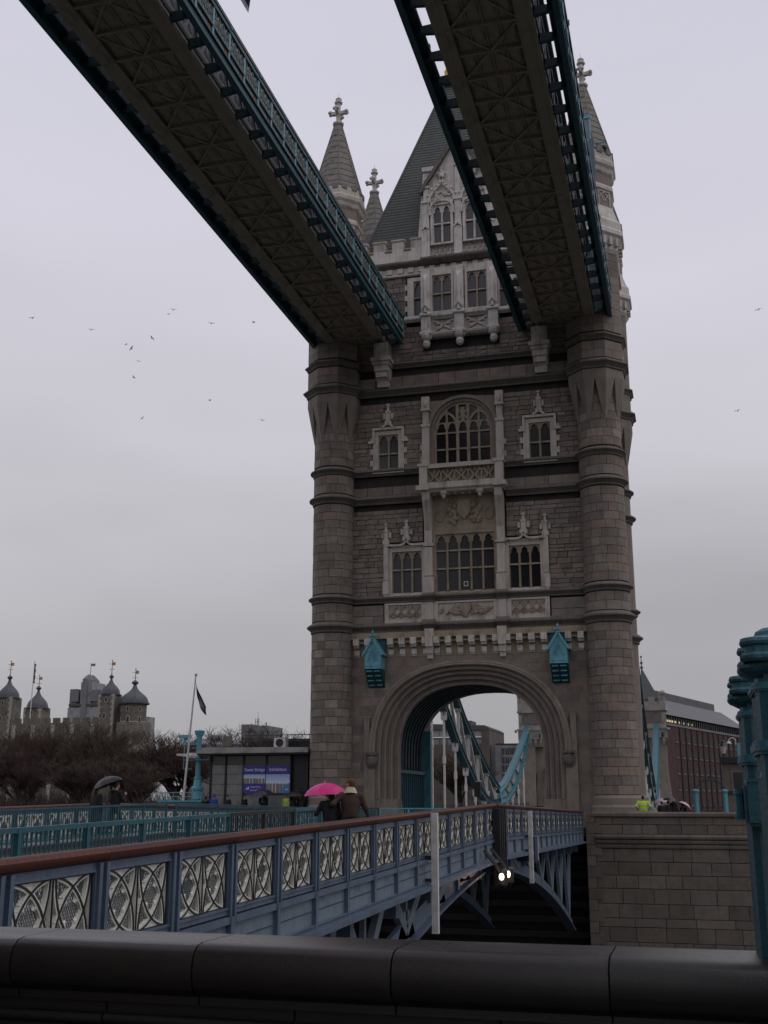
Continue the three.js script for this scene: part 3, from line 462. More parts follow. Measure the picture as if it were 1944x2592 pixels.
    for (let i = 0; i < 5; i++) { const x = -1.88 + i * 0.94; for (const s of [-1, 1]) { t.bar([x + s * 0.47, 22.75, 0.8], [x + s * 0.12, 23.0, 0.8], 0.07, 0.14); t.bar([x + s * 0.12, 23.0, 0.8], [x, 23.4, 0.8], 0.07, 0.14); t.bar([x + s * 0.05, 23.15, 0.8], [x + s * 0.47, 23.7, 0.8], 0.06, 0.12); } t.bar([x, 23.3, 0.8], [x, 23.78, 0.8], 0.06, 0.12); t.bar([x + 0.47, 22.75, 0.8], [x + 0.47, 23.78, 0.8], 0.06, 0.12); } t.build('balcony_tracery', M.ochre, m);
  }
  { // great arched window
    const a = 1.9, ys = 26.5, rise = 2.1, yb = 24.25, n = 2.2, hx = (y) => archX(y, a, ys, rise, n);
    const b = new MB(); b.plate([...archPts(a + 0.62, ys, rise + 0.62, yb, n), ...archPts(a + 0.38, ys, rise + 0.4, yb, n).reverse()], -0.2, 0.16); b.plate([...archPts(a + 0.4, ys, rise + 0.4, yb, n), ...archPts(a + 0.16, ys, rise + 0.18, yb, n).reverse()], -0.24, 0.02);
    b.plate([[2.9, yb], [2.9, 29.0], [-2.9, 29.0], [-2.9, yb], ...archPts(a + 0.6, ys, rise + 0.6, yb, n).reverse()], -0.24, -0.02);
    const m = b.build('window', M.granite, tower); new MB().plate([...archPts(a + 0.18, ys, rise + 0.2, yb, n), ...archPts(a, ys, rise, yb, n).reverse()], -0.24, -0.1).build('arch_reveal', M.ochre, m);
    const t = new MB(), w = 2 * a / 5, Y = (x) => { let y = ys; while (y < ys + rise && hx(y) > Math.abs(x)) y += 0.02; return y; };
    for (let i = 1; i < 5; i++) { const x = -a + w * i; t.box(x, (yb + Y(x)) / 2, -0.15, i === 2 || i === 3 ? 0.2 : 0.14, Y(x) - yb, 0.2); }
    for (const y of [25.35, 26.55]) t.box(0, y, -0.15, 2 * a, 0.11, 0.17);
    for (let i = 0; i < 5; i++) { if (i === 2) lightHead(t, -0.34, 0.34, 26.6, 27.4, -0.2, -0.08, 0.92); else { const x0 = -a + w * i, x1 = x0 + w; lightHead(t, x0 + 0.05, x1 - 0.05, 26.6, Math.min(27.35, Y(i < 2 ? x0 + 0.08 : x1 - 0.08) + 0.35), -0.2, -0.1, 0.92); } }
    for (const s of [-1, 1]) { const p = archPts(w, 26.9, 1.15, 26.9, 1.7, 16); for (let k = 1; k < p.length - 2; k++) t.bar([s * (a - w) + p[k][0], p[k][1], -0.13], [s * (a - w) + p[k + 1][0], p[k + 1][1], -0.13], 0.1, 0.16); t.bar([s * 0.06, 27.4, -0.13], [s * 0.05, 28.4, -0.13], 0.07, 0.14); t.bar([s * 0.3, 28.3, -0.13], [0, 27.75, -0.13], 0.06, 0.12); t.bar([s * 0.33, 27.5, -0.13], [s * 0.05, 27.9, -0.13], 0.06, 0.12); }
    t.build('tracery', M.ochre, m);
    for (let i = 0; i < 5; i++) for (const [y0, y1] of [[24.27, 25.3], [25.4, 26.5], [26.6, 28.5]]) { const x0 = -a + w * i, x1 = x0 + w, yt = Math.min(y1, Y(i < 2 ? x0 + w * 0.6 : i > 2 ? x1 - w * 0.6 : 0.3)); new MB().b2(x0 + 0.03, x1 - 0.03, y0, yt, -0.235, -0.21).build('pane', M.glass, m); }
    for (const s of [-1, 1]) { const q = new MB(), x = s * 2.62; q.b2(x - 0.26, x + 0.26, 24.1, 27.1, -0.2, 0.2); q.box(x, 27.15, 0.05, 0.62, 0.2, 0.44); q.b2(x - 0.22, x + 0.22, 27.2, 28.3, -0.2, 0.12); q.b2(x - 0.28, x + 0.28, 28.25, 29.3, -0.2, 0.2); q.geo(new THREE.IcosahedronGeometry(0.2, 1), M4(x, 28.75, 0.2, 0, 0, 0, [0.8, 1.5, 0.7])); q.box(x, 28.3, 0.1, 0.66, 0.12, 0.4); for (const y of [24.5, 25.4]) q.b2(x + s * 0.26, x + s * 0.42, y, y + 0.42, -0.2, 0.06); q.build('niche_buttress', M.cream, tower); }
  }
  for (const s of [-1, 1]) { // small two-light windows
    gothicWindow(tower, { x0: s * 5.35 - 0.74, x1: s * 5.35 + 0.74, y0: 24.18, y1: 26.75, n: 2, trans: [25.35], head: 0.7, sw: 0.4, quoins: true });
    const b = new MB(), x = s * 5.35, y = 27.15; b.b2(x - 1.15, x + 1.15, y - 0.05, y + 0.13, -0.1, 0.22); for (const t of [-1, 1]) { b.b2(x + t * 1.0, x + t * 1.16, 26.3, y, -0.1, 0.2); b.b2(x + t * 1.0, x + t * 1.45, 26.15, 26.33, -0.1, 0.2); b.bar([x + t * 0.4, y + 0.1, 0.15], [x, y + 0.45, 0.15], 0.28, 0.14); }
    finial(b, x, y + 0.25, 0.1, 1.7, 0.3); b.build('window_hood', M.cream, tower);
  }
  for (const s of [-1, 1]) { // brackets under the footbridges
    const b = new MB(), x = s * 5.65; b.b2(x - 0.53, x + 0.53, 32.2, 33.44, -0.2, 0.95); b.b2(x - 0.36, x + 0.36, 32.25, 33.4, 0.94, 1.02); b.b2(x - 0.72, x + 0.72, 32.0, 32.28, -0.2, 1.2); b.b2(x - 0.62, x + 0.62, 31.75, 32.0, -0.2, 1.05); b.b2(x - 0.52, x + 0.52, 31.3, 31.75, -0.2, 0.95); b.hexa([[x - 0.5, 30.75, -0.2], [x + 0.5, 30.75, -0.2], [x + 0.5, 31.3, -0.2], [x - 0.5, 31.3, -0.2], [x - 0.5, 30.75, 0.5], [x + 0.5, 30.75, 0.5], [x + 0.5, 31.3, 0.85], [x - 0.5, 31.3, 0.85]]); b.b2(x - 0.4, x + 0.4, 30.85, 31.2, 0.4, 0.9); b.b2(x - 0.42, x + 0.42, 30.25, 30.75, -0.2, 0.42); b.build('bracket', M.cream, tower);
  }
  // ---- turquoise gabled signal boxes above the archway
  for (const s of [-1, 1]) {
    const x = s * 6.17, b = new MB(), w = 0.56, zf = 1.12;
    b.plate([[x - w, 10.12], [x + w, 10.12], [x + w, 11.12], [x, 12.02], [x - w, 11.12]], -0.1, zf);
    for (const t of [-1, 1]) { b.bar([x + t * 0.7, 11.0, 0.55], [x, 12.12, 0.55], 0.09, 1.36, [0, 0, 1]); b.bar([x + t * 0.7, 11.0, zf + 0.06], [x, 12.12, zf + 0.06], 0.13, 0.12, [0, 0, 1]); }
    b.b2(x - w, x + w, 10.1, 10.2, zf, zf + 0.06); b.b2(x - w * 0.85, x + w * 0.85, 10.28, 10.36, zf, zf + 0.03);
    for (const t of [-1, 1]) { b.bar([x + t * 0.4, 10.62, zf + 0.02], [x, 11.5, zf + 0.02], 0.06, 0.05); for (const [u, v] of [[0.14, 11.0], [0.25, 10.78], [0.1, 11.25]]) b.geo(new THREE.TorusGeometry(0.09, 0.025, 4, 8, 4), M4(x + t * u, v, zf + 0.02, 0, 0, t)); }
    b.lathe(x, zf, [[0.05, 12.0], [0.06, 12.25], [0.12, 12.3], [0.05, 12.36], [0.09, 12.5], [0, 12.75]], 6); b.geo(new THREE.IcosahedronGeometry(0.1, 1), M4(x - 0.16, 12.28, zf)); b.geo(new THREE.IcosahedronGeometry(0.1, 1), M4(x + 0.16, 12.28, zf));
    const m = b.build('signal_box', M.turq, tower), u = new MB();
    u.hexa([[x - w, 8.95, -0.1], [x + w, 8.95, -0.1], [x + w, 10.12, -0.1], [x - w, 10.12, -0.1], [x - w, 8.95, 0.1], [x + w, 8.95, 0.1], [x + w, 10.12, zf - 0.03], [x - w, 10.12, zf - 0.03]]);
    const un = u.build('sloping_base', M.tealdark, m), lv = new MB(); for (const t of [-1, 1]) for (let k = 0; k < 4; k++) { const q = 0.12 + k * 0.25, y = 10.1 - q * 1.14, z = zf - q * 1.02; lv.at(M4(x + t * 0.26, y, z + 0.02, 0.72)).box(0, 0, 0, 0.4, 0.05, 0.16); } lv.build('louvre', M.turq, m);
    new MB().b2(x - 0.62, x + 0.62, 11.3, 12.3, -0.2, 0.12).build('back_plate', M.teal, m);
  }
  // ---- oriel storey below the gable
  for (const s of [-1, 1]) {
    gothicWindow(tower, { x0: s > 0 ? 0.56 : -2.0, x1: s > 0 ? 2.0 : -0.56, y0: 35.72, y1: 38.5, n: 2, trans: [37.05], head: 0.75, frame: M.ochre, surround: M.pale, gl: M.glassgrey, sw: 0.14, z: 0.32, zg: -0.18 });
    gothicWindow(tower, { x0: s * 3.15 - 0.3, x1: s * 3.15 + 0.3, y0: 35.72, y1: 38.35, n: 1, trans: [37.05], head: 0.75, frame: M.ochre, surround: M.pale, gl: M.glassgrey, sw: 0.45, quoins: true });
  }
  { const b = new MB(); b.b2(-2.75, 2.75, 33.95, 38.9, -0.25, 0.05); for (const x of [-2.43, 0, 2.43]) { b.b2(x - 0.34, x + 0.34, 33.9, 39.0, -0.2, 0.62); b.hexa([[x - 0.24, 35.5, 0.6], [x + 0.24, 35.5, 0.6], [x + 0.24, 38.6, 0.6], [x - 0.24, 38.6, 0.6], [x - 0.05, 35.5, 0.82], [x + 0.05, 35.5, 0.82], [x + 0.05, 38.1, 0.78], [x - 0.05, 38.1, 0.78]]); b.bar([x - 0.28, 35.75, 0.72], [x, 36.05, 0.85], 0.1, 0.1); b.bar([x + 0.28, 35.75, 0.72], [x, 36.05, 0.85], 0.1, 0.1); b.lathe(x, 0.42, [[0.06, 32.85], [0.22, 32.95], [0.3, 33.2], [0.22, 33.4], [0.36, 33.55], [0.42, 33.75], [0.42, 33.95]], 8); b.mould([[0, 35.15], [0.2, 35.3], [0.2, 35.42], [0, 35.6]], x - 0.42, x + 0.42, 0.55); b.mould([[0, 33.75], [0.16, 33.85], [0.16, 34.0], [0, 34.1]], x - 0.42, x + 0.42, 0.6); }
    b.mould([[0, 35.1], [0.2, 35.28], [0.2, 35.4], [0, 35.62]], -4.1, 4.1, 0.1).mould([[0, 35.12], [0.2, 35.28], [0.2, 35.4], [0, 35.62]], -2.7, 2.7, 0.3).mould([[0, 33.72], [0.15, 33.85], [0.2, 34.0], [0, 34.12]], -2.75, 2.75, 0.3); b.b2(-2.7, 2.7, 33.75, 34.1, -0.2, 0.32); b.b2(-2.7, 2.7, 35.1, 35.7, -0.2, 0.32); b.b2(-2.7, 2.7, 38.7, 39.1, -0.2, 0.36);
    const o = b.build('oriel', M.pale, tower), t = new MB(); for (const s of [-1, 1]) { const x0 = s * 1.22; t.b2(x0 - 0.85, x0 + 0.85, 34.1, 35.1, -0.1, 0.14); for (const u of [-1, 1]) { t.bar([x0 - 0.8, 34.6 - u * 0.45, 0.22], [x0 + 0.8, 34.6 + u * 0.45, 0.22], 0.08, 0.14); for (const v of [-1, 1]) t.geo(new THREE.IcosahedronGeometry(0.12, 1), M4(x0 + u * 0.45, 34.6 + v * 0.14, 0.18, 0, 0, 0, [1.2, 0.7, 0.7])); t.bar([x0 + u * 0.8, 34.15, 0.2], [x0 + u * 0.8, 35.05, 0.2], 0.07, 0.14); } } t.build('oriel_tracery', M.cream, o);
  }
  // ---- top cornice, parapet with merlons
  { const b = new MB(); b.b2(-TW, TW, 38.85, 39.5, -0.25, 0.12); b.mould([[0, 38.75], [0.12, 38.82], [0.12, 38.95], [0, 39.02]], -TW, TW, 0.1); for (let i = 0; i < 20; i++) { const x = -7.6 + i * 0.8; b.b2(x - 0.2, x + 0.2, 39.02, 39.4, 0.1, 0.26); } b.build('frieze', M.cream, tower);
    new MB().mould([[0, 39.42], [0.3, 39.62], [0.38, 39.72], [0.38, 39.85], [0, 40.05]], -TW, TW, 0.1).mould([[0, 39.42], [0.3, 39.62], [0.38, 39.72], [0.38, 39.85], [0, 40.05]], -2.75, 2.75, 0.4).build('cornice', M.dark_mould, tower);
    new MB().b2(-TW, -2.6, 39.9, 41.0, -0.6, 0.18).b2(2.6, TW, 39.9, 41.0, -0.6, 0.18).build('parapet', M.pale, tower);
    for (const s of [-1, 1]) for (let i = 0; i < 4; i++) { const x = s * (3.15 + i * 1.42), m = new MB(); m.b2(x - 0.45, x + 0.45, 41.0, 41.75, -0.6, 0.18); m.mould([[0, 41.6], [0.1, 41.68], [0.1, 41.78], [-0.35, 41.95], [-0.78, 41.78]], x - 0.5, x + 0.5, 0.18); m.build('merlon', M.cream, tower); const c = new MB(); c.mould([[0, 40.8], [0.1, 40.88], [0.1, 41.0], [-0.35, 41.12]], x + 0.45, x + 0.97, 0.18); c.build('crenel_coping', M.ochre, tower); }
    for (const s of [-1, 1]) { const q = new MB(); q.b2(s * 9.5, s * 10.0, 39.9, 41.0, TZ + 1, -1); for (let z = -2.2; z > -9; z -= 1.5) q.b2(s * 9.5, s * 10.0, 41, 41.8, z - 0.45, z + 0.45); q.build('parapet', M.pale, tower); }
  }
  // ---- gabled dormer
  { const b = new MB(); b.plate([[-2.62, 39.9], [2.62, 39.9], [2.62, 45.6], [0, 49.7], [-2.62, 45.6]], -1.0, 0.12); const g = b.build('gable', M.pale, tower);
    const c = new MB(); for (const s of [-1, 1]) { c.bar([s * 2.85, 45.4, -0.35], [0, 49.85, -0.35], 0.2, 1.5, [0, 0, 1]); c.bar([s * 2.8, 45.3, 0.3], [0, 49.7, 0.3], 0.16, 0.3, [0, 0, 1]); } c.build('gable_coping', M.dark_mould, g);
    const d = new MB(); for (const s of [-1, 1]) { d.b2(s * 1.3, s * 2.75, 41, 47.75, -2.4, -0.9); d.b2(s * 1.2, s * 2.9, 47.7, 48.05, -2.5, -0.7); d.hexa([[s * 2.62, 41, -1.2], [s * 3.1, 41, -1.2], [s * 2.7, 47.2, -1.2], [s * 2.62, 47.2, -1.2], [s * 2.62, 41, -0.2], [s * 3.2, 41, -0.2], [s * 2.7, 47.2, -0.2], [s * 2.62, 47.2, -0.2]].map((q, i, a) => (s > 0 ? q : a[[1, 0, 3, 2, 5, 4, 7, 6][i]]))); } d.build('gable_shoulder', M.pale, g);
    for (const x of [-2.4, 0, 2.4]) { const p = new MB(); p.b2(x - 0.3, x + 0.3, 39.95, 42.2, 0.1, 0.5); p.bar([x - 0.3, 42.15, 0.5], [x, 42.4, 0.5], 0.2, 0.1); p.bar([x + 0.3, 42.15, 0.5], [x, 42.4, 0.5], 0.2, 0.1); p.b2(x - 0.24, x + 0.24, 42.2, 44.4, 0.1, 0.38); p.box(x, 44.45, 0.22, 0.66, 0.16, 0.5); p.b2(x - 0.18, x + 0.18, 44.5, x ? 45.6 : 47.2, 0.1, 0.3); p.box(x, x ? 45.7 : 47.3, 0.2, 0.5, 0.14, 0.4); finial(p, x, x ? 45.7 : 47.3, 0.2, 1.2, 0.2); p.build('pilaster', M.pale, g); }
    for (const s of [-1, 1]) {
      const x = s * 1.2; gothicWindow(g, { x0: x - 0.68, x1: x + 0.68, y0: 41.15, y1: 44.1, n: 2, trans: [42.6], head: 0.95, frame: M.pale, surround: M.pale, gl: M.glassgrey, sw: 0.16, z: 0.34, zg: -0.18 });
      const t = new MB(); t.plate([...archPts(0.95, 43.55, 0.95, 43.3, 2.6, 14), ...archPts(0.8, 43.55, 0.8, 43.3, 2.6, 14).reverse()].map(([p, q]) => [p + x, q]), 0.3, 0.5);
      const og = [[0.98, 44.3], [0.9, 44.9], [0.62, 45.35], [0.3, 45.65], [0.1, 45.9], [0, 46.35]]; for (const u of [-1, 1]) for (let k = 0; k < 5; k++) { t.bar([x + u * og[k][0], og[k][1], 0.3], [x + u * og[k + 1][0], og[k + 1][1], 0.3], 0.12, 0.18); t.geo(new THREE.IcosahedronGeometry(0.12, 1), M4(x + u * og[k + 1][0] * 1.15, og[k + 1][1] + 0.08, 0.32)); }
      for (let k = 0; k < 20; k++) t.geo(new THREE.IcosahedronGeometry(rr(0.07, 0.15), 1), M4(x + rr(-0.6, 0.6), rr(44.65, 45.3), 0.2, 0, 0, 0, [1.2, 0.9, 0.6])); t.geo(new THREE.IcosahedronGeometry(0.26, 1), M4(x, 46.5, 0.28, 0, 0, 0, [1, 0.8, 0.6])); t.box(x, 46.9, 0.24, 0.14, 0.8, 0.14); t.box(x, 46.75, 0.26, 0.6, 0.18, 0.16);
      const tt = t.build('gable_tracery', M.pale, g, 0.6); const p = new MB(); for (let k = 0; k < 4; k++) { const u = x - 0.62 + k * 0.41; p.geo(new THREE.TorusGeometry(0.17, 0.035, 4, 10, PI), M4(u, 40.62, 0.2)); p.box(u, 40.4, 0.2, 0.06, 0.4, 0.1); p.geo(new THREE.IcosahedronGeometry(0.07, 0), M4(u + 0.2, 40.5, 0.2)); } p.b2(x - 0.85, x + 0.85, 40.85, 41.0, 0.1, 0.3); p.build('panel_tracery', M.pale, g);
    }
  }
  // ---- roof
  { const f = (y, k) => [-7.35 + 5.55 * k, 7.35 - 5.55 * k], apx = 1.75, ay = 57.4, az0 = -4.3, az1 = -6.2, e = 41.2, R = new MB();
    const P = [[-7.6, e, -0.75], [7.6, e, -0.75], [7.6, e, -9.8], [-7.6, e, -9.8]], Q = [[-apx, ay, az0], [apx, ay, az0], [apx, ay, az1], [-apx, ay, az1]];
    const lerp = (a, b, t) => a.map((v, i) => v + (b[i] - v) * t), N = 62;
    for (let k = 0; k < 4; k++) { const j = (k + 1) % 4, n = k % 2 ? [k === 1 ? 1 : -1, 0.4, 0] : [0, 0.2, k ? -1 : 1]; for (let i = 0; i < N; i++) { const a = lerp(P[k], Q[k], i / N), b = lerp(P[j], Q[j], i / N), c = lerp(P[j], Q[j], (i + 1) / N), d = lerp(P[k], Q[k], (i + 1) / N), o = n.map((v) => v * 0.03); const up = (p, s) => p.map((v, q) => v + o[q] * s); R.quad(up(a, 1), up(b, 1), c, d); R.quad(a, b, up(b, 1), up(a, 1)); } }
    const roof = R.build('roof', M.slate, tower); const rg = new MB(); for (let k = 0; k < 4; k++) rg.bar(P[k], Q[k], 0.2, 0.12); rg.b2(-apx - 0.3, apx + 0.3, 57.3, 57.7, az1 - 0.3, az0 + 0.3); rg.build('roof_ridge', M.slate, roof);
    const gd = new MB(); for (const x of [-1.75, 1.75]) gd.lathe(x, -5.25, [[0.35, 57.7], [0.3, 58.0], [0.12, 58.2], [0.3, 58.5], [0.12, 58.8], [0.25, 59.3], [0.1, 59.6], [0, 61]], 8); gd.build('gilded_finial', M.gold, tower);
    const dr = new MB(); for (const s of [-1, 1]) { dr.quad([s * 8.6, 42, -3.6], [s * 8.6, 45.6, -5.25], [s * 3.8, 45.6, -5.25], [s * 3.8, 42, -3.6]); dr.quad([s * 8.6, 42, -6.9], [s * 8.6, 45.6, -5.25], [s * 3.8, 45.6, -5.25], [s * 3.8, 42, -6.9]); } dr.build('side_roof', M.slate, tower);
  }
}
// ================================================================ high-level footbridges
{
  const W = thing('high_footbridge', 'left of the two high-level footbridges overhead, beige underside and teal sides', 'footbridge', [-7.43, 0, 0]);
  const H = 33.46, z0 = 0.35, z1 = 72, nodes = []; for (let z = 36.32 - 3.61 * 10; z < z1; z += 3.61) nodes.push(z);
  for (const s of [-1, 1]) for (const [a, b] of [[1.7, 17.97], [18.03, 45], [45.02, z1]]) new MB().b2(s * 1.39, s * 2.13, H, H + 0.05, a, b).b2(s * 1.7, s * 1.82, H + 0.05, H + 0.75, a, b).b2(s * 2.05, s * 2.13, H + 0.05, H + 0.16, a, b).build('girder', M.beige, W);
  const cb = new MB().b2(-1.75, 1.75, H + 0.05, H + 0.24, -0.04, 0.04).b2(-1.75, 1.75, H + 0.03, H + 0.05, -0.07, 0.07).geometry(), pl = new MB();
  { const w = 0.66, l = 1.72, y = H + 0.22; pl.hexa([[-w / 2, y, -l / 2], [w / 2, y, -l / 2], [w / 2 * 0.5, y - 0.09, -l * 0.2], [-w / 2 * 0.5, y - 0.09, -l * 0.2], [-w / 2, y, l / 2], [w / 2, y, l / 2], [w / 2 * 0.5, y - 0.09, l * 0.2], [-w / 2 * 0.5, y - 0.09, l * 0.2]]);  }
  const pg = pl.geometry(); new MB().b2(-1.9, 1.9, H + 0.26, H + 0.9, z0, z1).build('floor', M.soffit, W);
  const br = (p, q) => new MB().bar(p, q, 0.13, 0.03).geometry();
  const g1 = br([-1.5, H + 0.06, -1.805], [1.5, H + 0.06, 1.805]), g2 = br([1.5, H + 0.095, -1.805], [-1.5, H + 0.095, 1.805]);
  const long = new MB().b2(-0.03, 0.03, H + 0.13, H + 0.26, -0.88, 0.88).geometry();
  for (const z of nodes) {
    part('cross_beam', cb, M.beige, W).position.z = z; part('cross_beam', cb, M.beige, W).position.z = z + 1.805;
    for (const g of [g1, g2]) part('brace', g, M.beige, W).position.z = z + 1.805;
    for (const dz of [0.9, 2.71]) for (const x of [-1.02, -0.34, 0.34, 1.02]) { const m = part('buckle_plate', pg, M.soffit, W); m.position.set(x, 0, z + dz); }
    for (const dz of [0.9, 2.71]) for (const x of [-0.68, 0, 0.68]) part('floor_beam', long, M.soffit, W).position.set(x, 0, z + dz);
  }
  // cantilevered galleries along both sides
  for (const s of [-1, 1]) {
    new MB().b2(s * 2.98, s * 3.26, H - 0.06, H - 0.02, z0, z1).b2(s * 3.08, s * 3.16, H - 0.02, H + 0.52, z0, z1).b2(s * 3.0, s * 3.26, H + 0.5, H + 0.56, z0, z1).build('fascia_beam', M.teal, W);
    new MB().b2(s * 2.72, s * 3.1, H + 0.42, H + 0.47, z0, z1).b2(s * 2.13, s * 2.2, H + 0.3, H + 0.5, z0, z1).build('gallery_deck', M.tealdark, W);
    new MB().b2(s * 3.12, s * 3.28, H + 0.94, H + 1.06, z0, z1).b2(s * 3.14, s * 3.24, H + 1.5, H + 1.62, z0, z1).b2(s * 3.1, s * 3.3, H + 1.95, H + 2.12, z0, z1).build('gallery_rail', M.teal, W);
    const bg = new MB().hexa([[2.1, H + 0.02, -0.09], [3.1, H + 0.16, -0.09], [3.1, H + 0.44, -0.09], [2.1, H + 0.5, -0.09], [2.1, H + 0.02, 0.09], [3.1, H + 0.16, 0.09], [3.1, H + 0.44, 0.09], [2.1, H + 0.5, 0.09]]).geometry(), bm = s < 0 ? M4(0, 0, 0, 0, PI) : null;
    const og = new MB().b2(s * 3.02, s * 3.2, H + 0.62, H + 0.86, -0.13, 0.13).geometry(), pgx = new MB().b2(s * 3.14, s * 3.26, H + 0.56, H + 2.0, -0.08, 0.08).geometry();
    const fr = new MB(); fr.b2(s * 3.16, s * 3.23, H + 1.12, H + 1.16, -0.7, 0.7).b2(s * 3.16, s * 3.23, H + 1.42, H + 1.46, -0.7, 0.7).b2(s * 3.16, s * 3.23, H + 1.12, H + 1.46, -0.7, -0.66).b2(s * 3.16, s * 3.23, H + 1.12, H + 1.46, 0.66, 0.7); for (let k = 0; k < 4; k++) fr.bar([s * 3.2, H + 1.14, -0.6 + k * 0.33], [s * 3.2, H + 1.44, -0.38 + k * 0.33], 0.04, 0.04, [1, 0, 0]);
    const frg = fr.geometry(), kn = new MB().b2(s * 3.1, s * 3.34, H + 2.12, H + 2.3, -0.1, 0.1).geometry();
    const top = new MB(); for (let k = 0; k < 4; k++) { top.bar([s * 3.2, H + 1.62, -0.85 + k * 0.43], [s * 3.2, H + 1.95, -0.64 + k * 0.43], 0.05, 0.04, [1, 0, 0]); top.bar([s * 3.2, H + 1.95, -0.64 + k * 0.43], [s * 3.2, H + 1.62, -0.42 + k * 0.43], 0.05, 0.04, [1, 0, 0]); } const tg = top.geometry();
    for (const z of nodes) for (const dz of [0, 1.805]) {
      const b = part('gallery_bracket', bg, M.tealdark, W); b.position.z = z + dz; if (bm) b.rotation.y = PI;
      part('orange_bracket', og, M.orange, W).position.z = z + dz + 0.3; part('gallery_post', pgx, M.sky, W).position.z = z + dz; part('gallery_panel', frg, M.steelwhite, W).position.z = z + dz + 0.9; part('gallery_lattice', tg, M.steelwhite, W).position.z = z + dz + 0.9;
      if (!dz) part('rail_boss', kn, M.teal, W).position.z = z;
    }
    new MB().b2(s * 3.15, s * 3.18, H + 0.6, H + 1.98, z0, z1).build('gallery_screen', M.panelgrey, W);
    // lattice girder and glazed side behind the gallery
    const L = new MB(); L.b2(s * 1.68, s * 1.9, H + 1.0, H + 1.25, z0, z1).b2(s * 1.68, s * 1.9, H + 4.2, H + 4.5, z0, z1); for (const z of nodes) { for (const dz of [0, 1.805]) { L.bar([s * 1.8, H + 1.1, z + dz], [s * 1.8, H + 4.3, z + dz + 1.805], 0.12, 0.1, [1, 0, 0]); L.bar([s * 1.8, H + 4.3, z + dz], [s * 1.8, H + 1.1, z + dz + 1.805], 0.12, 0.1, [1, 0, 0]); L.b2(s * 1.72, s * 1.88, H + 0.7, H + 4.3, z + dz - 0.06, z + dz + 0.06); } } L.build('lattice_girder', M.lattice, W);
    new MB().b2(s * 1.6, s * 1.63, H + 1.6, H + 4.0, z0, z1).b2(s * 1.56, s * 1.67, H + 0.9, H + 1.6, z0, z1).build('glazing', M.glassgrey, W);
  }
  new MB().plate([[-2.1, H + 4.5], [2.1, H + 4.5], [2.1, H + 4.7], [0, H + 5.5], [-2.1, H + 4.7]], z0, z1).build('roof', M.slate, W);
  copy(W, [7.43, 0, 0], 0, 'right of the two high-level footbridges overhead, passing in front of the gable');
  // flag over the left footbridge and its pole
  const f = thing('bridge_flag', 'red, white and blue flag hanging at the top edge above the left footbridge', 'flag', [-3.0, 35.6, 36]), n = 10, p = [];
  const cloth = (i, j) => [-0.3 + i * 0.14 - j * 0.045, 3.0 - j * 0.22 - i * 0.27, 0.12 * Math.sin(i * 1.1 + j * 0.5)];
  const strips = [new MB(), new MB(), new MB()]; for (let i = 0; i < 12; i++) for (let j = 0; j < 8; j++) { const d = Math.abs(i / 12 - j / 8 + 0.1), k = (i > 4 && i < 7) || (j > 2 && j < 5) ? 0 : d < 0.18 ? 1 : 2; strips[k].quad(cloth(i, j + 1), cloth(i + 1, j + 1), cloth(i + 1, j), cloth(i, j)); }
  [['red_cloth', [0.4, 0.02, 0.03]], ['white_cloth', [0.7, 0.7, 0.72]], ['blue_cloth', [0.02, 0.03, 0.16]]].forEach(([nm, c], k) => strips[k].build(nm, mat(nm, c, { r: 0.9, ds: true }), f));
  new MB().rod([-0.34, -0.2, 0], [-0.34, 3.4, 0], 0.05, 0.04, 8).build('flagpole', M.whitepole, f);
}
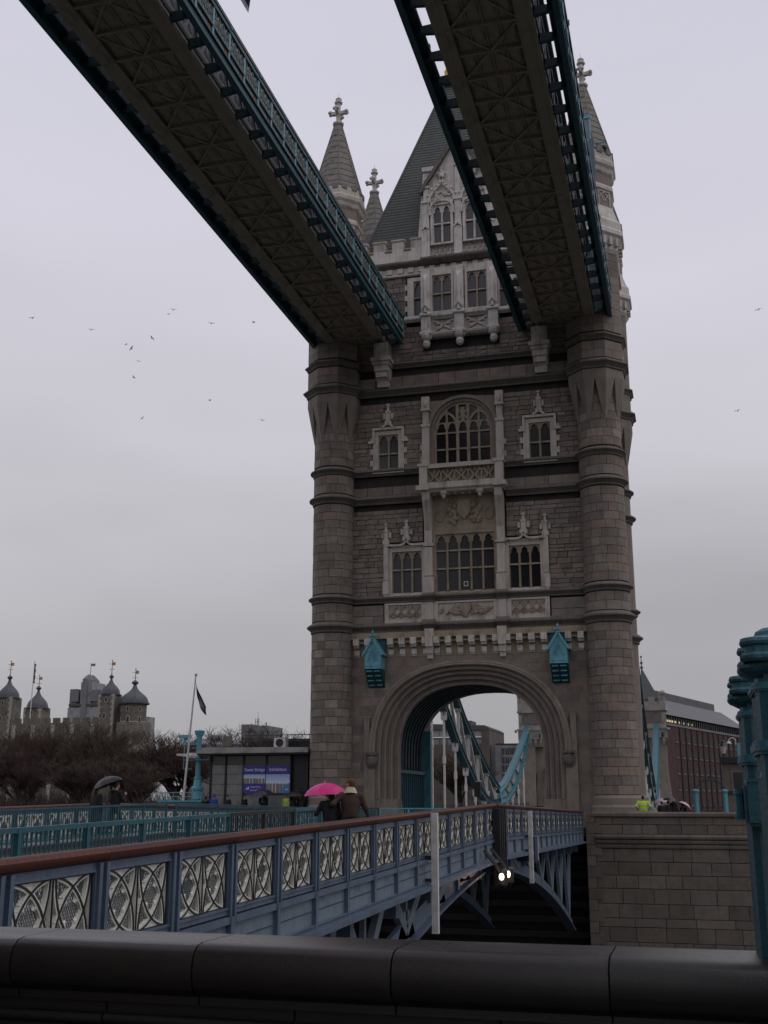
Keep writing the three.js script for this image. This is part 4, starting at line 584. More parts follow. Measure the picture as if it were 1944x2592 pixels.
// ================================================================ bascules
const ZM = 34.2, XP = 7.35, deckY = (z) => (z > ZM ? 0.5 - (z - ZM) * 0.0152 : 0.5 - (ZM - z) * 0.0165);
const PANEL = (() => { // one parapet panel in local axes: x along 0..1.65, y 0..0.78, front +z
  const U = 0.825, Hh = 0.77, w = 1.65, tr = new MB(), ol = new MB(), inside = (x, y) => x >= -0.001 && x <= w + 0.001 && y >= -0.001 && y <= Hh + 0.001;
  for (let k = 0; k <= 2; k++) for (const cy of [0, Hh]) {
    const pts = []; for (let i = 0; i <= 24; i++) { const t = PI * i / 24, x = k * U + Hh * Math.cos(t), y = cy ? Hh - Hh * Math.sin(t) : Hh * Math.sin(t); pts.push([x, y]); }
    for (let i = 0; i < 24; i++) { const p = pts[i], q = pts[i + 1]; if (!inside(...p) && !inside(...q)) continue; const c = (v) => [Math.min(w, Math.max(0, v[0])), v[1]]; if (Math.abs(p[0] - q[0]) > 1e-4 && Math.abs(c(p)[0] - c(q)[0]) < 1e-3) continue; tr.bar([...c(p), 0.0], [...c(q), 0.0], 0.072, 0.055, [0, 0, 1]); }
    for (let i = 0; i < 24; i++) { const p = pts[i], q = pts[i + 1]; if (!inside(...p) || !inside(...q)) continue; ol.bar([...p, 0.034], [...q, 0.034], 0.019, 0.016, [0, 0, 1]); }
  }
  for (let k = 0; k < 2; k++) { const cx = (k + 0.5) * U, cy = Hh / 2; for (let q = 0; q < 4; q++) { const a = q * PI / 2, px = cx + 0.115 * Math.cos(a), py = cy + 0.125 * Math.sin(a); tr.geo(new THREE.TorusGeometry(0.098, 0.02, 4, 9, PI * 1.25), M4(px, py, 0.0, 0, 0, a - PI * 0.625)); const b = a + PI / 4; tr.bar([cx + 0.15 * Math.cos(b), cy + 0.15 * Math.sin(b), 0], [cx + 0.25 * Math.cos(b), cy + 0.25 * Math.sin(b), 0], 0.028, 0.05, [0, 0, 1]); } 
    tr.plate([[cx - 0.14, Hh], [cx, Hh - 0.1], [cx + 0.14, Hh]], -0.02, 0.02); tr.plate([[cx - 0.14, 0], [cx + 0.14, 0], [cx, 0.1]], -0.02, 0.02); }
  for (let k = 0; k <= 2; k++) { tr.box(k * U, Hh / 2, 0, 0.032, Hh, 0.05); ol.box(k * U + (k === 0 ? 0.012 : k === 2 ? -0.012 : 0), Hh / 2, 0.034, 0.014, Hh, 0.016); }
  tr.box(w / 2, 0.02, 0, w, 0.04, 0.05).box(w / 2, Hh - 0.02, 0, w, 0.04, 0.05); ol.box(w / 2, 0.008, 0.034, w, 0.016, 0.016).box(w / 2, Hh - 0.008, 0.034, w, 0.016, 0.016);
  const fr = new MB().b2(-0.09, w + 0.09, Hh, Hh + 0.1, -0.05, 0.05).b2(-0.09, w + 0.09, -0.1, 0, -0.05, 0.06).b2(-0.09, 0, 0, Hh, -0.05, 0.05).b2(w, w + 0.09, 0, Hh, -0.05, 0.05);
  fr.b2(-0.03, w + 0.03, Hh, Hh + 0.03, 0.05, 0.07).b2(-0.03, w + 0.03, -0.03, 0, 0.06, 0.08).b2(-0.03, 0, 0, Hh, 0.05, 0.07).b2(w, w + 0.03, 0, Hh, 0.05, 0.07);
  // woven wire in each light
  const wire = new MB(), n = 52; for (let i = -18; i < n; i++) for (const s of [1, -1]) { let x0 = i * 0.045, x1 = x0 + 0.5, y0 = s > 0 ? 0 : Hh, y1 = Hh - y0; const cut = (t) => [x0 + (x1 - x0) * t, y0 + (y1 - y0) * t]; const t0 = Math.max(0, -x0 / 0.5), t1 = Math.min(1, (w - x0) / 0.5); if (t1 > t0 + 0.02) { const a = cut(t0), b = cut(t1); wire.bar([...a, -0.02], [...b, -0.02], 0.006, 0.006, [0, 0, 1]); } }
  return { tr: tr.geometry(), ol: ol.geometry(), fr: fr.geometry(), wire: wire.geometry() };
})();
const wireMat = mat('grey_wire', [0.10, 0.105, 0.10], { r: 0.6 });
const sectionsT = [M.timber, M.timber2, M.timber, M.timber2];
function bascule(name, label, dir) { // dir +1: south leaf from ZM to the near pier; -1: north leaf
  const L = thing(name, label, 'bascule bridge', [0, 0, ZM]), zEnd = dir > 0 ? 67.2 : 3, len = Math.abs(zEnd - ZM) - 0.12, slope = dir > 0 ? -0.0152 : -0.0165;
  const Y = (t) => 0.5 + slope * t, Z = (t) => dir * (t + 0.12), n = Math.floor(len / 1.93);
  const slab = (b, x0, x1, ya, yb, t0 = 0, t1 = len) => b.hexa([[x0, Y(t0) + ya, Z(t0)], [x1, Y(t0) + ya, Z(t0)], [x1, Y(t0) + yb, Z(t0)], [x0, Y(t0) + yb, Z(t0)], [x0, Y(t1) + ya, Z(t1)], [x1, Y(t1) + ya, Z(t1)], [x1, Y(t1) + yb, Z(t1)], [x0, Y(t1) + yb, Z(t1)]]);
  slab(new MB(), -4.7, 4.7, -0.62, -0.14).build('roadway', M.asphalt, L);
  for (const s of [-1, 1]) { const a = s > 0 ? [4.7, 7.25] : [-7.25, -4.7]; slab(new MB(), ...a, -0.5, 0).build('footway', M.paving, L); slab(new MB(), ...(s > 0 ? [4.58, 4.7] : [-4.7, -4.58]), -0.5, -0.02).build('kerb', M.iron, L); }
  for (const s of [-1, 1]) {
    const xo = s * XP, face = s; // outward
    const f = slab(new MB(), Math.min(xo - 0.03, xo + 0.03), Math.max(xo - 0.03, xo + 0.03), -0.75, -0.16).build('fascia', M.bluelight, L);
    const fl = new MB(); slab(fl, Math.min(xo, xo + s * 0.2) - 0.06, Math.max(xo, xo + s * 0.2) + 0.06, -0.84, -0.74); slab(fl, Math.min(xo, xo + s * 0.1), Math.max(xo, xo + s * 0.1), -0.22, -0.12); slab(fl, Math.min(xo, xo + s * 0.1), Math.max(xo, xo + s * 0.1), -0.74, -0.67); fl.build('fascia_flange', M.blue, L);
    if (s > 0 && dir > 0) { const rv = new MB(); for (let t = 4; t < len; t += 0.085) for (const [y, o] of [[-0.45, 0.045], [-0.705, 0.11]]) rv.box(xo + o, Y(t) + y, Z(t), 0.02, 0.022, 0.022); rv.build('rivets', M.blue, L).userData.kind = 'stuff'; }
    const half = new MB(); // timber handrail in lengths
    for (let a = 0; a < len; a += 3.86) { const b = Math.min(len, a + 3.855), g = new MB(); const prof = [[-0.14, 0.02], [-0.125, -0.05], [-0.08, -0.08], [0.08, -0.08], [0.125, -0.05], [0.14, 0.02], [0.1, 0.06], [0, 0.075], [-0.1, 0.06]]; for (let k = 0; k < prof.length; k++) { const p = prof[k], q = prof[(k + 1) % prof.length]; const v = (r, t) => [xo + r[0], Y(t) + 0.98 + r[1] - 0.02, Z(t)]; if (dir > 0) g.quad(v(p, b), v(q, b), v(q, a), v(p, a)); else g.quad(v(p, a), v(q, a), v(q, b), v(p, b)); } for (const t of [a, b]) for (let k = 1; k < prof.length - 1; k++) g.tri(...[0, k, k + 1].map((q) => [xo + prof[q][0], Y(t) + 0.96 + prof[q][1], Z(t)])); g.build('handrail', sectionsT[Math.floor(a / 3.86) % 4], L, 0.9); }
    slab(new MB(), Math.min(xo - 0.06, xo + 0.06), Math.max(xo - 0.06, xo + 0.06), 0.8, 0.88).build('rail_plate', M.blue, L);
    for (let i = 0; i <= n; i++) { const t = Math.min(len - 0.08, i * 1.93 + 0.06), b = new MB(), y = Y(t), z = Z(t); for (const o of [-0.06, 0.06]) b.box(xo + s * 0.03, y + 0.38, z + o * 1.35, 0.16, 0.98, 0.07); b.box(xo, y + 0.38, z, 0.08, 0.98, 0.12); b.box(xo + s * 0.06, y - 0.44, z, 0.1, 0.62, 0.14); b.build('parapet_post', M.blue, L); }
    for (let i = 0; i < n; i++) {
      const t = i * 1.93 + 0.06 + 0.965, g = part('parapet_panel', PANEL.fr, s > 0 ? M.blue : M.teal, L), y = Y(t);
      // local x runs along the bridge; the carved face looks outwards
      const ax = s > 0 ? [0, 0, -1] : [0, 0, 1], sl = dir * slope * (s > 0 ? -1 : 1);
      g.matrixAutoUpdate = true; g.rotation.set(0, s > 0 ? PI / 2 : -PI / 2, Math.atan(sl), 'YXZ'); const mid = V3(0.825, 0.385, 0).applyEuler(g.rotation); g.position.set(xo - mid.x, y + 0.39 - mid.y, Z(t) - mid.z);
      part('tracery', PANEL.tr, M.white, g); if (s > 0) part('outline', PANEL.ol, M.black, g); part('wire_mesh', PANEL.wire, wireMat, g);
    }
  }
  // lower chords, struts and cross girders
  const ch = (t) => -0.62 - 0.05 * t - 0.0046 * t * t;
  for (const [gi, x] of [[0, 6.95], [1, 2.4], [2, -2.4], [3, -6.95]]) {
    const b = new MB(), N = 18, t1 = len - 4; for (let i = 0; i < N; i++) { const a = 1 + (t1 - 1) * i / N, c = 1 + (t1 - 1) * (i + 1) / N; for (const [w, dy, h] of [[0.5, 0, 0.07], [0.12, 0.26, 0.5]]) b.bar([x, ch(a) + dy, Z(a)], [x, ch(c) + dy, Z(c)], w, h); }
    const gi2 = b.build('lower_chord', gi ? M.blue : M.blue, L), s = new MB(); let k = 0;
    for (let t = 3.6; t < t1 - 1; t += 3.7, k++) { const yt = Y(t) - 0.75, w = dir > 0 ? 0.3 : 0.2; s.bar([x, ch(t) + 0.3, Z(t)], [x, Y(t - 1.6) - 0.8, Z(t - 1.6)], w, 0.16, [1, 0, 0]); s.bar([x, ch(t) + 0.3, Z(t)], [x, Y(t + 1.5) - 0.8, Z(t + 1.5)], w, 0.16, [1, 0, 0]); if (dir > 0) { s.bar([x, ch(t) + 0.2, Z(t)], [x, Y(t) - 0.8, Z(t)], 0.14, 0.12, [1, 0, 0]); s.hexa([[x - 0.06, ch(t) + 0.1, Z(t) - 0.9], [x + 0.06, ch(t) + 0.1, Z(t) - 0.9], [x + 0.06, ch(t) + 0.75, Z(t) - 0.3], [x - 0.06, ch(t) + 0.75, Z(t) - 0.3], [x - 0.06, ch(t) + 0.1, Z(t) + 0.9], [x + 0.06, ch(t) + 0.1, Z(t) + 0.9], [x + 0.06, ch(t) + 0.75, Z(t) + 0.3], [x - 0.06, ch(t) + 0.75, Z(t) + 0.3]]); } }
    s.build('strut', M.bluelight, L);
  }
  const cg = new MB(); for (let t = 1.2; t < len; t += 3.7) { cg.b2(-7.1, 7.1, Y(t) - 1.35, Y(t) - 0.6, Z(t) - 0.12, Z(t) + 0.12); } cg.build('cross_girder', M.blue, L);
  return L;
}
bascule('bascule_leaf', 'near bascule leaf with white Gothic parapet panels and hardwood handrail', 1);
bascule('bascule_leaf', 'far bascule leaf with white parapet panels, joining the pier below the tower', -1);
{ // joint post with hanging cables and two lit lamps
  const J = thing('joint_post', 'dark steel post at the mid-span joint with two bright lamps on brackets', 'post', [XP, 0, ZM]);
  const b = new MB(); for (const z of [-0.62, -0.2, 0.18, 0.62]) b.b2(0.06, 0.3, -1.15, 1.36, z - 0.07, z + 0.07); b.b2(-0.02, 0.12, -0.9, 1.3, -0.6, 0.6); b.build('post', M.black, J);
  const c = new MB(); for (const [z, y] of [[2.0, -0.72], [0.7, -0.72]]) { for (const o of [-0.12, 0.12]) c.bar([0.15, 0.1, z + o + 0.9], [0.5, y + 0.15, z + o], 0.05, 0.05); } c.build('bracket_cable', M.iron, J);
  for (const [z, y] of [[2.0, -0.72], [0.7, -0.72]]) {
    const l = new MB().lathe(0.55, z, [[0.1, y - 0.34], [0.17, y - 0.26], [0.17, y + 0.16], [0.1, y + 0.24]], 10).build('lamp_body', M.black, J);
    new MB().geo(new THREE.SphereGeometry(0.12, 12, 8), M4(0.55, y, z + 0.14, 0, 0, 0, [0.7, 1, 0.5])).build('lamp_lens', mat('lit_lens', [0.9, 0.85, 0.8], { x: { emissive: new THREE.Color(1, 0.78, 0.6), emissiveIntensity: 3 } }), J, 1);
    const p = new THREE.PointLight(0xffc9a0, 0.35); p.position.set(0.58, y, z + 0.26); p.castShadow = true; J.add(p);
  }
}
for (const [z, y0, y1, lab] of [[45.0, -1.52, 1.33, 'white pole hanging outside the near leaf, the longer and nearer of two'], [27.6, -1.5, 1.22, 'thin white pole hanging outside the far leaf parapet, below mid-span']]) {
  const P = thing('gauge_pole', lab, 'pole', [7.66, 0, z]); new MB().box(0, (y0 + y1) / 2, 0, 0.16, y1 - y0, 0.16).build('pole', M.whitepole, P); new MB().b2(-0.25, 0.02, 0.2, 0.3, -0.05, 0.05).b2(-0.25, 0.02, -0.32, -0.24, -0.05, 0.05).build('clamp', M.iron, P);
}
{ const B = thing('control_box', 'dark blue metal box hung below the far leaf near mid-span', 'box', [7.3, -0.75, 25.9]); new MB().b2(-0.25, 0.35, 0, 0.95, -0.45, 0.45).build('box', mat('navy_paint', [0.02, 0.025, 0.075], { r: 0.5 }), B); new MB().b2(-0.25, 0.36, 0, 0.95, -0.56, -0.46).build('cover_plate', M.whitepole, B); }

// ================================================================ fences on the bascule footways
function railing(name, label, x, za, zb, h, o = {}) {
  const F = thing(name, label, 'railing', [0, 0, 0]), m = o.mat ?? M.teal, Y = o.y ?? ((z) => deckY(z)), st = o.step ?? 1.93, X = (z) => x, n = Math.max(1, Math.round(Math.abs(za - zb) / st));
  const seg = Array.from({ length: n + 1 }, (_, i) => za + (zb - za) * i / n);
  const pt = (z, y) => (o.across ? [z, Y(0) + y, x] : [x, Y(z) + y, z]);
  for (let i = 0; i < n; i++) new MB().bar(pt(seg[i], h), pt(seg[i + 1], h), o.far ? 0.055 : 0.075, o.far ? 0.055 : 0.075).build('top_rail', m, F);
  new MB().bar(pt(za, 0.12), pt(zb, 0.12), 0.06, 0.05).build('bottom_rail', m, F);
  for (const z of seg) new MB().bar(pt(z, 0), pt(z, h + 0.02), o.far ? 0.06 : 0.09, o.far ? 0.06 : 0.09, [1, 0, 0]).build('post', m, F);
  const pg = new MB(); pg.bar([0, 0.12, 0], [0, h - 0.03, 0], 0.02, 0.02, [1, 0, 0]); const g = pg.geometry();
  let k = 0; const bp = o.bar ?? 0.125, most = o.loose ? 0 : 300, rest = new MB();
  for (let z = Math.min(za, zb) + bp; z < Math.max(za, zb); z += bp) { const p = pt(z, 0); if (!o.far) { const q = part('baluster', g, m, F); q.position.set(...p); } else rest.at(M4(...p)).geo(g); }
  if (o.far) rest.build('balusters', m, F).userData.kind = 'stuff';
  return F;
}
railing('guard_railing', 'near teal guard railing between footway and roadway on the near leaf', 4.62, 66.5, 51.0, 1.1);
railing('guard_railing', 'unpainted dark middle stretch of railing between two teal stretches', 4.62, 50.95, 47.0, 1.1, { mat: M.iron });
railing('guard_railing', 'short teal stretch of railing beside the man in a brown jacket', 4.62, 46.95, 44.9, 1.1);
railing('guard_railing', 'teal guard railing along the far kerb of the roadway, behind the near railing', -4.64, 49.4, 34.6, 1.02, { far: true });
railing('guard_railing', 'teal guard railing along the far kerb beyond mid-span, towards the exhibition kiosk', -4.64, 33.8, 6, 1.02, { far: true });
railing('guard_railing', 'turquoise railing in front of the archway, left of the white poles', 3.4, -5.0, 2.2, 1.1, { across: true, y: () => 0.02, mat: M.turq });
railing('guard_railing', 'dark railing at the foot of the left turret beside the archway', 2.8, -9.2, -5.3, 1.1, { across: true, y: () => 0.02, mat: M.tealdark });

// ================================================================ piers
const pierStone = shade(2).map((v) => v * 0.82);
const pierMats = Array.from({ length: 8 }, (_, k) => mat('pier_stone_' + 'abcdefgh'[k], shade(k).map((v, i) => v * [0.66, 0.68, 0.66][i]), { map: 'stone', size: [2.7, 3.3], bump: 0.035, bs: 0.7, r: 0.8 }));
{
  const P = thing('bridge_pier', 'granite river pier wall in big blocks below the tower, right of the bascule', 'pier');
  const s = new Masonry(), xl = 8.15, xr = 22, b = new MB();
  b.plate([[7.75, -9.8], [xr, -9.8], [xr, 0.02], [7.75, 0.02]], -13.5, 2.75); b.plate([[-26, -9.8], [-7.75, -9.8], [-7.75, 0.02], [-26, 0.02]], -13.5, 2.75);
  b.b2(-7.75, 7.75, -9.8, -0.05, -13.5, -2.2); b.b2(-7.75, 7.75, -0.5, 0.0, -2.2, 2.2);
  for (const t of [-1, 1]) b.plate([[t > 0 ? xr : -26, -9.8], [t > 0 ? xr + 0.02 : -26.02, -9.8], [t > 0 ? xr + 0.02 : -26.02, 0.02], [t > 0 ? xr : -26, 0.02]], -13.5, 2.75);
  b.build('core', M.mortar, P);
  const bl = () => [];
  s.wall(xl, xr, -9.6, -1.15, 2.7, 3.0, 0.70, 1.55, 0.02, bl); s.wall(xl, xr, -0.32, 0.22, 2.7, 3.0, 0.54, 1.35, 0.015); s.wall(xl, xr, 0.22, 0.66, 2.55, 2.98, 0.44, 1.5, 0.01);
  s.build(P, 300, 'lower_stonework', pierMats);
  for (let y = -9.6, k = 0; y < 0.6; y += 0.62, k++) new MB().b2(7.62, 8.14 + (k % 2) * 0.34, y + 0.012, y + 0.608, 1.9, 3.06 + rr(0, 0.02)).build('quoin', pierMats[[3, 2, 4, 1, 5, 6][k % 6]], P);
  for (let x = xl, k = 0; x < xr; k++) { const l = rr(1.5, 2.4), g = new MB(), e = Math.min(xr, x + l) - 0.012; for (const [y, o] of [[-1.13, 0.1], [-0.86, 0.17], [-0.6, 0.26]]) g.mould([[0, y], [o, y + 0.02], [o + 0.03, y + 0.14], [o, y + 0.22], [0, y + 0.26]], x, e, 2.98); g.b2(x, e, -1.15, -0.32, 2.6, 2.99); g.build('band_course', pierMats[k % 8], P); x += l; }
  for (let x = xl - 0.2, k = 0; x < xr; k++) { const l = rr(1.7, 2.3), g = new MB(); g.mould([[-0.55, 0.64], [0.08, 0.66], [0.12, 0.72], [0.12, 0.86], [0.02, 0.95], [-0.45, 0.95], [-0.55, 0.86]].map(([o, y]) => [o, y]), x, x + l - 0.012, 3.0); g.quad([x, 0.64, 2.45], [x, 0.86, 2.45], [x + l, 0.86, 2.45], [x + l, 0.64, 2.45]); g.build('coping_stone', pierMats[(k * 3) % 8], P); x += l; }
  new MB().b2(xl, xr, 0, 0.64, 2.5, 2.75).build('parapet_back', M.granite, P);
  for (let x = -25.8, k = 0; x < -7.8; x += 2.0, k++) new MB().b2(x, x + 1.98, 0.64, 0.95, 2.4, 3.1).b2(x, x + 1.98, 0, 0.64, 2.5, 3.0).build('parapet_stone', pierMats[k % 8], P);
  const hb = new MB(); for (let i = 0; i < 7; i++) hb.b2(-7.6, 7.6, -2.2 - i * 0.9, -1.8 - i * 0.9, -2.2 + i * 0.05, -1.4); hb.build('chamber_beam', M.iron, P);
  const N = thing('near_pier', 'granite pier under the camera, below the wet parapet coping', 'pier');
  new MB().b2(7.75, 26, -9.8, -0.02, 68.2, 90).b2(-26, -7.75, -9.8, -0.02, 68.2, 90).b2(-7.75, 7.75, -9.8, -0.1, 73, 90).build('core', M.granite, N);
}
{ const S = thing('south_tower', 'granite bridge tower behind the camera, out of the picture', 'tower', [0, 0, 81]); new MB().b2(-9, -5.2, 0, 40, -10.5, 0).b2(5.2, 9, 0, 40, -10.5, 0).b2(-5.2, 5.2, 9.2, 40, -10.5, 0).build('wall', M.granite, S); for (const x of [-9.35, 9.35]) for (const z of [-10.5, 0]) new MB().lathe(x, z, [[1.6, 0], [1.43, 2], [1.43, 28], [1.95, 30], [1.95, 46], [0.3, 52]], 12).build('turret', M.granite, S, 0.6); new MB().hexa([[-8, 40, -10], [8, 40, -10], [2, 57, -6], [-2, 57, -6], [-8, 40, -0.5], [8, 40, -0.5], [2, 57, -4.5], [-2, 57, -4.5]]).build('roof', M.slate, S); }
struct('pavement', new MB().b2(7.3, 25.9, -0.02, 0.0, 68.1, 89.8).geometry(), M.paving);
struct('pavement', new MB().b2(7.9, 21.8, 0.02, 0.06, -13.4, 2.5).b2(-25.8, -7.9, 0.02, 0.3, -13.4, 2.3).geometry(), M.paving);
struct('road', new MB().b2(-4.7, 4.7, -0.05, 0.0, -98, 2.9).geometry(), M.asphalt);
struct('pavement', new MB().b2(4.7, 9.4, -0.05, 0.1, -98, -13.5).b2(-9.4, -4.7, -0.05, 0.1, -98, -13.5).geometry(), M.paving);
{ // near parapet with coping stones
  const P = thing('near_parapet', 'dark wet granite parapet across the bottom of the view with rounded coping', 'parapet wall');
  const xs = []; for (let x = 4.46; x < 15.6; x += 1.01) xs.push(x);
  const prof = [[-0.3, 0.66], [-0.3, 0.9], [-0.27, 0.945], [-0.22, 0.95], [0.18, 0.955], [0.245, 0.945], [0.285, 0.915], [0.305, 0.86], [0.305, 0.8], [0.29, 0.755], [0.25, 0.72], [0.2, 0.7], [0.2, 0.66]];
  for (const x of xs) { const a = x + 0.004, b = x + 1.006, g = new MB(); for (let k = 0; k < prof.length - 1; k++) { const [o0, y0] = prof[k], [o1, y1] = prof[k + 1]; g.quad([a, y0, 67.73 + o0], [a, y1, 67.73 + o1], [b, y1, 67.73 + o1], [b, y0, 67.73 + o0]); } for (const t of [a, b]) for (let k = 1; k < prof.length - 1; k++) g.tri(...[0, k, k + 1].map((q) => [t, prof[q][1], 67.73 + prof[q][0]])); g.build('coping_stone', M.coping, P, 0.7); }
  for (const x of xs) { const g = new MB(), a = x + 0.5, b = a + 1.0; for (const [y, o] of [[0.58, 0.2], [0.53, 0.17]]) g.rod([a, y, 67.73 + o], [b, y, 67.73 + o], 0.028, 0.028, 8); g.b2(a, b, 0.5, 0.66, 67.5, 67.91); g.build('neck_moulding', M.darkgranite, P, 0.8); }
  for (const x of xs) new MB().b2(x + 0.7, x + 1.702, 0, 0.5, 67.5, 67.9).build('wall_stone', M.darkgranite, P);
}
// ================================================================ teal posts on the right
function castPost(z, label, sx) {
  const P = thing('cast_iron_post', label, 'post', [14.21 + sx, 0, z]), w = 0.17; // left face at x = 14.21
  const lobed = (r, y0, y1, b) => { // plan: a square with round lobes at the corners
    const pts = []; for (let q = 0; q < 4; q++) { const a = PI / 4 + q * PI / 2, cx = r * 0.72 * sgn(Math.cos(a)), cy = r * 0.72 * sgn(Math.sin(a)), rl = r * 0.38; for (let k = -3; k <= 3; k++) { const t = a + k * 0.36; pts.push([cx + rl * Math.cos(t), cy + rl * Math.sin(t)]); } }
    const n = pts.length; for (let i = 0; i < n; i++) { const p = pts[i], q = pts[(i + 1) % n]; b.quad([p[0], y0[0], p[1]], [p[0] * y1[1], y1[0], p[1] * y1[1]], [q[0] * y1[1], y1[0], q[1] * y1[1]], [q[0], y0[0], q[1]]); } for (const [y, s] of [[y0[0], 1], [y1[0], y1[1]]]) for (let i = 1; i < n - 1; i++) b.tri([pts[0][0] * s, y, pts[0][1] * s], [pts[i][0] * s, y, pts[i][1] * s], [pts[i + 1][0] * s, y, pts[i + 1][1] * s]);
  };
  const s = new MB(); s.b2(-w + 0.02, w - 0.02, 0, 1.78, -w + 0.02, w - 0.02); for (const [u, v] of [[1, 1], [1, -1], [-1, 1], [-1, -1]]) s.rod([u * (w - 0.045), 0, v * (w - 0.045)], [u * (w - 0.045), 2.08, v * (w - 0.045)], 0.045, 0.045, 8); s.b2(-w + 0.035, w - 0.035, 1.78, 2.1, -w + 0.035, w - 0.035); s.build('shaft', M.tealpost, P, 0.6);
  const m = new MB(); for (const [y, r, h] of [[2.05, 0.166, 0.009], [1.835, 0.172, 0.014]]) { lobed(r, [y - h], [y + h, 1], m); lobed(r * 0.97, [y - h * 1.8], [y + h * 1.8, 1], m); } for (const [u, v] of [[1, 0], [-1, 0], [0, 1], [0, -1]]) { m.geo(new THREE.ConeGeometry(0.1, 0.09, 4), M4(u * (w - 0.03), 1.775, v * (w - 0.03), 0, 0, 0, [u ? 0.32 : 1.3, 1, v ? 0.32 : 1.3])); m.geo(new THREE.ConeGeometry(0.06, 0.06, 4), M4(u * (w - 0.03), 1.705, v * (w - 0.03), PI, 0, 0, [u ? 0.3 : 1.2, 1, v ? 0.3 : 1.2])); } m.build('band', M.tealcap, P, 0.5);
  const c = new MB(), oct = (x, z, prof) => c.lathe(x, z, prof, 8, PI / 8);
  oct(0, 0, [[0.17, 2.05], [0.172, 2.085], [0.2, 2.1], [0.225, 2.112], [0.236, 2.125], [0.236, 2.138], [0.222, 2.15], [0.19, 2.155]]);
  for (const u of [-1, 1]) for (const v of [-1, 1]) oct(u * 0.138, v * 0.138, [[0.068, 2.14], [0.08, 2.15], [0.082, 2.162], [0.074, 2.172], [0.062, 2.176], [0.062, 2.196], [0.076, 2.203], [0.08, 2.213], [0.076, 2.224], [0.06, 2.23], [0, 2.232]]);
  oct(0, 0, [[0.185, 2.145], [0.202, 2.155], [0.204, 2.168], [0.19, 2.178], [0.178, 2.182], [0.178, 2.206], [0.194, 2.214], [0.198, 2.228], [0.188, 2.24], [0.165, 2.248], [0.16, 2.262], [0.13, 2.278], [0.07, 2.288], [0, 2.29]]); c.build('cap', M.tealcap, P, 0.5);
  return P;
}
const postNear = castPost(69.0, 'larger nearer teal cast-iron post at the right edge of the photo', 0.17);
const postFar = copy(postNear, [14.21 + 0.17, 0, 67.62], 0, 'smaller teal cast-iron post with a lock box, left of the nearest post');
{ const b = new MB(), q = (x0, x1, y0, y1, z0, z1, c) => { b.b2(x0 + c, x1 - c, y0, y1, z0 + c, z1 - c); b.b2(x0, x1, y0 + c, y1 - c, z0 + c, z1 - c); b.b2(x0 + c, x1 - c, y0 + c, y1 - c, z0, z1); }; q(-0.185, 0.02, 1.53, 1.73, 0.1, 0.25, 0.016); b.b2(-0.17, 0.0, 1.73, 1.745, 0.12, 0.24); b.build('lock_box', M.tealpost, postFar); new MB().rod([-0.205, 1.585, 0.15], [-0.205, 1.675, 0.15], 0.02, 0.02, 8).rod([-0.205, 1.675, 0.15], [-0.205, 1.7, 0.15], 0.026, 0.022, 8).rod([-0.205, 1.56, 0.15], [-0.205, 1.585, 0.15], 0.022, 0.026, 8).build('hinge', M.tealcap, postFar, 0.6); }
struct('river', new MB().quad([-3000, -9.5, 400], [3000, -9.5, 400], [3000, -9.5, -96], [-3000, -9.5, -96]).geometry(), M.water);
struct('ground', new MB().quad([-4000, -2.5, -96], [4000, -2.5, -96], [4000, -2.5, -5000], [-4000, -2.5, -5000]).quad([-4000, -9.5, -96], [4000, -9.5, -96], [4000, -2.5, -96], [-4000, -2.5, -96]).geometry(), M.grass);
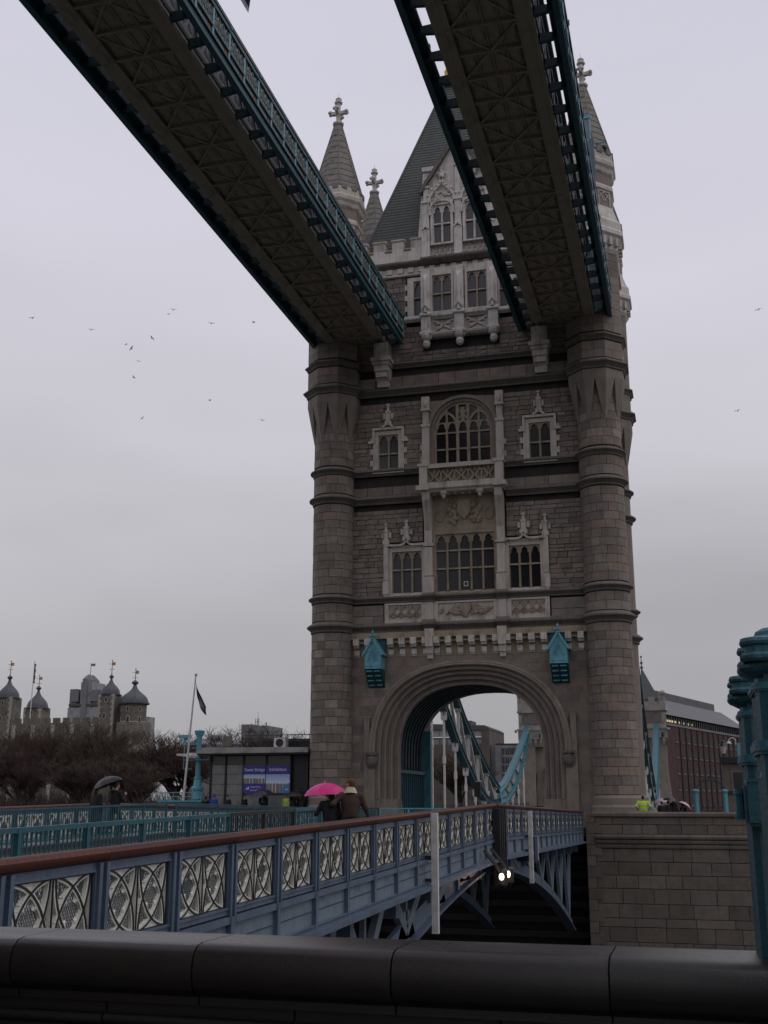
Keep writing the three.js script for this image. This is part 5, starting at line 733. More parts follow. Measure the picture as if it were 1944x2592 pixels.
// ================================================================ suspended side span beyond the tower
const interp = (t, x) => { let k = 0; while (k < t.length - 2 && x > t[k + 1][0]) k++; const [a, b] = [t[k], t[k + 1]]; return a[1] + (b[1] - a[1]) * (x - a[0]) / (b[0] - a[0]); };
{
  // heights by distance behind the tower face; the pin joint is 67.5 m back
  const up = [[11, 31], [20, 23.8], [28, 18.6], [36, 14.3], [42, 11.6], [46.3, 9.5], [51, 7.8], [56.5, 5.8], [61.6, 4.15], [67.5, 2.75]], lo = [[11, 29.5], [20, 19.4], [28, 14], [36, 10.3], [40, 8.2], [43.7, 6.4], [48.7, 4.5], [52, 3.15], [58, 1.75], [62, 1.25], [67.5, 1.55]];
  const up2 = [[67.5, 2.75], [73, 3.75], [80, 6.0], [88, 9.0], [95.2, 11.9]], lo2 = [[67.5, 1.5], [73, 1.7], [80, 3.3], [88, 6.6], [95.2, 10.8]];
  const chain = (label, x) => {
    const C = thing('suspension_chain', label, 'suspension chain', [x, 0, 0]);
    const run = (nm, t, a, b, n, m) => { const g = new MB(), e = new MB(); for (let i = 0; i < n; i++) { const p = a + (b - a) * i / n, q = a + (b - a) * (i + 1) / n, P = [0, interp(t, p), -p], Q = [0, interp(t, q), -q]; g.bar(P, Q, 0.5, 0.62); for (const s of [-1, 1]) { e.bar([0, P[1] + s * 0.34, P[2]], [0, Q[1] + s * 0.34, Q[2]], 0.72, 0.07); } } const o = g.build(nm, m, C); e.build('flange', M.teal, o); };
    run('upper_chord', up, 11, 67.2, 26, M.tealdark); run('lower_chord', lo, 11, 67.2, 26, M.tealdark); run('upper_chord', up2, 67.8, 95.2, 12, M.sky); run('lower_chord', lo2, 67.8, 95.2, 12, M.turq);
    for (let d = 16, k = 0; d < 66; d += 5.4, k++) { const g = new MB(), e = d + 5.4; g.bar([0, interp(up, d), -d], [0, interp(lo, d), -d], 0.34, 0.3); if (e < 67) g.bar([0, interp(up, d), -d], [0, interp(lo, Math.min(66.5, e)), -Math.min(66.5, e)], 0.3, 0.26); g.bar([0, interp(lo, d), -d], [0, interp(lo, d) + 1, -d - 0.6], 0.5, 0.16); g.geo(new THREE.CylinderGeometry(0.32, 0.32, 0.56, 10), M4(0, interp(up, d) - 0.35, -d, 0, 0, PI / 2)); g.build('web_member', M.steelwhite, C); }
    for (let d = 72; d < 93; d += 4.2) { const g = new MB(); g.bar([0, interp(up2, d), -d], [0, interp(lo2, d), -d], 0.3, 0.26); g.bar([0, interp(up2, d), -d], [0, interp(lo2, d + 4), -d - 4], 0.26, 0.22); g.build('web_member', M.steelwhite, C); }
    for (let d = 25; d < 90; d += 5.4) { if (Math.abs(d - 67.5) < 3) continue; const y = interp(d < 67.5 ? lo : lo2, d) - 0.3, g = new MB(); if (y < 0.5) continue; g.rod([0, -0.3, -d], [0, y - 0.5, -d], 0.11, 0.11, 8); g.rod([0, y * 0.5, -d], [0, y * 0.5 + 0.7, -d], 0.17, 0.17, 8); for (const s of [-1, 1]) g.bar([s * 0.18, y - 0.75, -d], [s * 0.18, y + 0.2, -d], 0.1, 0.26); g.box(0, y - 0.75, -d, 0.5, 0.3, 0.3); g.build('hanger', M.whitepole, C); }
    const j = new MB(); j.geo(new THREE.CylinderGeometry(0.62, 0.62, 0.8, 14), M4(0, 2.15, -67.5, 0, 0, PI / 2)); j.build('pin_joint', M.turq, C); return C;
  };
  chain('turquoise suspension chain with white webbing and hangers, seen through the archway', -9.2); chain('turquoise suspension chain close against the right edge of the tower', 9.35);
}
railing('span_parapet', 'dark parapet railing of the side span left of the roadway, beyond the archway', -9.3, -13.5, -95, 1.1, { y: () => 0.1, mat: M.tealdark, far: true, step: 5.4, bar: 0.3 });
railing('span_parapet', 'parapet railing of the side span right of the roadway, beyond the tower', 9.35, -13.5, -95, 1.1, { y: () => 0.1, mat: M.teal, far: true, step: 5.4, bar: 0.3 });
railing('guard_railing', 'dark railing crossing the archway opening behind the parapet corner', -13.2, -1.5, 5.0, 1.15, { across: true, y: () => 0.02, mat: M.iron, far: true });
{ // abutment gate at the far end of the side span
  const A = thing('abutment_tower', 'stone gatehouse at the far end of the side span with two battlemented turrets', 'gatehouse', [0, 0, -96.5]);
  const ar = archPts(8.1, 3.4, 5.4, -0.3, 2.2); new MB().plate([[8.6, -0.3], [8.6, 11.6], [-8.6, 11.6], [-8.6, -0.3], ...[...ar].reverse()], -6, -0.6).build('wall', M.granite, A);
  for (let k = 0; k < 4; k++) { const a = 7.3 + k * 0.25; new MB().plate([...archPts(a + 0.23, 3.4, 4.6 + k * 0.25 + 0.23, -0.2, 2.2), ...archPts(a, 3.4, 4.6 + k * 0.25, -0.2, 2.2).reverse()], -2.2 + k * 0.1, -1.3 + k * 0.3).build('arch_moulding', M.granite, A); }
  new MB().b2(-7, 7, 11.2, 11.7, -6, -0.3).b2(-7, 7, 11.6, 12.6, -1.2, -0.5).build('parapet', M.cream, A); for (let x = -6.4; x < 6.6; x += 1.6) new MB().b2(x - 0.5, x + 0.5, 12.6, 13.3, -1.2, -0.5).build('merlon', M.abutstone, A);
  for (const s of [-1, 1]) {
    const x = s * 8.85, t = new MB(); t.b2(x - s * 0.55, x + s * 1.75, -2.4, 10, -4, 0.1); t.b2(x - 1.75, x + 1.75, 9.2, 10.2, -4, 0.12); t.hexa([[x - 0.55, -2.4, -4], [x + 2.5, -2.4, -4], [x + 1.75, 5.5, -4], [x - 0.55, 5.5, -4], [x - 0.55, -2.4, 0.3], [x + 2.5, -2.4, 0.3], [x + 1.75, 5.5, 0.1], [x - 0.55, 5.5, 0.1]].map((q, i, a) => (s > 0 ? q : [2 * x - a[[1, 0, 3, 2, 5, 4, 7, 6][i]][0], a[[1, 0, 3, 2, 5, 4, 7, 6][i]][1], a[[1, 0, 3, 2, 5, 4, 7, 6][i]][2]]))); const T2 = t.build('turret', M.granite, A);
    const c = new MB(); c.b2(x - 1.9, x + 1.9, 10.3, 11.7, -4.1, 0.28); for (let k = 0; k < 5; k++) { c.b2(x - 1.85 + k * 0.78, x - 1.45 + k * 0.78, 9.7, 10.3, -0.1, 0.3); c.b2(x - 1.85 + k * 0.78, x - 1.5 + k * 0.78, 9.4, 9.7, -0.1, 0.2); } c.b2(x - 2.05, x + 2.05, 11.6, 11.85, -4.2, 0.42); c.b2(x - 1.8, x + 1.8, 11.85, 14.3, -4.1, 0.12); c.b2(x - 2.0, x + 2.0, 14.2, 14.5, -4.2, 0.32); c.b2(x - 1.9, x + 1.9, 14.5, 15.5, -4.1, 0.25);
    const p = archPts(0.85, 12.0, 0.95, 11.8, 1.7, 12), pi = archPts(0.55, 12.0, 0.6, 11.8, 1.7, 12); c.plate([...p, ...pi.reverse()], 0.1, 0.5); for (const k of [-1, 1]) c.geo(new THREE.IcosahedronGeometry(0.24, 1), M4(x + k * 2.2, 11.5, 0.5)); c.geo(new THREE.IcosahedronGeometry(0.42, 1), M4(x + s * 1.6, 16.7, 0)); c.b2(x + s * 1.3, x + s * 1.9, 15.5, 16.5, -0.4, 0.2); c.build('battlement', M.abutstone, A);
    for (let k = 0; k < 3; k++) new MB().b2(x - 1.9 + k * 1.45, x - 1.0 + k * 1.45, 15.5, 16.2, -4.1, 0.25).build('merlon', M.abutstone, A);
    new MB().b2(x - 1.25, x + 1.25, 12.5, 14.1, 0.12, 0.2).build('rubble_panel', M.dark_mould, A); for (const k of [-1.3, 1.3]) new MB().b2(x + k - 0.12, x + k + 0.12, 10.4, 11.1, 0.28, 0.31).build('slit', M.black, A);
    const r = new MB(); r.hexa([[x - 1.6, 15.3, -3.9], [x + 1.4, 15.3, -3.9], [x - s * 1.2 + 0.12, 20.4, -2.2], [x - s * 1.2 - 0.12, 20.4, -2.2], [x - 1.6, 15.3, -0.3], [x + 1.4, 15.3, -0.3], [x - s * 1.2 + 0.12, 20.4, -1.9], [x - s * 1.2 - 0.12, 20.4, -1.9]]); r.rod([x - s * 1.2, 20.2, -2], [x - s * 1.2, 22.3, -2], 0.12, 0.05, 6); r.geo(new THREE.IcosahedronGeometry(0.16, 1), M4(x - s * 1.2, 22.3, -2)); r.geo(new THREE.IcosahedronGeometry(0.22, 1), M4(x - s * 1.2, 21.4, -2)); r.geo(new THREE.IcosahedronGeometry(0.24, 1), M4(x - s * 1.2, 20.7, -2)); if (s > 0) r.build('spire', M.slate, A);
  }
}
// ================================================================ left side of the pier: kiosk, mast, flag
{
  const K = thing('exhibition_kiosk', 'low grey glass exhibition pavilion with purple signs and a flat overhanging roof', 'pavilion', [0, 0, 0]);
  const panelG = mat('grey_glazed_panel', [0.27, 0.275, 0.26], { map: 'speck', size: 1.2, r: 0.25 }), panelD = mat('dark_glazed_panel', [0.08, 0.08, 0.072], { map: 'speck', size: 1.2, r: 0.2 }), frame = M.iron;
  new MB().b2(-17.9, -10.9, 0.05, 4.6, -8, -0.2).build('core', M.black, K);
  const cols = [[-17.95, -16.95], [-16.85, -15.65], [-15.55, -13.98], [-13.92, -12.25]], rows = [[0.15, 0.85], [0.88, 1.95], [1.98, 2.66], [2.69, 3.33], [3.36, 3.95], [3.98, 4.55]];
  cols.forEach(([a, b], i) => rows.forEach(([c, d], j) => { new MB().b2(a + 0.02, b - 0.02, c, d, -0.2, -0.02 - rr(0, 0.02)).build('wall_panel', i < 2 && j < 5 ? panelG : j === 5 ? panelD : panelG, K); }));
  for (const x of [-18, -16.9, -15.6, -13.95, -12.2, -11.0]) new MB().b2(x - 0.05, x + 0.05, 0.05, 4.6, -0.1, 0.08).build('mullion', frame, K);
  new MB().b2(-12.15, -10.9, 0.1, 4.5, -0.35, -0.22).build('dark_doorway', M.black, K); new MB().b2(-11.9, -11.3, 1.6, 2.5, -0.22, -0.2).build('door_pane', mat('lit_pane', [0.1, 0.085, 0.03], { r: 0.3 }), K);
  new MB().plate([[-18.75, 4.7], [-10.7, 4.72], [-10.7, 5.05], [-18.0, 5.12], [-18.75, 4.9]], -8.6, 0.95).build('roof', mat('pale_roof_edge', [0.36, 0.34, 0.31], { map: 'grime', size: 2, r: 0.6 }), K);
  new MB().b2(-18.7, -10.7, 4.6, 4.7, -8.5, 0.8).build('roof_soffit', M.iron, K);
  // roof plant: screen rails, air unit, dish
  const rl = new MB(); for (const y of [5.6, 6.0]) rl.rod([-16.0, y, -1.2], [-10.7, y, -1.2], 0.03, 0.03, 5); for (let x = -16; x < -10.6; x += 0.52) rl.rod([x, 5.05, -1.2], [x, 6.05, -1.2], 0.03, 0.03, 5); rl.build('roof_railing', M.iron, K); new MB().b2(-14.9, -11.0, 5.05, 5.75, -3, -1.6).build('roof_plant', M.iron, K);
  const ac = new MB().b2(-13.57, -12.73, 5.1, 5.76, -0.9, -0.3).build('air_unit', M.whitepole, K); new MB().geo(new THREE.CylinderGeometry(0.27, 0.27, 0.04, 18), M4(-13.15, 5.42, -0.29, PI / 2)).build('fan_grille', M.black, ac);
  const ds = new MB().geo(new THREE.CylinderGeometry(0.39, 0.34, 0.16, 20), M4(-16.92, 5.5, -0.2, PI / 2)).build('roof_drum', mat('drum_grey', [0.17, 0.165, 0.14], { map: 'grime', size: 0.6, r: 0.6 }), K, 0.6); new MB().b2(-17.3, -16.5, 5.05, 5.2, -0.5, 0.1).build('drum_foot', M.iron, K);
  // signs
  const sign = (name, x0, x1, y0, y1, draw, label) => { const c = document.createElement('canvas'); c.width = 256; c.height = Math.round(256 * (y1 - y0) / (x1 - x0)); draw(c.getContext('2d'), c.width, c.height); const t = new THREE.CanvasTexture(c); t.colorSpace = THREE.SRGBColorSpace; const m = new THREE.MeshStandardMaterial({ map: t, roughness: 0.4 }); m.name = name + '_print'; const g = new THREE.BoxGeometry(x1 - x0, y1 - y0, 0.05); part(name, g, m, K).position.set((x0 + x1) / 2, (y0 + y1) / 2, 0.1); };
  const PUR = '#3b3590'; const txt = (s, px) => (g, w, h) => { g.fillStyle = PUR; g.fillRect(0, 0, w, h); g.fillStyle = '#f2f2fa'; g.font = px + 'px sans-serif'; g.textAlign = 'center'; g.fillText(s, w / 2, h * 0.68); };
  sign('sign_board', -15.53, -13.98, 3.34, 3.92, txt('Tower Bridge', 42)); sign('sign_board', -13.92, -12.22, 3.34, 3.92, txt('Exhibition', 42));
  const photo = (sea) => (g, w, h) => { const s = g.createLinearGradient(0, 0, 0, h * 0.5); s.addColorStop(0, '#93aede'); s.addColorStop(1, '#d5dcee'); g.fillStyle = s; g.fillRect(0, 0, w, h); g.fillStyle = '#7d7872'; for (let i = 0; i < 60; i++) { g.fillStyle = ['#8a8378', '#6b6660', '#a19a8c', '#5b5d66'][i % 4]; const x = (i * 37) % w, hh = 3 + ((i * 53) % 11); g.fillRect(x, h * 0.55 - hh, 5 + (i % 3) * 3, hh + h * 0.45); } if (sea) { g.fillStyle = '#4f7fae'; g.beginPath(); g.moveTo(w * 0.75, h * 0.6); g.lineTo(w, h * 0.45); g.lineTo(w, h); g.lineTo(w * 0.6, h); g.fill(); g.fillStyle = '#d5d6d2'; g.fillRect(w * 0.82, h * 0.78, w * 0.12, 8); } };
  sign('sign_photograph', -15.53, -13.98, 2.72, 3.32, photo(false)); sign('sign_photograph', -13.92, -12.22, 2.08, 3.32, photo(true));
  sign('sign_board', -15.53, -13.98, 2.08, 2.70, (g, w, h) => { g.fillStyle = PUR; g.fillRect(0, 0, w, h); g.fillStyle = '#e6e6f4'; g.font = '24px sans-serif'; g.fillText('Views from', 84, h * 0.42); g.fillText('the exhibition', 84, h * 0.78); for (let i = 0; i < 3; i++) g.fillRect(30 + i * 13, h * (0.5 - i * 0.1), 9, h * (0.12 + i * 0.1)); });
}
{
  const P = thing('signal_mast', 'turquoise cast-iron mast with a railed platform beside the glass pavilion', 'mast', [-18.95, 0, 0]);
  new MB().lathe(0, 0, [[0.42, 0.05], [0.42, 0.5], [0.36, 0.6], [0.36, 1.6], [0.42, 1.7], [0.36, 1.8], [0.33, 2.2], [0.42, 2.35], [0.42, 2.45], [0.3, 2.55], [0.26, 2.95], [0.24, 3.0], [0.28, 3.05], [0.28, 3.12], [0.2, 3.2], [0.17, 5.7], [0.2, 5.75], [0.2, 5.85], [0.3, 6.05], [0.36, 6.2], [0.36, 6.3], [0, 6.35]], 14).build('column', M.turq, P, 0.6);
  const b = new MB(); b.b2(-2.6, 0.65, 1.5, 1.62, -0.8, 0.8); b.b2(-2.5, 0.55, 0.05, 1.5, -0.6, 0.6); b.build('platform', M.turq, P); for (const y of [1.85, 2.12]) new MB().rod([-2.6, y, 0.8], [0.65, y, 0.8], 0.03, 0.03, 6).build('rail', M.turq, P); for (const x of [-2.6, -2.0, -1.4, -0.6, 0, 0.65]) new MB().rod([x, 1.55, 0.8], [x, 2.14, 0.8], 0.03, 0.03, 6).build('stanchion', M.turq, P);
  const c = new MB(); c.b2(-0.95, 0.95, 4.28, 4.34, -0.5, 0.5); for (const x of [-0.9, 0.3, 0.9]) c.rod([x, 4.3, 0.45], [x, 5.1, 0.45], 0.025, 0.025, 5); c.rod([-0.3, 5.1, 0.45], [0.9, 5.1, 0.45], 0.025, 0.025, 5); c.rod([-0.9, 3.7, 0.45], [-0.9, 4.3, 0.45], 0.03, 0.03, 5); c.rod([-0.9, 3.7, 0.45], [-0.3, 3.7, 0.45], 0.03, 0.03, 5); c.build('crow_nest', M.turq, P);
  new MB().hexa([[-1.3, 4.6, 0.5], [0.1, 4.42, 0.5], [0.1, 4.72, 0.5], [-1.3, 4.72, 0.5], [-1.3, 4.6, 0.8], [0.1, 4.42, 0.8], [0.1, 4.72, 0.8], [-1.3, 4.72, 0.8]]).geo(new THREE.CapsuleGeometry(0.15, 0.5, 4, 8), M4(-0.15, 4.58, 0.65, 0, 0, PI / 2, 1.25)).build('radar_scanner', M.whitepole, P);
  new MB().b2(-1.5, -0.7, 5.82, 6.02, -0.2, 0.2).b2(-1.15, -1.0, 5.3, 5.85, -0.1, 0.1).b2(-1.2, -0.1, 5.35, 5.42, -0.06, 0.06).build('semaphore_arm', M.turq, P);
  const F = thing('flagpole', 'white pole with a dark blue flag drooping, beside the turquoise mast', 'flag', [-19.42, 0, 1.2]); new MB().rod([0, 1.6, 0], [0.55, 10.0, 0], 0.09, 0.05, 8).geo(new THREE.IcosahedronGeometry(0.11, 1), M4(0.56, 10.05, 0)).build('pole', M.whitepole, F);
  const cl = new MB(), at = (i, j) => { const u = i / 12, v = j / 8; return [0.62 + 0.82 * u * (0.35 + 0.65 * u) * 1.0 + v * 0.1 * (1 - u), 9.62 - 1.8 * u - v * (1.1 - 0.75 * u) - 0.25 * u * v, 0.1 * Math.sin(u * 7 + v * 3)]; }; for (let i = 0; i < 12; i++) for (let j = 0; j < 8; j++) cl.quad(at(i, j + 1), at(i + 1, j + 1), at(i + 1, j), at(i, j)); cl.build('flag', mat('navy_flag', [0.016, 0.022, 0.05], { r: 0.9, ds: true }), F, 0.8);
  const sr = new MB(); for (const w of [0.25, 0.62]) for (let i = 4; i < 11; i++) { const p = at(i, 2 + w * 6), q = at(i + 1, 2.4 + w * 6); sr.bar([p[0], p[1], p[2] + 0.02], [q[0], q[1], q[2] + 0.02], 0.06, 0.03); } sr.build('flag_stripe', mat('pale_flag_stripe', [0.2, 0.21, 0.25], { r: 0.9 }), F);
}
{ // right side of the pier: stone lodge with lantern, turquoise gate arch
  const H = thing('stone_lodge', 'small stone lodge with a dark flat cornice and a lantern, right of the gate arch', 'lodge', [17.3, 0, -6.2]);
  new MB().b2(-1.3, 3, 0, 4.0, -3, 0).build('wall', mat('lodge_stone', [0.17, 0.145, 0.115], { map: 'stone', size: 2, bump: 0.02 }), H); new MB().b2(-1.55, 3.2, 4.0, 4.38, -3.2, 0.25).build('cornice', M.black, H); new MB().b2(-1.35, 3.05, 2.0, 2.2, -3, 0.06).b2(-1.4, 3.05, 0, 0.5, -3, 0.08).build('plinth', M.iron, H);
  const w = new MB().b2(-0.85, 0.3, 2.25, 3.5, 0, 0.07).build('window_surround', M.granite, H); new MB().b2(-0.75, 0.2, 2.32, 3.42, 0.07, 0.09).build('pane', M.glass, w);
  const l = new MB(); l.lathe(-1.25, 0, [[0.1, 4.38], [0.07, 4.55], [0.13, 4.62]], 8).lathe(-1.25, 0, [[0.3, 5.12], [0.26, 5.2], [0.16, 5.32], [0.16, 5.4], [0.06, 5.5], [0, 5.75]], 8); l.build('lantern_cap', M.black, H); new MB().lathe(-1.25, 0, [[0.13, 4.62], [0.26, 5.12]], 8).build('lantern_glass', mat('lantern_glass', [0.5, 0.48, 0.45], { r: 0.2 }), H);
  const lp = thing('curved_lamp', 'white swan-neck lamp on a pale blue bracket beyond the stone lodge', 'lamp', [17.0, 4.38, -7]); const g = new MB(), pt = (t) => [-0.32 + 0.22 * Math.cos(t), 1.1 + 0.2 * Math.sin(t), 0]; for (let i = 0; i < 8; i++) g.rod(pt(i * PI / 8), pt((i + 1) * PI / 8), 0.04, 0.04, 6); g.rod([-0.1, 1.1, 0], [-0.1, 0.85, 0], 0.04, 0.04, 6); g.lathe(-0.54, 0, [[0.2, 0.93], [0.12, 1.02], [0.04, 1.12]], 8); g.build('lamp_arm', M.whitepole, lp); new MB().b2(-0.02, 0.12, 0, 0.95, -0.06, 0.06).b2(0.1, 0.7, 0.1, 1.0, -0.04, 0.04).build('bracket', M.turq, lp);
  const G = thing('gate_arch', 'turquoise iron gate arch with a crest between low posts, behind the pier wall', 'gate', [15.05, 0.06, -6]);
  for (const x of [-0.95, 0.9]) { const b = new MB(); b.lathe(x, 0, [[0.22, 0], [0.22, 0.3], [0.17, 0.36], [0.17, 2.0], [0.22, 2.06], [0.24, 2.16], [0.2, 2.24], [0, 2.28]], 10); b.build('post', M.turq, G, 0.6); }
  const a = new MB(), q = (t) => [-0.02 + 0.86 * Math.cos(t), 2.22 + 0.62 * Math.sin(t), 0]; for (let i = 0; i < 16; i++) a.bar(q(i * PI / 16), q((i + 1) * PI / 16), 0.07, 0.07, [0, 0, 1]); for (let k = -2; k <= 2; k++) { a.geo(new THREE.TorusGeometry(0.1, 0.025, 5, 10), M4(k * 0.17, 2.96 - Math.abs(k) * 0.06, 0)); } a.lathe(0, 0, [[0.06, 3.0], [0.08, 3.1], [0, 3.25]], 6); a.build('arch', M.tealdark, G);
  const b = new MB(); for (let i = 0; i < 9; i++) b.rod([-0.75 + i * 0.19, 0.05, 0], [-0.75 + i * 0.19, 1.25, 0], 0.014, 0.014, 5); for (const y of [0.2, 0.7, 1.25]) b.rod([-0.8, y, 0], [0.8, y, 0], 0.022, 0.022, 5); b.build('gate_leaf', M.tealdark, G);
}
// ================================================================ far shore, west: fortress, trees, offices
const fmat = { rag: mat('ragstone', [0.185, 0.165, 0.138], { map: 'rubble', size: [11, 9], bump: 0.05, bs: 1.5, r: 0.9 }), quoin: mat('pale_dressing', [0.40, 0.38, 0.345], { map: 'grime', size: 2, r: 0.9 }), lead: mat('lead_roof', [0.085, 0.09, 0.105], { map: 'grime', size: 3, r: 0.6 }), vane: mat('gilded_vane', [0.42, 0.22, 0.09], { r: 0.5 }) };
{
  const F = thing('fortress', 'old stone fortress keep with battlements and domed corner turrets behind bare trees', 'castle', [0, 0, 0]);
  new MB().hexa([[-190, -2.5, -232], [-148, -2.5, -232], [-148, 21.7, -232], [-190, 21.7, -232], [-167, -2.5, -200], [-134.5, -2.5, -200], [-134.5, 21.7, -200], [-167, 21.7, -200]]).build('keep_wall', fmat.rag, F); new MB().lathe(-129.3, -203.5, [[4.6, -2.5], [4.6, 21], [4.4, 21.6]], 18).hexa([[-150, -2.5, -228], [-140, -2.5, -228], [-140, 21.6, -228], [-150, 21.6, -228], [-136, -2.5, -203.5], [-127, -2.5, -203.5], [-127, 21.6, -203.5], [-136, 21.6, -203.5]]).build('keep_wall', fmat.rag, F, 0.5);
  for (let x = -165.2; x < -136; x += 2.95) new MB().b2(x - 0.95, x + 0.95, 21.7, 23.0, -200.7, -200).build('merlon', fmat.rag, F);
  for (let x = -163; x < -138; x += 5.9) { new MB().b2(x - 0.5, x + 0.5, -2.5, 21.2, -200, -199.6).build('pilaster_strip', fmat.quoin, F); for (const y of [6, 13]) { const w = new MB().b2(x + 2, x + 3.9, y, y + 3.4, -200, -199.8).build('window', fmat.quoin, F); new MB().b2(x + 2.3, x + 3.6, y + 0.3, y + 3.1, -199.8, -199.75).build('pane', M.black, w); } }
  const turret = (x, z, yb, ye, r, round, knob, tip) => {
    const b = new MB(), n = round ? 18 : 4, R = round ? r : r * 1.414, off = round ? 0 : PI / 4; b.lathe(x, z, [[R, yb], [R, ye]], n, off); const t = b.build('turret', fmat.rag, F, round ? 0.5 : 0);
    const q = new MB(); if (!round) for (const sx of [-1, 1]) for (let y = Math.max(yb, 14), k = 0; y < ye - 0.6; y += 0.75, k++) { const w = k % 2 ? 0.75 : 0.45; q.b2(x + sx * r - sx * w, x + sx * (r + 0.06), y, y + 0.7, z + r - 0.3, z + r + 0.06); } else q.lathe(x, z, [[r + 0.05, yb + 0.2], [r + 0.12, yb + 0.4], [r + 0.05, yb + 0.6]], 18); q.build('quoin_strip', fmat.quoin, t);
    const h = (knob - ye), dm = [[r * 1.2, ye - 0.25], [r * 1.22, ye + 0.12], [r * 1.12, ye + 0.25], [r * 1.1, ye + h * 0.12], [r * 1.03, ye + h * 0.24], [r * 0.85, ye + h * 0.37], [r * 0.58, ye + h * 0.5], [r * 0.34, ye + h * 0.62], [r * 0.19, ye + h * 0.75], [r * 0.12, ye + h * 0.9], [r * 0.24, ye + h * 0.94], [r * 0.28, ye + h], [r * 0.2, ye + h * 1.05], [0.1, ye + h * 1.12], [0.08, tip]];
    new MB().lathe(x, z, dm, 20).build('dome', fmat.lead, t, 0.7);
    const v = new MB(); v.b2(x + 0.1, x + 0.95, tip - 1.3, tip - 0.45, z - 0.04, z + 0.04); v.b2(x - 0.9, x, tip - 0.95, tip - 0.85, z - 0.04, z + 0.04); v.b2(x - 0.9, x + 0.8, tip - 2.4, tip - 2.3, z - 0.04, z + 0.04); v.geo(new THREE.IcosahedronGeometry(0.2, 1), M4(x, tip, z)); v.build('weather_vane', fmat.vane, t);
    const win = (y, a, w, hh) => { const zz = z + r * (round ? Math.cos(a) : 1), xx = x + (round ? r * Math.sin(a) : a), m = new MB(); m.at(M4(xx, y, zz, 0, round ? a : 0)).plate([[w * 0.9, -0.2], [w * 0.9, hh], [0, hh + w * 0.9], [-w * 0.9, hh], [-w * 0.9, -0.2]], -0.15, 0.07); const p = m.build('window', fmat.quoin, t); new MB().at(M4(xx, y, zz, 0, round ? a : 0)).plate([[w * 0.55, 0], [w * 0.55, hh * 0.9], [0, hh + w * 0.4], [-w * 0.55, hh * 0.9], [-w * 0.55, 0]], 0.08, 0.1).build('pane', M.black, p); };
    win(ye - 2.1, 0, 0.5, 1.0); if (ye - yb > 7) win(ye - 6.5, round ? 0 : -0.3, 0.5, 1.3); if (round) { for (const a of [-0.95, 0.95]) { win(ye - 2.1, a, 0.45, 1); win(ye - 5.2, a, 0.45, 1.4); } win(ye - 5.2, 0.05, 0.6, 1.5); }
  };
  turret(-167.2, -202.5, -2.5, 28.9, 2.6, false, 34.5, 39.0); turret(-136.0, -202.4, -2.5, 29.1, 2.25, false, 33.9, 38.2); turret(-129.3, -203.2, 21.2, 26.6, 3.4, true, 32.2, 35.8); turret(-172.6, -226, 10, 28.0, 2.75, false, 33.9, 37.6);
  const P = thing('fortress_flagpole', 'thin tall flagpole with a hanging flag on the fortress roof', 'flagpole', [-161, 21, -204]); new MB().rod([0, 0, 0], [0.2, 18, 0], 0.16, 0.1, 6).build('pole', M.whitepole, P); const fl = new MB(); for (let i = 0; i < 6; i++) fl.quad([0.25 + 0.1 * (i % 2), 17.4 - i * 0.9, 0.1], [0.8 - 0.2 * (i % 2), 17.1 - i * 0.9, 0], [0.8 - 0.2 * ((i + 1) % 2), 16.2 - i * 0.9, 0], [0.25 + 0.1 * ((i + 1) % 2), 16.5 - i * 0.9, 0.1]); fl.build('flag', mat('dull_flag', [0.08, 0.07, 0.10], { r: 0.9, ds: true }), P);
}
const conc = mat('pale_concrete', [0.33, 0.33, 0.34], { map: 'grime', size: 9, r: 0.8 }), conc2 = mat('grey_concrete', [0.21, 0.21, 0.225], { map: 'grime', size: 9, r: 0.8 }), brown = mat('brown_cladding', [0.125, 0.10, 0.09], { map: 'grime', size: 7, r: 0.8 }), glassFar = mat('far_glass', [0.17, 0.18, 0.19], { r: 0.25 });
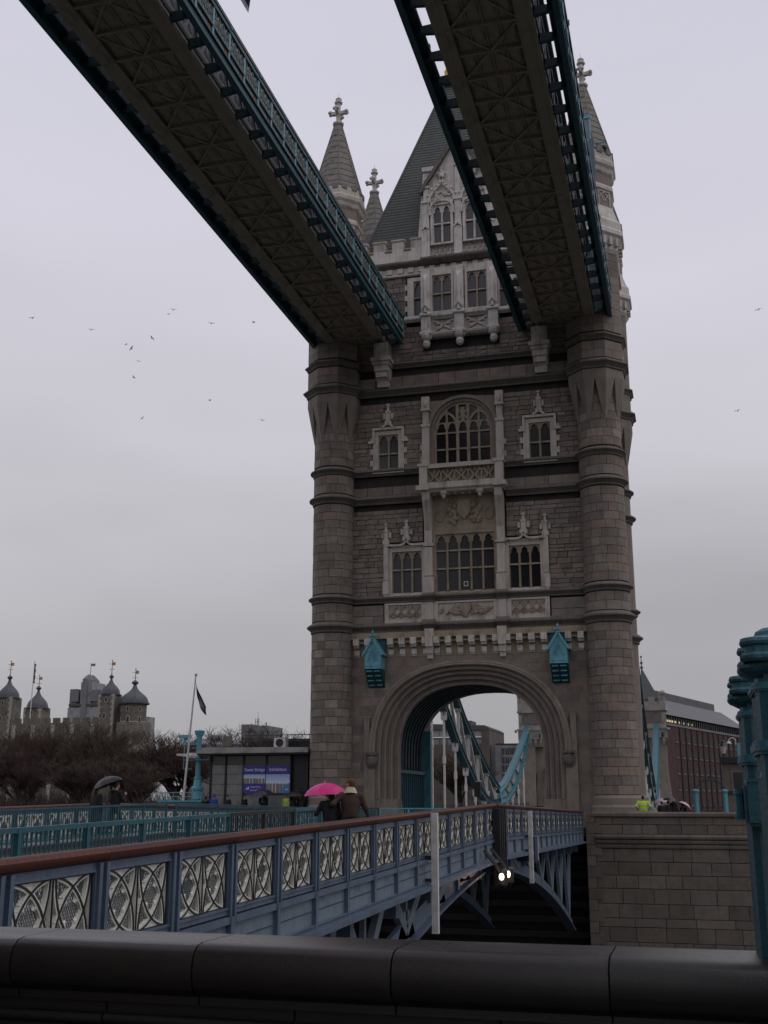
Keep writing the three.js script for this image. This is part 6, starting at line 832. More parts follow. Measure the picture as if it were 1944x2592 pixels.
{
  const O = thing('office_tower', 'grey stepped office tower with glass bays rising behind the fortress', 'office building', [-285.5, 0, -450]);
  new MB().b2(-9, 9, -2.5, 47.5, -20, 0).build('podium', conc, O); new MB().b2(-8.6, -4.5, 47, 57.0, -18, -0.5).b2(4.5, 8.8, 47, 56.5, -18, -0.5).build('side_bay', conc2, O); new MB().b2(-1.0, 1.6, 20, 62, -12, 0.8).hexa([[-1, 62, -12], [1.6, 62, -12], [0.6, 64.5, -8], [0.2, 64.5, -8], [-1, 62, 0.8], [1.6, 62, 0.8], [0.6, 64.5, -2], [0.2, 64.5, -2]]).build('spine', conc2, O); new MB().b2(-2.4, 4, 47, 60.5, -14, -0.3).build('core', conc, O);
  for (const [x0, x1, y0, y1] of [[-7.4, -3.2, 50.5, 56.5], [3.4, 7.9, 50.5, 55.8]]) for (let y = y0; y < y1 - 0.2; y += 1.15) new MB().b2(x0, x1, y + 0.08, Math.min(y1, y + 1.1), -0.5, 0.3).build('window', glassFar, O);
  new MB().b2(-8.5, 8.5, 48.2, 49.4, -1, 0.2).build('window_band', brown, O); const f = new MB(); f.rod([0.4, 64, -4], [0.5, 70.5, -4], 0.18, 0.1, 5); f.b2(0.5, 3, 69.0, 70.3, -4.05, -3.95); f.build('roof_flag', conc2, O);
  const T2 = thing('tower_block', 'slim pale tower block just right of the fortress', 'tower block', [-276, 0, -500]); new MB().b2(-2.2, 2.2, -2.5, 46, -8, 0).build('wall', conc, T2); for (let y = 12; y < 45; y += 2.3) new MB().b2(-2.25, -0.9, y, y + 1.2, -6, 0.05).build('window', brown, T2);
  const D = thing('domed_building', 'long low grey building with a shallow dome on the skyline left of the pavilion', 'building', [0, 0, -300]); new MB().b2(-158, -137.5, -2.5, 20.5, -20, 0).hexa([[-158, 20.5, -20], [-137.5, 20.5, -20], [-137.5, 21.6, -12], [-158, 23.1, -12], [-158, 20.5, 0], [-137.5, 20.5, 0], [-137.5, 21.6, -8], [-158, 23.1, -8]]).build('wall', conc2, D); new MB().lathe(-151.4, -9, [[3.1, 21.4], [2.9, 22.6], [2.1, 23.6], [1, 24.2], [0, 24.3]], 16).build('dome', conc2, D, 0.7); for (let x = -156; x < -139; x += 1.8) new MB().b2(x, x + 1, 17.6, 19.4, 0, 0.06).build('window', brown, D);
  const G = thing('rooftop_block', 'plain grey block with a roof aerial behind the pavilion roof', 'building', [0, 0, -300]); new MB().b2(-137.6, -128.1, -2.5, 26.7, -16, 0).b2(-137.6, -133.5, 26.7, 27.2, -16, 0).build('wall', conc2, G); new MB().b2(-134.9, -133.9, 19, 25.6, 0, 0.08).b2(-137.4, -128.3, 24.6, 24.75, 0, 0.05).build('recess', brown, G); const a = new MB(); for (const x of [-133.6, -132.9, -132.3]) a.rod([x, 26.7, -3], [x, 29.4, -3], 0.1, 0.1, 5); a.rod([-132.6, 26.7, -3], [-132.6, 31.6, -3], 0.08, 0.05, 5); a.rod([-133.7, 28.2, -3], [-132.2, 28.2, -3], 0.08, 0.08, 5); a.rod([-129.5, 26.7, -3], [-129.5, 28, -3], 0.2, 0.2, 6); a.build('aerial', M.iron, G);
}
// bare winter trees: trunk and limbs, and a crown of fine twigs
const barkM = mat('wet_bark', [0.045, 0.036, 0.031], { r: 0.95 }), twigM = mat('winter_twigs', [0.06, 0.036, 0.030], { r: 1 }), twigM2 = mat('brown_winter_twigs', [0.07, 0.05, 0.04], { r: 1 });
function makeTree(s, h, spread, dense) {
  seed = s; const tr = new MB(), tw = new MB(); let n = 0;
  const tri = (b, p, q, r0, r1) => b.rod(p.toArray(), q.toArray(), r0, r1, 3);
  const grow = (p, d, len, r, lv) => {
    const q = p.clone().addScaledVector(d, len); if (lv < 3) tr.rod(p.toArray(), q.toArray(), r, r * 0.7, lv ? 5 : 8); else tri(tw, p, q, r, r * 0.55);
    if (lv >= 6 || q.y > h * 1.03) return; const k = lv === 0 ? 7 : lv < 3 ? 4 : dense;
    for (let i = 0; i < k; i++) { const a = rr(0, 6.283), t = lv === 0 ? rr(0.35, 1.25) : rr(0.35, 1.0), dir = d.clone().multiplyScalar(lv === 0 ? 0.75 : 0.8).add(V3(Math.cos(a) * t * spread, rr(-0.12, 0.55), Math.sin(a) * t * spread)).normalize(); const o = p.clone().addScaledVector(d, len * (lv === 0 ? rr(0.35, 1) : rr(0.3, 1))); grow(o, dir, len * rr(0.55, 0.85) * (lv === 0 ? 1.05 : 1), Math.max(0.022, r * (lv < 2 ? 0.55 : 0.5)), lv + 1); }
  };
  grow(V3(0, 0, 0), V3(rr(-0.05, 0.05), 1, rr(-0.05, 0.05)).normalize(), h * 0.30, h * 0.022, 0);
  let top = 0, wide = 0; for (let i = 0; i < tw.p.length; i += 3) { top = Math.max(top, tw.p[i + 1]); wide = Math.max(wide, Math.abs(tw.p[i])); }
  for (const b of [tr, tw]) for (let i = 0; i < b.p.length; i += 3) { b.p[i] *= h * 0.52 / wide; b.p[i + 2] *= h * 0.52 / wide; b.p[i + 1] *= h / top; }
  return [tr, tw];
}
{
  const kinds = [[makeTree(11, 17, 1.05, 4), twigM], [makeTree(29, 17.5, 0.95, 4), twigM2], [makeTree(47, 16.5, 1.15, 4), twigM]], protos = [];
  const spots = [[-124, -128, 1.12, 0, 'leftmost bare tree, cut off by the left edge of the photo'], [-118.5, -140, 1.18, 1, 'bare reddish tree in front of the fortress wall, second from the left edge'], [-112, -130, 1.15, 2, 'bare tree in front of the small domed turret of the fortress'], [-106.5, -142, 1.2, 0, 'bare tree below the middle of the fortress battlements'], [-101, -131, 1.1, 1, 'bare tree in front of the tall narrow fortress turret'], [-96, -142, 0.98, 2, 'bare tree at the right foot of the round fortress turret'], [-91, -133, 0.85, 0, 'smaller bare tree in the gap right of the fortress'], [-86.5, -140, 1.05, 1, 'bare tree left of the white flagpole'], [-81, -134, 0.97, 2, 'bare tree right behind the turquoise mast'], [-76.5, -142, 0.9, 0, 'bare tree between the turquoise mast and the glass pavilion'], [-43.5, -80, 0.86, 1, 'bare tree rising above the pavilion roof beside the grey block'], [-38.5, -78, 0.84, 2, 'bare tree above the pavilion roof, close to the left turret'], [-116, -112, 0.72, 2, 'low bare tree in the front row near the left edge'], [-103, -113, 0.7, 0, 'low bare tree in the front row below the battlements'], [-92, -112, 0.68, 1, 'low bare tree in the front row behind the couple with a black umbrella'], [-80.5, -113, 0.6, 2, 'low bare tree in the front row left of the turquoise mast'], [-33, -122, 0.82, 0, 'bare tree seen through the left of the archway behind the hangers'], [-26, -128, 0.74, 1, 'bare tree through the archway behind the suspension chain']];
  spots.push([-121, -118, 0.85, 1, 'bare tree in the front row, cut by the left edge below the first turret'], [-109, -120, 0.92, 2, 'bare tree in the front row left of the tall fortress turret'], [-98, -122, 0.95, 0, 'bare tree in the front row below the round turret'], [-85, -118, 0.72, 1, 'low bare tree behind the lower flagpole']);
  spots.forEach(([x, z, s, k, label], i) => {
    let o; if (!protos[k]) { const [[tr, tw], m] = kinds[k]; o = thing('winter_tree', label, 'tree', [x, -2.5, z], i * 1.3, 'bare winter trees along the far bank'); const t = tr.build('trunk', barkM, o, 0.6); tw.build('crown', m, o); protos[k] = o; } else o = copy(protos[k], [x, -2.5, z], i * 1.7, label);
    o.scale.setScalar(s);
  });
  seed = 777;
}
{ // low scrub under the trees
  seed = 91; const b = new MB(); for (let i = 0; i < 9000; i++) { const x = rr(-132, -68), z = rr(-126, -106), y = -2.5, h = rr(1.5, 6.5) * (0.6 + 0.4 * Math.sin(x * 0.35) ** 2), t = rr(0, 6.28); b.rod([x, y + h * 0.2, z], [x + Math.cos(t) * h * 0.4, y + h, z + Math.sin(t) * h * 0.4], 0.05, 0.02, 3); } tag(b.build('thicket', twigM2, scene), 'brown leafless scrub below the bare trees on the far bank', 'scrub', null, 'stuff'); seed = 777;
}
{ // embankment hedge and wall at the foot of the trees
  const W = thing('river_wall', 'dark river wall along the far bank below the bare trees', 'wall'); new MB().b2(-260, -12, -9.6, 0.4, -101, -99).build('wall', mat('dark_river_wall', [0.08, 0.07, 0.06], { map: 'grime', size: 4 }), W);
  const B = thing('abutment_wall', 'brick boundary wall right of the far gatehouse', 'wall'); new MB().b2(11.5, 80, -9.6, 0.2, -101, -99).build('wall', mat('boundary_brick', [0.09, 0.05, 0.04], { map: 'grime', size: 4 }), B);
}
// ================================================================ buildings through the archway
{
  const A = thing('brown_office', 'brown office building with a pale glazed top storey seen through the archway', 'office building', [0, 0, -170]);
  new MB().b2(-42, -29.3, -2.5, 14.7, -20, 0).b2(-29.4, -27.7, -2.5, 16.3, -20, 0.3).build('wall', brown, A); new MB().plate([[-42, 16.5], [-27.7, 16.2], [-27.7, 16.7], [-28.6, 17.2], [-42, 17.7]], -20, 0.4).b2(-34, -32, 17.2, 18.4, -8, -2).build('roof', mat('brown_roof', [0.09, 0.08, 0.08], { r: 0.8 }), A); for (let x = -41.8; x < -29.6; x += 1.55) new MB().b2(x, x + 1.45, 14.9, 16.4, -1, -0.2).build('window', mat('pale_far_glass', [0.32, 0.33, 0.33], { r: 0.3 }), A); for (let x = -41.5; x < -30; x += 1.55) new MB().b2(x, x + 1.2, 13.2, 14.3, -0.2, 0.03).build('window', glassFar, A);
  const B = thing('concrete_office', 'concrete office block with rows of narrow windows, seen through the archway', 'office building', [0, 0, -170]);
  new MB().b2(-27.6, -6, -2.5, 13.0, -20, -1).b2(-26.6, -25.4, -2.5, 13.0, -1, -0.4).build('wall', conc2, B); const wg = new MB().b2(-0.13, 0.13, 0, 1.15, 0, 0.06).geometry(); for (const y of [11.0, 9.15, 7.4, 5.7, 4.0, 2.3]) for (let k = 0; k < 30; k++) part('window', wg, M.glass, B).position.set(-24.9 + k * 0.52 + (k % 2) * 0.06, y, -1); new MB().b2(-27, -6, 13.0, 13.5, -18, -4).build('roof_plant', M.iron, B); for (const y of [12.4, 10.6, 8.8, 7.05, 5.3]) new MB().b2(-25.4, -6, y, y + 0.28, -1, -0.9).build('floor_band', conc, B);
}
{ // red brick warehouse on the right
  const R = thing('brick_warehouse', 'red brick warehouse with arched windows and a modern grey metal roof, right of the tower', 'warehouse', [11.4, 0, -121]);
  const len = 47, ang = Math.atan2(31, 9.5); R.rotation.y = ang; // local x runs along the front towards the viewer
  const brick = mat('red_brick', [0.088, 0.040, 0.034], { map: 'grime', size: [2.7, 3.3], bump: 0.01, r: 0.9 }), rf = mat('grey_metal_roof', [0.085, 0.082, 0.092], { map: 'grime', size: 6, r: 0.5 });
  R.rotation.y = ang; R.position.set(11.4, 0, -121);
  new MB().b2(-6, len, -2.5, 13.7, -18, 0).build('wall', brick, R); new MB().b2(-6, len, 13.4, 13.75, -18, 0.12).build('cornice', conc2, R); new MB().b2(-6, len - 0.5, 13.75, 15.2, -16, -0.9).build('glazed_storey', M.glass, R);
  for (let x = -5; x < len - 1; x += 1.3) new MB().b2(x, x + 0.1, 13.75, 15.2, -0.9, -0.75).build('mullion', M.iron, R);
  const lit = mat('lit_strip', [0.8, 0.7, 0.4], { x: { emissive: new THREE.Color(1, 0.82, 0.4), emissiveIntensity: 0.3 } }); for (const [a, b] of [[-1, 2.6], [3.4, 4.4], [5.4, 6.2], [8, 8.6], [10.6, 11.2], [13, 13.5]]) new MB().b2(a, b, 14.15, 14.5, -0.86, -0.8).build('lit_window', lit, R);
  new MB().hexa([[-6, 15.2, -17], [len, 15.2, -17], [len, 18.6, -13], [-6, 18.6, -13], [-6, 15.2, -0.2], [len, 15.2, -0.2], [len - 2, 18.6, -4.5], [-6, 18.6, -4.5]]).b2(6, len - 3, 18.5, 20.2, -13, -5.5).build('roof', rf, R); new MB().hexa([[-4, 16.2, -2], [2, 16.2, -2], [2, 18.5, -5], [-3, 18.5, -5], [-4, 16.2, -1.2], [2, 16.2, -1.2], [3.4, 18.5, -4.3], [-3, 18.5, -4.3]]).build('roof_light', M.glass, R);
  for (let i = 0; i < 14; i++) { const x = 1.2 + i * 3.25; for (const [y, h] of [[11.0, 1.55], [8.5, 1.55], [5.9, 1.5], [3.3, 1.5], [0.8, 1.4]]) { const fr = new MB().b2(x - 0.75, x + 0.75, y - 0.22, y - 0.04, 0, 0.12).build('window', conc2, R), p = [[0.55, y], [0.55, y + h * 0.75], [0.4, y + h * 0.93], [0.2, y + h], [-0.2, y + h], [-0.4, y + h * 0.93], [-0.55, y + h * 0.75], [-0.55, y]].map(([a, b]) => [a + x, b]); new MB().plate(p, 0.01, 0.03).build('pane', M.black, fr); new MB().b2(x - 0.03, x + 0.03, y, y + h, 0.03, 0.06).b2(x - 0.55, x + 0.55, y + h * 0.6, y + h * 0.64, 0.03, 0.06).build('glazing_bar', M.iron, fr); }
    new MB().rod([x + 1.6, -2.5, 0.12], [x + 1.6, 13.3, 0.12], 0.09, 0.09, 6).build('downpipe', M.iron, R); }
  new MB().b2(len - 0.02, len + 0.02, -2.5, 13.7, -18, 0).build('end_wall', brick, R);
}
{ // traffic signal seen from behind, floodlight and pale frame near the right turret, gulls
  const S = thing('traffic_signal', 'black traffic signal seen from behind inside the archway', 'traffic light', [-0.36, 0, -5]); new MB().b2(-0.22, 0.22, 1.84, 2.85, -0.1, 0.16).b2(-0.05, 0.05, 0, 1.84, -0.05, 0.05).build('signal_head', M.black, S); new MB().b2(-0.16, 0.16, 2.85, 2.9, -0.1, 0.14).build('top_cap', M.whitepole, S); new MB().b2(-0.13, 0.02, 1.9, 2.3, 0.16, 0.175).build('back_door', M.iron, S);
  const L = thing('floodlight', 'small floodlight on a thin arm beside the right turret spire', 'floodlight', [9.88, 46.6, 1.5]); new MB().rod([-0.2, 0, 0], [0.92, 0, 0], 0.05, 0.05, 6).rod([0.9, 0, 0], [0.9, -0.25, 0], 0.03, 0.03, 5).build('arm', M.turq, L); new MB().geo(new THREE.CylinderGeometry(0.12, 0.2, 0.32, 10), M4(0.93, -0.4, 0, 0.3, 0, 0.7)).build('lamp_head', M.black, L);
  const P = thing('access_frame', 'tall pale blue steel frame standing on the right footbridge beside the turret', 'steel frame', [9.62, 35, 2.2]); for (const x of [-0.28, 0.28]) new MB().b2(x - 0.05, x + 0.05, -1.5, 13.4, -0.06, 0.06).build('upright', M.sky, P); new MB().b2(-0.24, 0.2, -1.5, 13.2, -0.03, 0.03).build('infill_panel', M.bluelight, P); for (let y = 0; y < 13.6; y += 1.9) new MB().b2(-0.33, 0.33, y, y + 0.12, -0.07, 0.07).build('cross_bar', M.sky, P); new MB().b2(-0.36, 0.36, 13.2, 13.5, -0.1, 0.1).build('head_plate', M.turq, P); new MB().b2(0.2, 0.5, -1.5, 11.4, 0.3, 0.36).build('side_plate', M.blue, P);
  const gm = mat('gull_grey', [0.42, 0.40, 0.42], { r: 0.9 }); const G = thing('gull', 'small gull flying in the sky left of the tower', 'gull', [-45.6, 47.3, -16], 0, 'gulls scattered over the sky');
  new MB().lathe(0, 0, [[0, -0.28], [0.07, -0.15], [0.09, 0.02], [0.05, 0.18], [0, 0.24]], 7).at(null).build('body', gm, G).rotation.x = PI / 2; const w = new MB(); for (const s of [-1, 1]) { w.quad([0, 0.04, -0.08], [s * 0.3, 0.2, -0.1], [s * 0.3, 0.2, 0.08], [0, 0.04, 0.1]); w.quad([s * 0.3, 0.2, -0.1], [s * 0.72, 0.08, 0.06], [s * 0.7, 0.08, 0.12], [s * 0.3, 0.2, 0.08]); w.quad([0, 0.02, -0.08], [s * 0.3, 0.18, -0.1], [s * 0.3, 0.18, 0.08], [0, 0.02, 0.1]); } w.build('wings', Object.assign(gm.clone(), { side: THREE.DoubleSide, name: 'gull_wing' }), G);
  const at = [[-32.7, 47.7, -19.4], [-32.2, 48.1, -19.4], [-24.7, 46.9, -21.7], [-34.4, 45.4, -19.5], [-40.1, 46.2, -17.8], [-36.9, 44.8, -19.0], [-36.4, 44.4, -19.2], [-35.8, 43.2, -19.7], [-36.4, 41.7, -20.0], [-29.3, 39.5, -22.4], [-24.5, 37.6, -24.2], [-35.8, 37.8, -21.1], [-28.7, 46.8, -20.7]]; G.scale.setScalar(0.55); at.forEach((p, i) => { const c = copy(G, p, rr(0, 6)); c.rotation.z = rr(-0.5, 0.5); c.scale.setScalar(rr(0.4, 0.62)); });
  [[23.1, 48.1, -34.2], [20.5, 38.5, -36.0]].forEach((p, i) => copy(G, p, rr(0, 6), ['lone gull at the upper right edge of the sky', 'lone gull in the sky right of the tower, halfway up'][i]));
}
// ================================================================ people
function field(N, lo, size, dist) { // surface of a signed distance field on an N^3 grid
  const mc = new MarchingCubes(N, new THREE.MeshBasicMaterial(), false, false, 200000), h = N / 2; mc.isolation = 0;
  for (let z = 0; z < N; z++) for (let y = 0; y < N; y++) for (let x = 0; x < N; x++) mc.field[x + y * N + z * N * N] = -dist(lo[0] + size * (x / N), lo[1] + size * (y / N), lo[2] + size * (z / N));
  mc.update(); const n = mc.count ?? mc.geometry.drawRange.count, g = new THREE.BufferGeometry(), p = new Float32Array(n * 3), q = mc.positionArray;
  for (let i = 0; i < n; i++) for (let k = 0; k < 3; k++) p[i * 3 + k] = lo[k] + size * (q[i * 3 + k] + 1) / 2;
  g.setAttribute('position', new THREE.BufferAttribute(p, 3)); g.setAttribute('normal', new THREE.BufferAttribute(Float32Array.from(mc.normalArray.subarray(0, n * 3)), 3)); return g;
}
const cap = (a, b, r0, r1) => { const d = b.map((v, i) => v - a[i]), l = d[0] * d[0] + d[1] * d[1] + d[2] * d[2] || 1e-9; return (x, y, z) => { const px = x - a[0], py = y - a[1], pz = z - a[2], t = Math.max(0, Math.min(1, (px * d[0] + py * d[1] + pz * d[2]) / l)); return Math.hypot(px - d[0] * t, py - d[1] * t, pz - d[2] * t) - (r0 + (r1 - r0) * t); }; };
const ell = (c, r) => { const m = Math.min(...r); return (x, y, z) => (Math.hypot((x - c[0]) / r[0], (y - c[1]) / r[1], (z - c[2]) / r[2]) - 1) * m; };
const smin = (list, k) => (x, y, z) => { let d = 9; for (const f of list) { const e = f(x, y, z), h = Math.max(k - Math.abs(d - e), 0) / k; d = Math.min(d, e) - h * h * k * 0.25; } return d; };
// head (chin at 0, crown at 0.235), facing +z; hand (wrist at 0, fingers along -y, thumb towards +x), slightly curled
const HEAD = field(44, [-0.14, -0.08, -0.16], 0.34, smin([ell([0, 0.15, -0.015], [0.077, 0.088, 0.096]), ell([0, 0.075, 0.02], [0.06, 0.075, 0.072]), cap([0, 0.02, 0.05], [0, 0.045, 0.06], 0.022, 0.022), cap([0, 0.115, 0.085], [0, 0.085, 0.108], 0.01, 0.014), ell([-0.08, 0.105, -0.005], [0.014, 0.032, 0.02]), ell([0.08, 0.105, -0.005], [0.014, 0.032, 0.02]), cap([-0.02, 0.055, 0.083], [0.02, 0.055, 0.083], 0.009, 0.009), cap([0, 0.04, -0.02], [0, -0.06, -0.025], 0.056, 0.06)], 0.02));
const HAND = (() => { const f = [ell([0, -0.05, 0], [0.04, 0.052, 0.017]), cap([0, 0.02, 0], [0, -0.02, 0], 0.027, 0.03)]; [[-0.03, 0.06], [-0.01, 0.072], [0.01, 0.076], [0.03, 0.068]].forEach(([x, l]) => { f.push(cap([x, -0.09, 0], [x * 1.05, -0.09 - l * 0.5, 0.008], 0.0095, 0.009)); f.push(cap([x * 1.05, -0.09 - l * 0.5, 0.008], [x * 1.05, -0.09 - l * 0.85, 0.035], 0.009, 0.0075)); }); f.push(cap([0.032, -0.03, 0.005], [0.055, -0.065, 0.02], 0.012, 0.0105)); f.push(cap([0.055, -0.065, 0.02], [0.05, -0.095, 0.032], 0.0105, 0.009)); return field(40, [-0.12, -0.2, -0.11], 0.24, smin(f, 0.008)); })();
const v3 = (a, b, t) => a.map((v, i) => v + (b[i] - v) * t);
/* o: h height, coat/legs/hair colours, lh/rh hand targets (in body metres for 1.75 m), turn, headTurn, skirt, bulk */
function person(label, pos, o) {
  const P = thing('person', label, 'person', pos, o.turn ?? 0), s = (o.h ?? 1.75) / 1.75, N = o.n ?? 56, bulk = o.bulk ?? 1, st = o.stride ?? 0.1;
  const hipY = 0.9, sh = 1.42, L = {}, side = { r: -1, l: 1 }; // facing +z, the right hand is at -x
  const fs = [ell([0, 1.22, 0.0], [0.185 * bulk, 0.24, 0.125 * bulk]), ell([0, 1.02, 0.0], [0.165 * bulk, 0.2, 0.125 * bulk]), ell([0, 1.38, -0.01], [0.16 * bulk, 0.085, 0.09]), cap([0, 1.42, -0.01], [0, 1.52, 0.0], 0.065, 0.058)];
  const legs = []; for (const k of ['r', 'l']) { const x = side[k], f = k === 'r' ? st : -st, hip = [x * 0.09, hipY, 0], kn = [x * 0.1, 0.5, f * 0.6 + 0.03], an = [x * 0.1, 0.09, f]; legs.push(cap(hip, kn, 0.092 * bulk, 0.066), cap(kn, an, 0.066, 0.048), cap([an[0], 0.05, an[2] - 0.03], [an[0] + x * 0.02, 0.035, an[2] + 0.16], 0.045, 0.036)); }
  if (o.skirt) legs.push((x, y, z) => (y < 0.45 || y > 1 ? 0.3 : Math.hypot(x * 0.85, z) - (0.17 + (1 - y) * 0.12)));
  const hands = []; for (const k of ['r', 'l']) { const x = side[k], S = [x * 0.19 * bulk, sh - 0.03, 0], W = o[k + 'h'] ?? [x * 0.27, 0.83, 0.06], d = Math.hypot(...W.map((v, i) => v - S[i])), half = 0.285, m = v3(S, W, 0.5), bend = Math.sqrt(Math.max(0.0004, half * half - d * d / 4)), out = V3(x * 0.55, -0.6, -0.55); const dir = V3(...W).sub(V3(...S)).normalize(); out.addScaledVector(dir, -out.dot(dir)).normalize(); const E = m.map((v, i) => v + out.toArray()[i] * bend); fs.push(cap(S, E, 0.064 * bulk, 0.052), cap(E, W, 0.052, 0.04)); hands.push([W, E, x]); }
  const body = smin([...fs, ...legs], 0.06), g0 = field(N, [-0.95, -0.05, -0.95], 1.9, body);
  const mb = new MB(), coat = o.coat ?? [0.012, 0.012, 0.014], lg = o.legs ?? [0.012, 0.012, 0.016], skin = [0.36, 0.2, 0.15], cut = o.cut ?? 0.86;
  // one continuous figure, coloured by region
  const P0 = [], N0 = [], C0 = [], put = (g, m, colour) => { const a = g.attributes.position, b = g.attributes.normal, v = V3(), w = V3(), nm = m ? new THREE.Matrix3().getNormalMatrix(m) : null; for (let i = 0; i < a.count; i++) { v.fromBufferAttribute(a, i); w.fromBufferAttribute(b, i); const c = colour(v.x, v.y, v.z); if (m) { v.applyMatrix4(m); w.applyMatrix3(nm).normalize(); } P0.push(v.x, v.y, v.z); N0.push(w.x, w.y, w.z); C0.push(...c); } };
  put(g0, null, (x, y, z) => (y > 1.47 && Math.hypot(x, z) < 0.11 ? skin : y > cut || Math.abs(x) > 0.2 ? (o.band && ((y > 1.0 && y < 1.06) || (y > 1.2 && y < 1.26)) ? o.band : coat) : y < 0.09 ? [0.02, 0.018, 0.016] : lg));
  const ht = o.headTurn ?? 0, hm = new THREE.Matrix4().compose(V3(0, 1.515, 0.015), new THREE.Quaternion().setFromEuler(new THREE.Euler(o.nod ?? 0.08, ht, 0, 'YXZ')), V3(1, 1, 1)); put(HEAD, hm, (x, y, z) => (y > 0.05 && y < 0.06 && z > 0.08 && Math.abs(x) < 0.025 ? [0.3, 0.12, 0.1] : y > 0.108 && y < 0.125 && z > 0.07 && Math.abs(Math.abs(x) - 0.03) < 0.014 ? [0.06, 0.04, 0.035] : skin));
  for (const [W, E, x] of hands) { const d = V3(...W).sub(V3(...E)).normalize(), q = new THREE.Quaternion().setFromUnitVectors(V3(0, -1, 0), d), m = new THREE.Matrix4().compose(V3(...W).addScaledVector(d, -0.01), q, V3(-x, 1, 1)); put(HAND, m, () => skin); }
  const g = new THREE.BufferGeometry(); g.setAttribute('position', new THREE.BufferAttribute(new Float32Array(P0), 3)); g.setAttribute('normal', new THREE.BufferAttribute(new Float32Array(N0), 3)); g.setAttribute('color', new THREE.BufferAttribute(new Float32Array(C0), 3)); g.setAttribute('uv', new THREE.BufferAttribute(new Float32Array(P0.length / 3 * 2), 2));
  const bm = part('body', g, personMat, P);
  // hair as a shell over the skull, or a hood
  const hg = field(30, [-0.16, -0.1, -0.2], 0.38, o.hood ? smin([ell([0, 0.13, -0.03], [0.115, 0.135, 0.13])], 0.02) : smin([(x, y, z) => Math.max(ell([0, 0.152, -0.022], [0.087, 0.097, 0.106])(x, y, z), -(y - 0.10 - z * 0.75)), ...(o.long ? [cap([0, 0.12, -0.07], [0, -0.02, -0.075], 0.075, 0.07)] : [cap([0, 0.12, -0.05], [0, 0.07, -0.06], 0.07, 0.055)])], 0.02));
  const H = part(o.hood ? 'hood' : o.hat ? 'hat' : 'hair', hg, mat((o.hood ? 'hood_' : 'hair_') + hairNo++, o.hair ?? [0.025, 0.018, 0.014], { r: 0.9 }), P); H.applyMatrix4(hm);
  if (o.collar) { const c = new MB(); for (let i = 0; i < 12; i++) { const a = i / 12 * 2 * PI, b = (i + 1) / 12 * 2 * PI, q = (t, r, y) => [Math.sin(t) * r, y + 0.03 * -Math.cos(t), Math.cos(t) * r * 0.9 - 0.01]; c.quad(q(a, 0.155, 1.42), q(b, 0.155, 1.42), q(b, 0.1, 1.545), q(a, 0.1, 1.545)); c.quad(q(a, 0.1, 1.545), q(b, 0.1, 1.545), q(b, 0.075, 1.5), q(a, 0.075, 1.5)); } c.build('collar', mat('sheepskin', [0.62, 0.55, 0.38], { r: 1, map: 'stone', size: 0.2, x: { side: THREE.DoubleSide } }), P, 0.8); }
  P.scale.setScalar(s); return P;
}
let hairNo = 0; const personMat = mat('clothing_and_skin', [1, 1, 1], { vc: true, r: 0.75 });
function umbrella(label, pos, rgb, r, tilt = [0, 0], o = {}) { // pos: where the hand holds it
  const U = thing('umbrella', label, 'umbrella', pos), m = mat('umbrella_cloth_' + hairNo++, rgb, { r: 0.45, ds: true }), up = o.len ?? 0.75, n = 8, c = new MB(), K = 5;
  const pt = (i, k, mid) => { const t = k / K, a = (i + (mid ? 0.5 : 0)) / n * 2 * PI, rad = r * Math.sin(t * 1.15) / Math.sin(1.15) * (mid ? 0.94 : 1), y = up - r * 0.52 * (1 - Math.cos(t * 1.15)) / (1 - Math.cos(1.15)) + (mid ? 0.012 * t : 0); return [rad * Math.sin(a), y, rad * Math.cos(a)]; };
  for (let i = 0; i < n; i++) for (let k = 0; k < K; k++) { c.quad(pt(i, k), pt(i, k + 1), pt(i, k + 1, 1), pt(i, k, 1)); c.quad(pt(i, k, 1), pt(i, k + 1, 1), pt(i + 1, k + 1), pt(i + 1, k)); }
  c.build('canopy', m, U, 0.35); const f = new MB(); for (let i = 0; i < n; i++) for (let k = 0; k < K; k++) { const p = pt(i, k), q = pt(i, k + 1); f.rod([p[0] * 0.99, p[1] - 0.008, p[2] * 0.99], [q[0] * 0.99, q[1] - 0.008, q[2] * 0.99], 0.004, 0.004, 4); } f.build('ribs', M.iron, U);
  new MB().rod([0, -0.08, 0], [0, up + 0.06, 0], 0.009, 0.008, 6).build('shaft', o.shaft ?? M.whitepole, U); const hd = new MB(); hd.rod([0, -0.18, 0], [0, -0.05, 0], 0.016, 0.014, 7); hd.build('handle', M.black, U);
  U.rotation.set(tilt[0], 0, tilt[1]); return U;
}
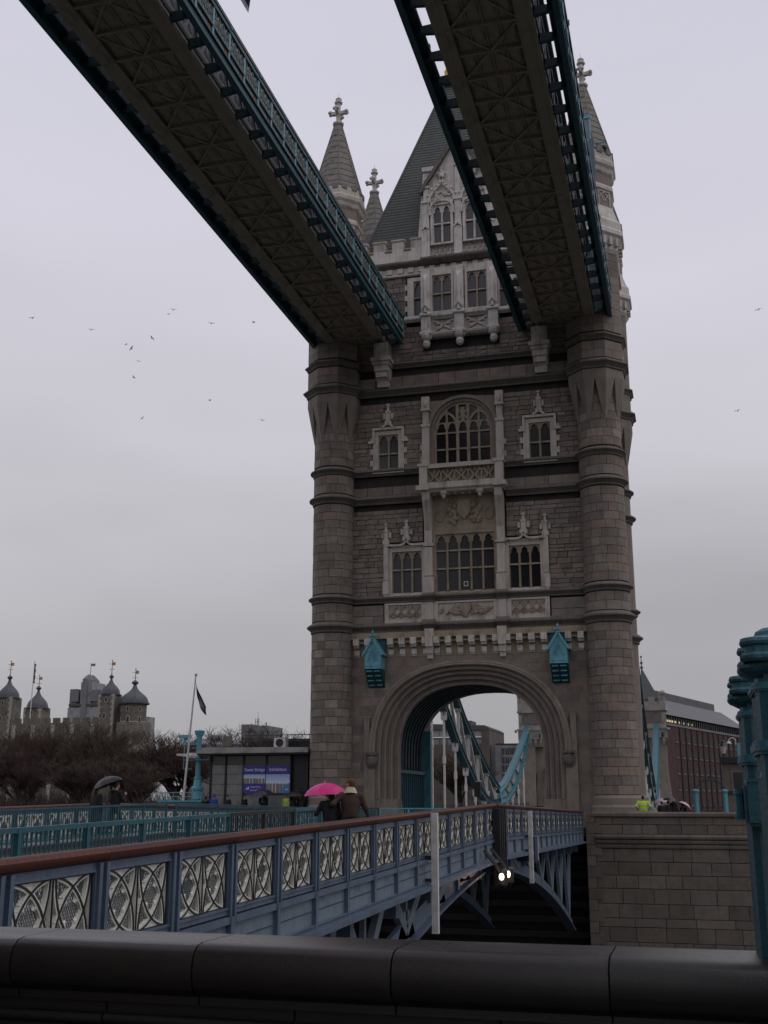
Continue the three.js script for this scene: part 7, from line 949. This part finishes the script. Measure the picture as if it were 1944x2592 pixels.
{
  const gz = 47.9, gy = deckY(gz), back = PI;
  // in local axes a person facing away (turn = pi) has their right hand at world +x
  person('man in a brown leather jacket with a pale sheepskin collar, walking away behind the handrail', [6.33, gy, gz], { h: 1.83, turn: back + 0.25, headTurn: 0.9, coat: [0.05, 0.028, 0.02], legs: [0.018, 0.018, 0.015], hair: [0.12, 0.05, 0.026], collar: true, n: 96, bulk: 1.16, rh: [-0.42, 0.86, 0.1], lh: [0.42, 1.12, 0.12], cut: 0.95 });
  person('woman in a black coat under the pink umbrella, beside the man in brown', [5.85, gy, gz + 0.05], { h: 1.6, turn: back + 0.6, headTurn: 0.5, long: true, coat: [0.008, 0.008, 0.010], n: 88, lh: [0.2, 1.25, 0.3], bulk: 1.08, cut: 0.7, legs: [0.01, 0.01, 0.012] });
  umbrella('bright pink umbrella held over the woman in black', [5.69, 1.53, gz - 0.15], [0.62, 0.012, 0.20], 0.53, [0.02, 0.06], { len: 0.5 });
  const cz = 36.3, cy = deckY(cz);
  person('taller of the couple in black walking under the black umbrella on the far footway', [-5.8, cy, cz], { h: 1.8, turn: back - 0.5, coat: [0.007, 0.007, 0.008], n: 72, bulk: 1.15, rh: [-0.1, 1.3, 0.3], stride: 0.2, legs: [0.008, 0.008, 0.010] });
  person('shorter of the couple in black, long skirt, left under the black umbrella', [-6.42, cy, cz + 0.25], { h: 1.64, turn: back - 0.3, coat: [0.008, 0.007, 0.008], n: 64, bulk: 1.12, skirt: true, long: true, cut: 0.5 });
  umbrella('black umbrella tilted over the couple on the far footway', [-6.05, cy + 1.38, cz - 0.1], [0.01, 0.01, 0.012], 0.56, [0.12, 0.36], { len: 0.62 });
  const HV = [0.42, 0.62, 0.03]; let by = 0.3;
  person('worker in a yellow jacket standing near the pavilion, left of the pink umbrella', [-12.25, by, 0.6], { h: 1.7, turn: -0.3, coat: HV, band: [0.5, 0.5, 0.48], n: 44, bulk: 1.15, hair: [0.06, 0.04, 0.03] });
  by = 0.06; person('worker in a yellow jacket with grey bands seen from behind at the right turret foot', [10.98, by, 2.0], { h: 1.82, turn: back + 0.1, coat: HV, band: [0.45, 0.45, 0.43], n: 56, bulk: 1.4, rh: [-0.34, 1.0, 0.12], lh: [0.34, 1.0, 0.12], cut: 0.8, hair: [0.012, 0.012, 0.014] });
  by = 0.3; person('person in a blue hood near the turquoise mast', [-17.3, by, 0.9], { h: 1.7, turn: 0.4, coat: [0.02, 0.06, 0.28], hair: [0.02, 0.07, 0.32], hood: true, n: 40 });
  person('dark figure bending beside the blue hood, left of the pavilion', [-17.95, by, 0.8], { h: 1.55, turn: 1.2, n: 36, bulk: 1.25, hood: true, hair: [0.01, 0.01, 0.011] });
  person('dark figure in front of the grey pavilion panels, right of the blue hood', [-16.3, by, 0.9], { h: 1.66, turn: 0.9, n: 40 });
  person('dark figure below the left pavilion sign', [-15.12, by, 0.9], { h: 1.68, turn: 1.1, n: 40 });
  person('dark figure under the purple umbrella, below the right pavilion sign', [-13.72, by, 1.0], { h: 1.78, turn: 0.2, n: 48, bulk: 1.2, rh: [-0.08, 1.2, 0.3] });
  umbrella('dark purple umbrella in front of the pavilion signs', [-13.65, 1.5, 1.3], [0.03, 0.02, 0.045], 0.86, [0.05, 0.14], { len: 0.85 });
  person('dark figure behind the pink umbrella, nearer the turret of two', [-11.1, by, 1.0], { h: 1.66, turn: -0.6, n: 36 });
  person('dark figure under a dark umbrella between the yellow jacket and the turret', [-11.62, by, 0.8], { h: 1.7, turn: 0.3, n: 36, lh: [0.1, 1.2, 0.28] });
  umbrella('flat dark umbrella just left of the pink umbrella', [-11.4, 1.5, 1.0], [0.012, 0.012, 0.014], 0.7, [0, 0.04], { len: 0.72 });
  by = 0.06; person('dark figure leftmost of the group behind the pier wall on the right', [11.98, by, -1.2], { h: 1.5, turn: back, n: 40, bulk: 1.2 });
  person('dark figure in the middle of the group behind the pier wall on the right', [12.36, by, -1.4], { h: 1.52, turn: back + 0.5, n: 40, bulk: 1.2 });
  person('tallest of the group under the dark umbrella behind the pier wall', [12.68, by, -1.6], { h: 1.68, turn: back - 0.4, n: 44, bulk: 1.15, lh: [0.1, 1.2, 0.28] });
  umbrella('dark umbrella over the group behind the pier wall on the right', [12.45, 1.2, -1.5], [0.018, 0.013, 0.018], 0.46, [0, -0.1], { len: 0.62 });
  umbrella('lilac umbrella half hidden left of the dark umbrella on the right', [11.95, 1.05, -2.6], [0.42, 0.34, 0.46], 0.5, [0, 0.1], { len: 0.68 });
  person('dark figure holding the pale pink umbrella on the right', [13.25, by, -2.2], { h: 1.35, turn: back, n: 36, rh: [-0.1, 1.1, 0.25] });
  umbrella('pale pink umbrella tilted to the right behind the pier wall', [13.15, 0.95, -1.9], [0.62, 0.40, 0.44], 0.46, [-0.35, -0.5], { len: 0.6 });
}
renderer.render(scene, camera);
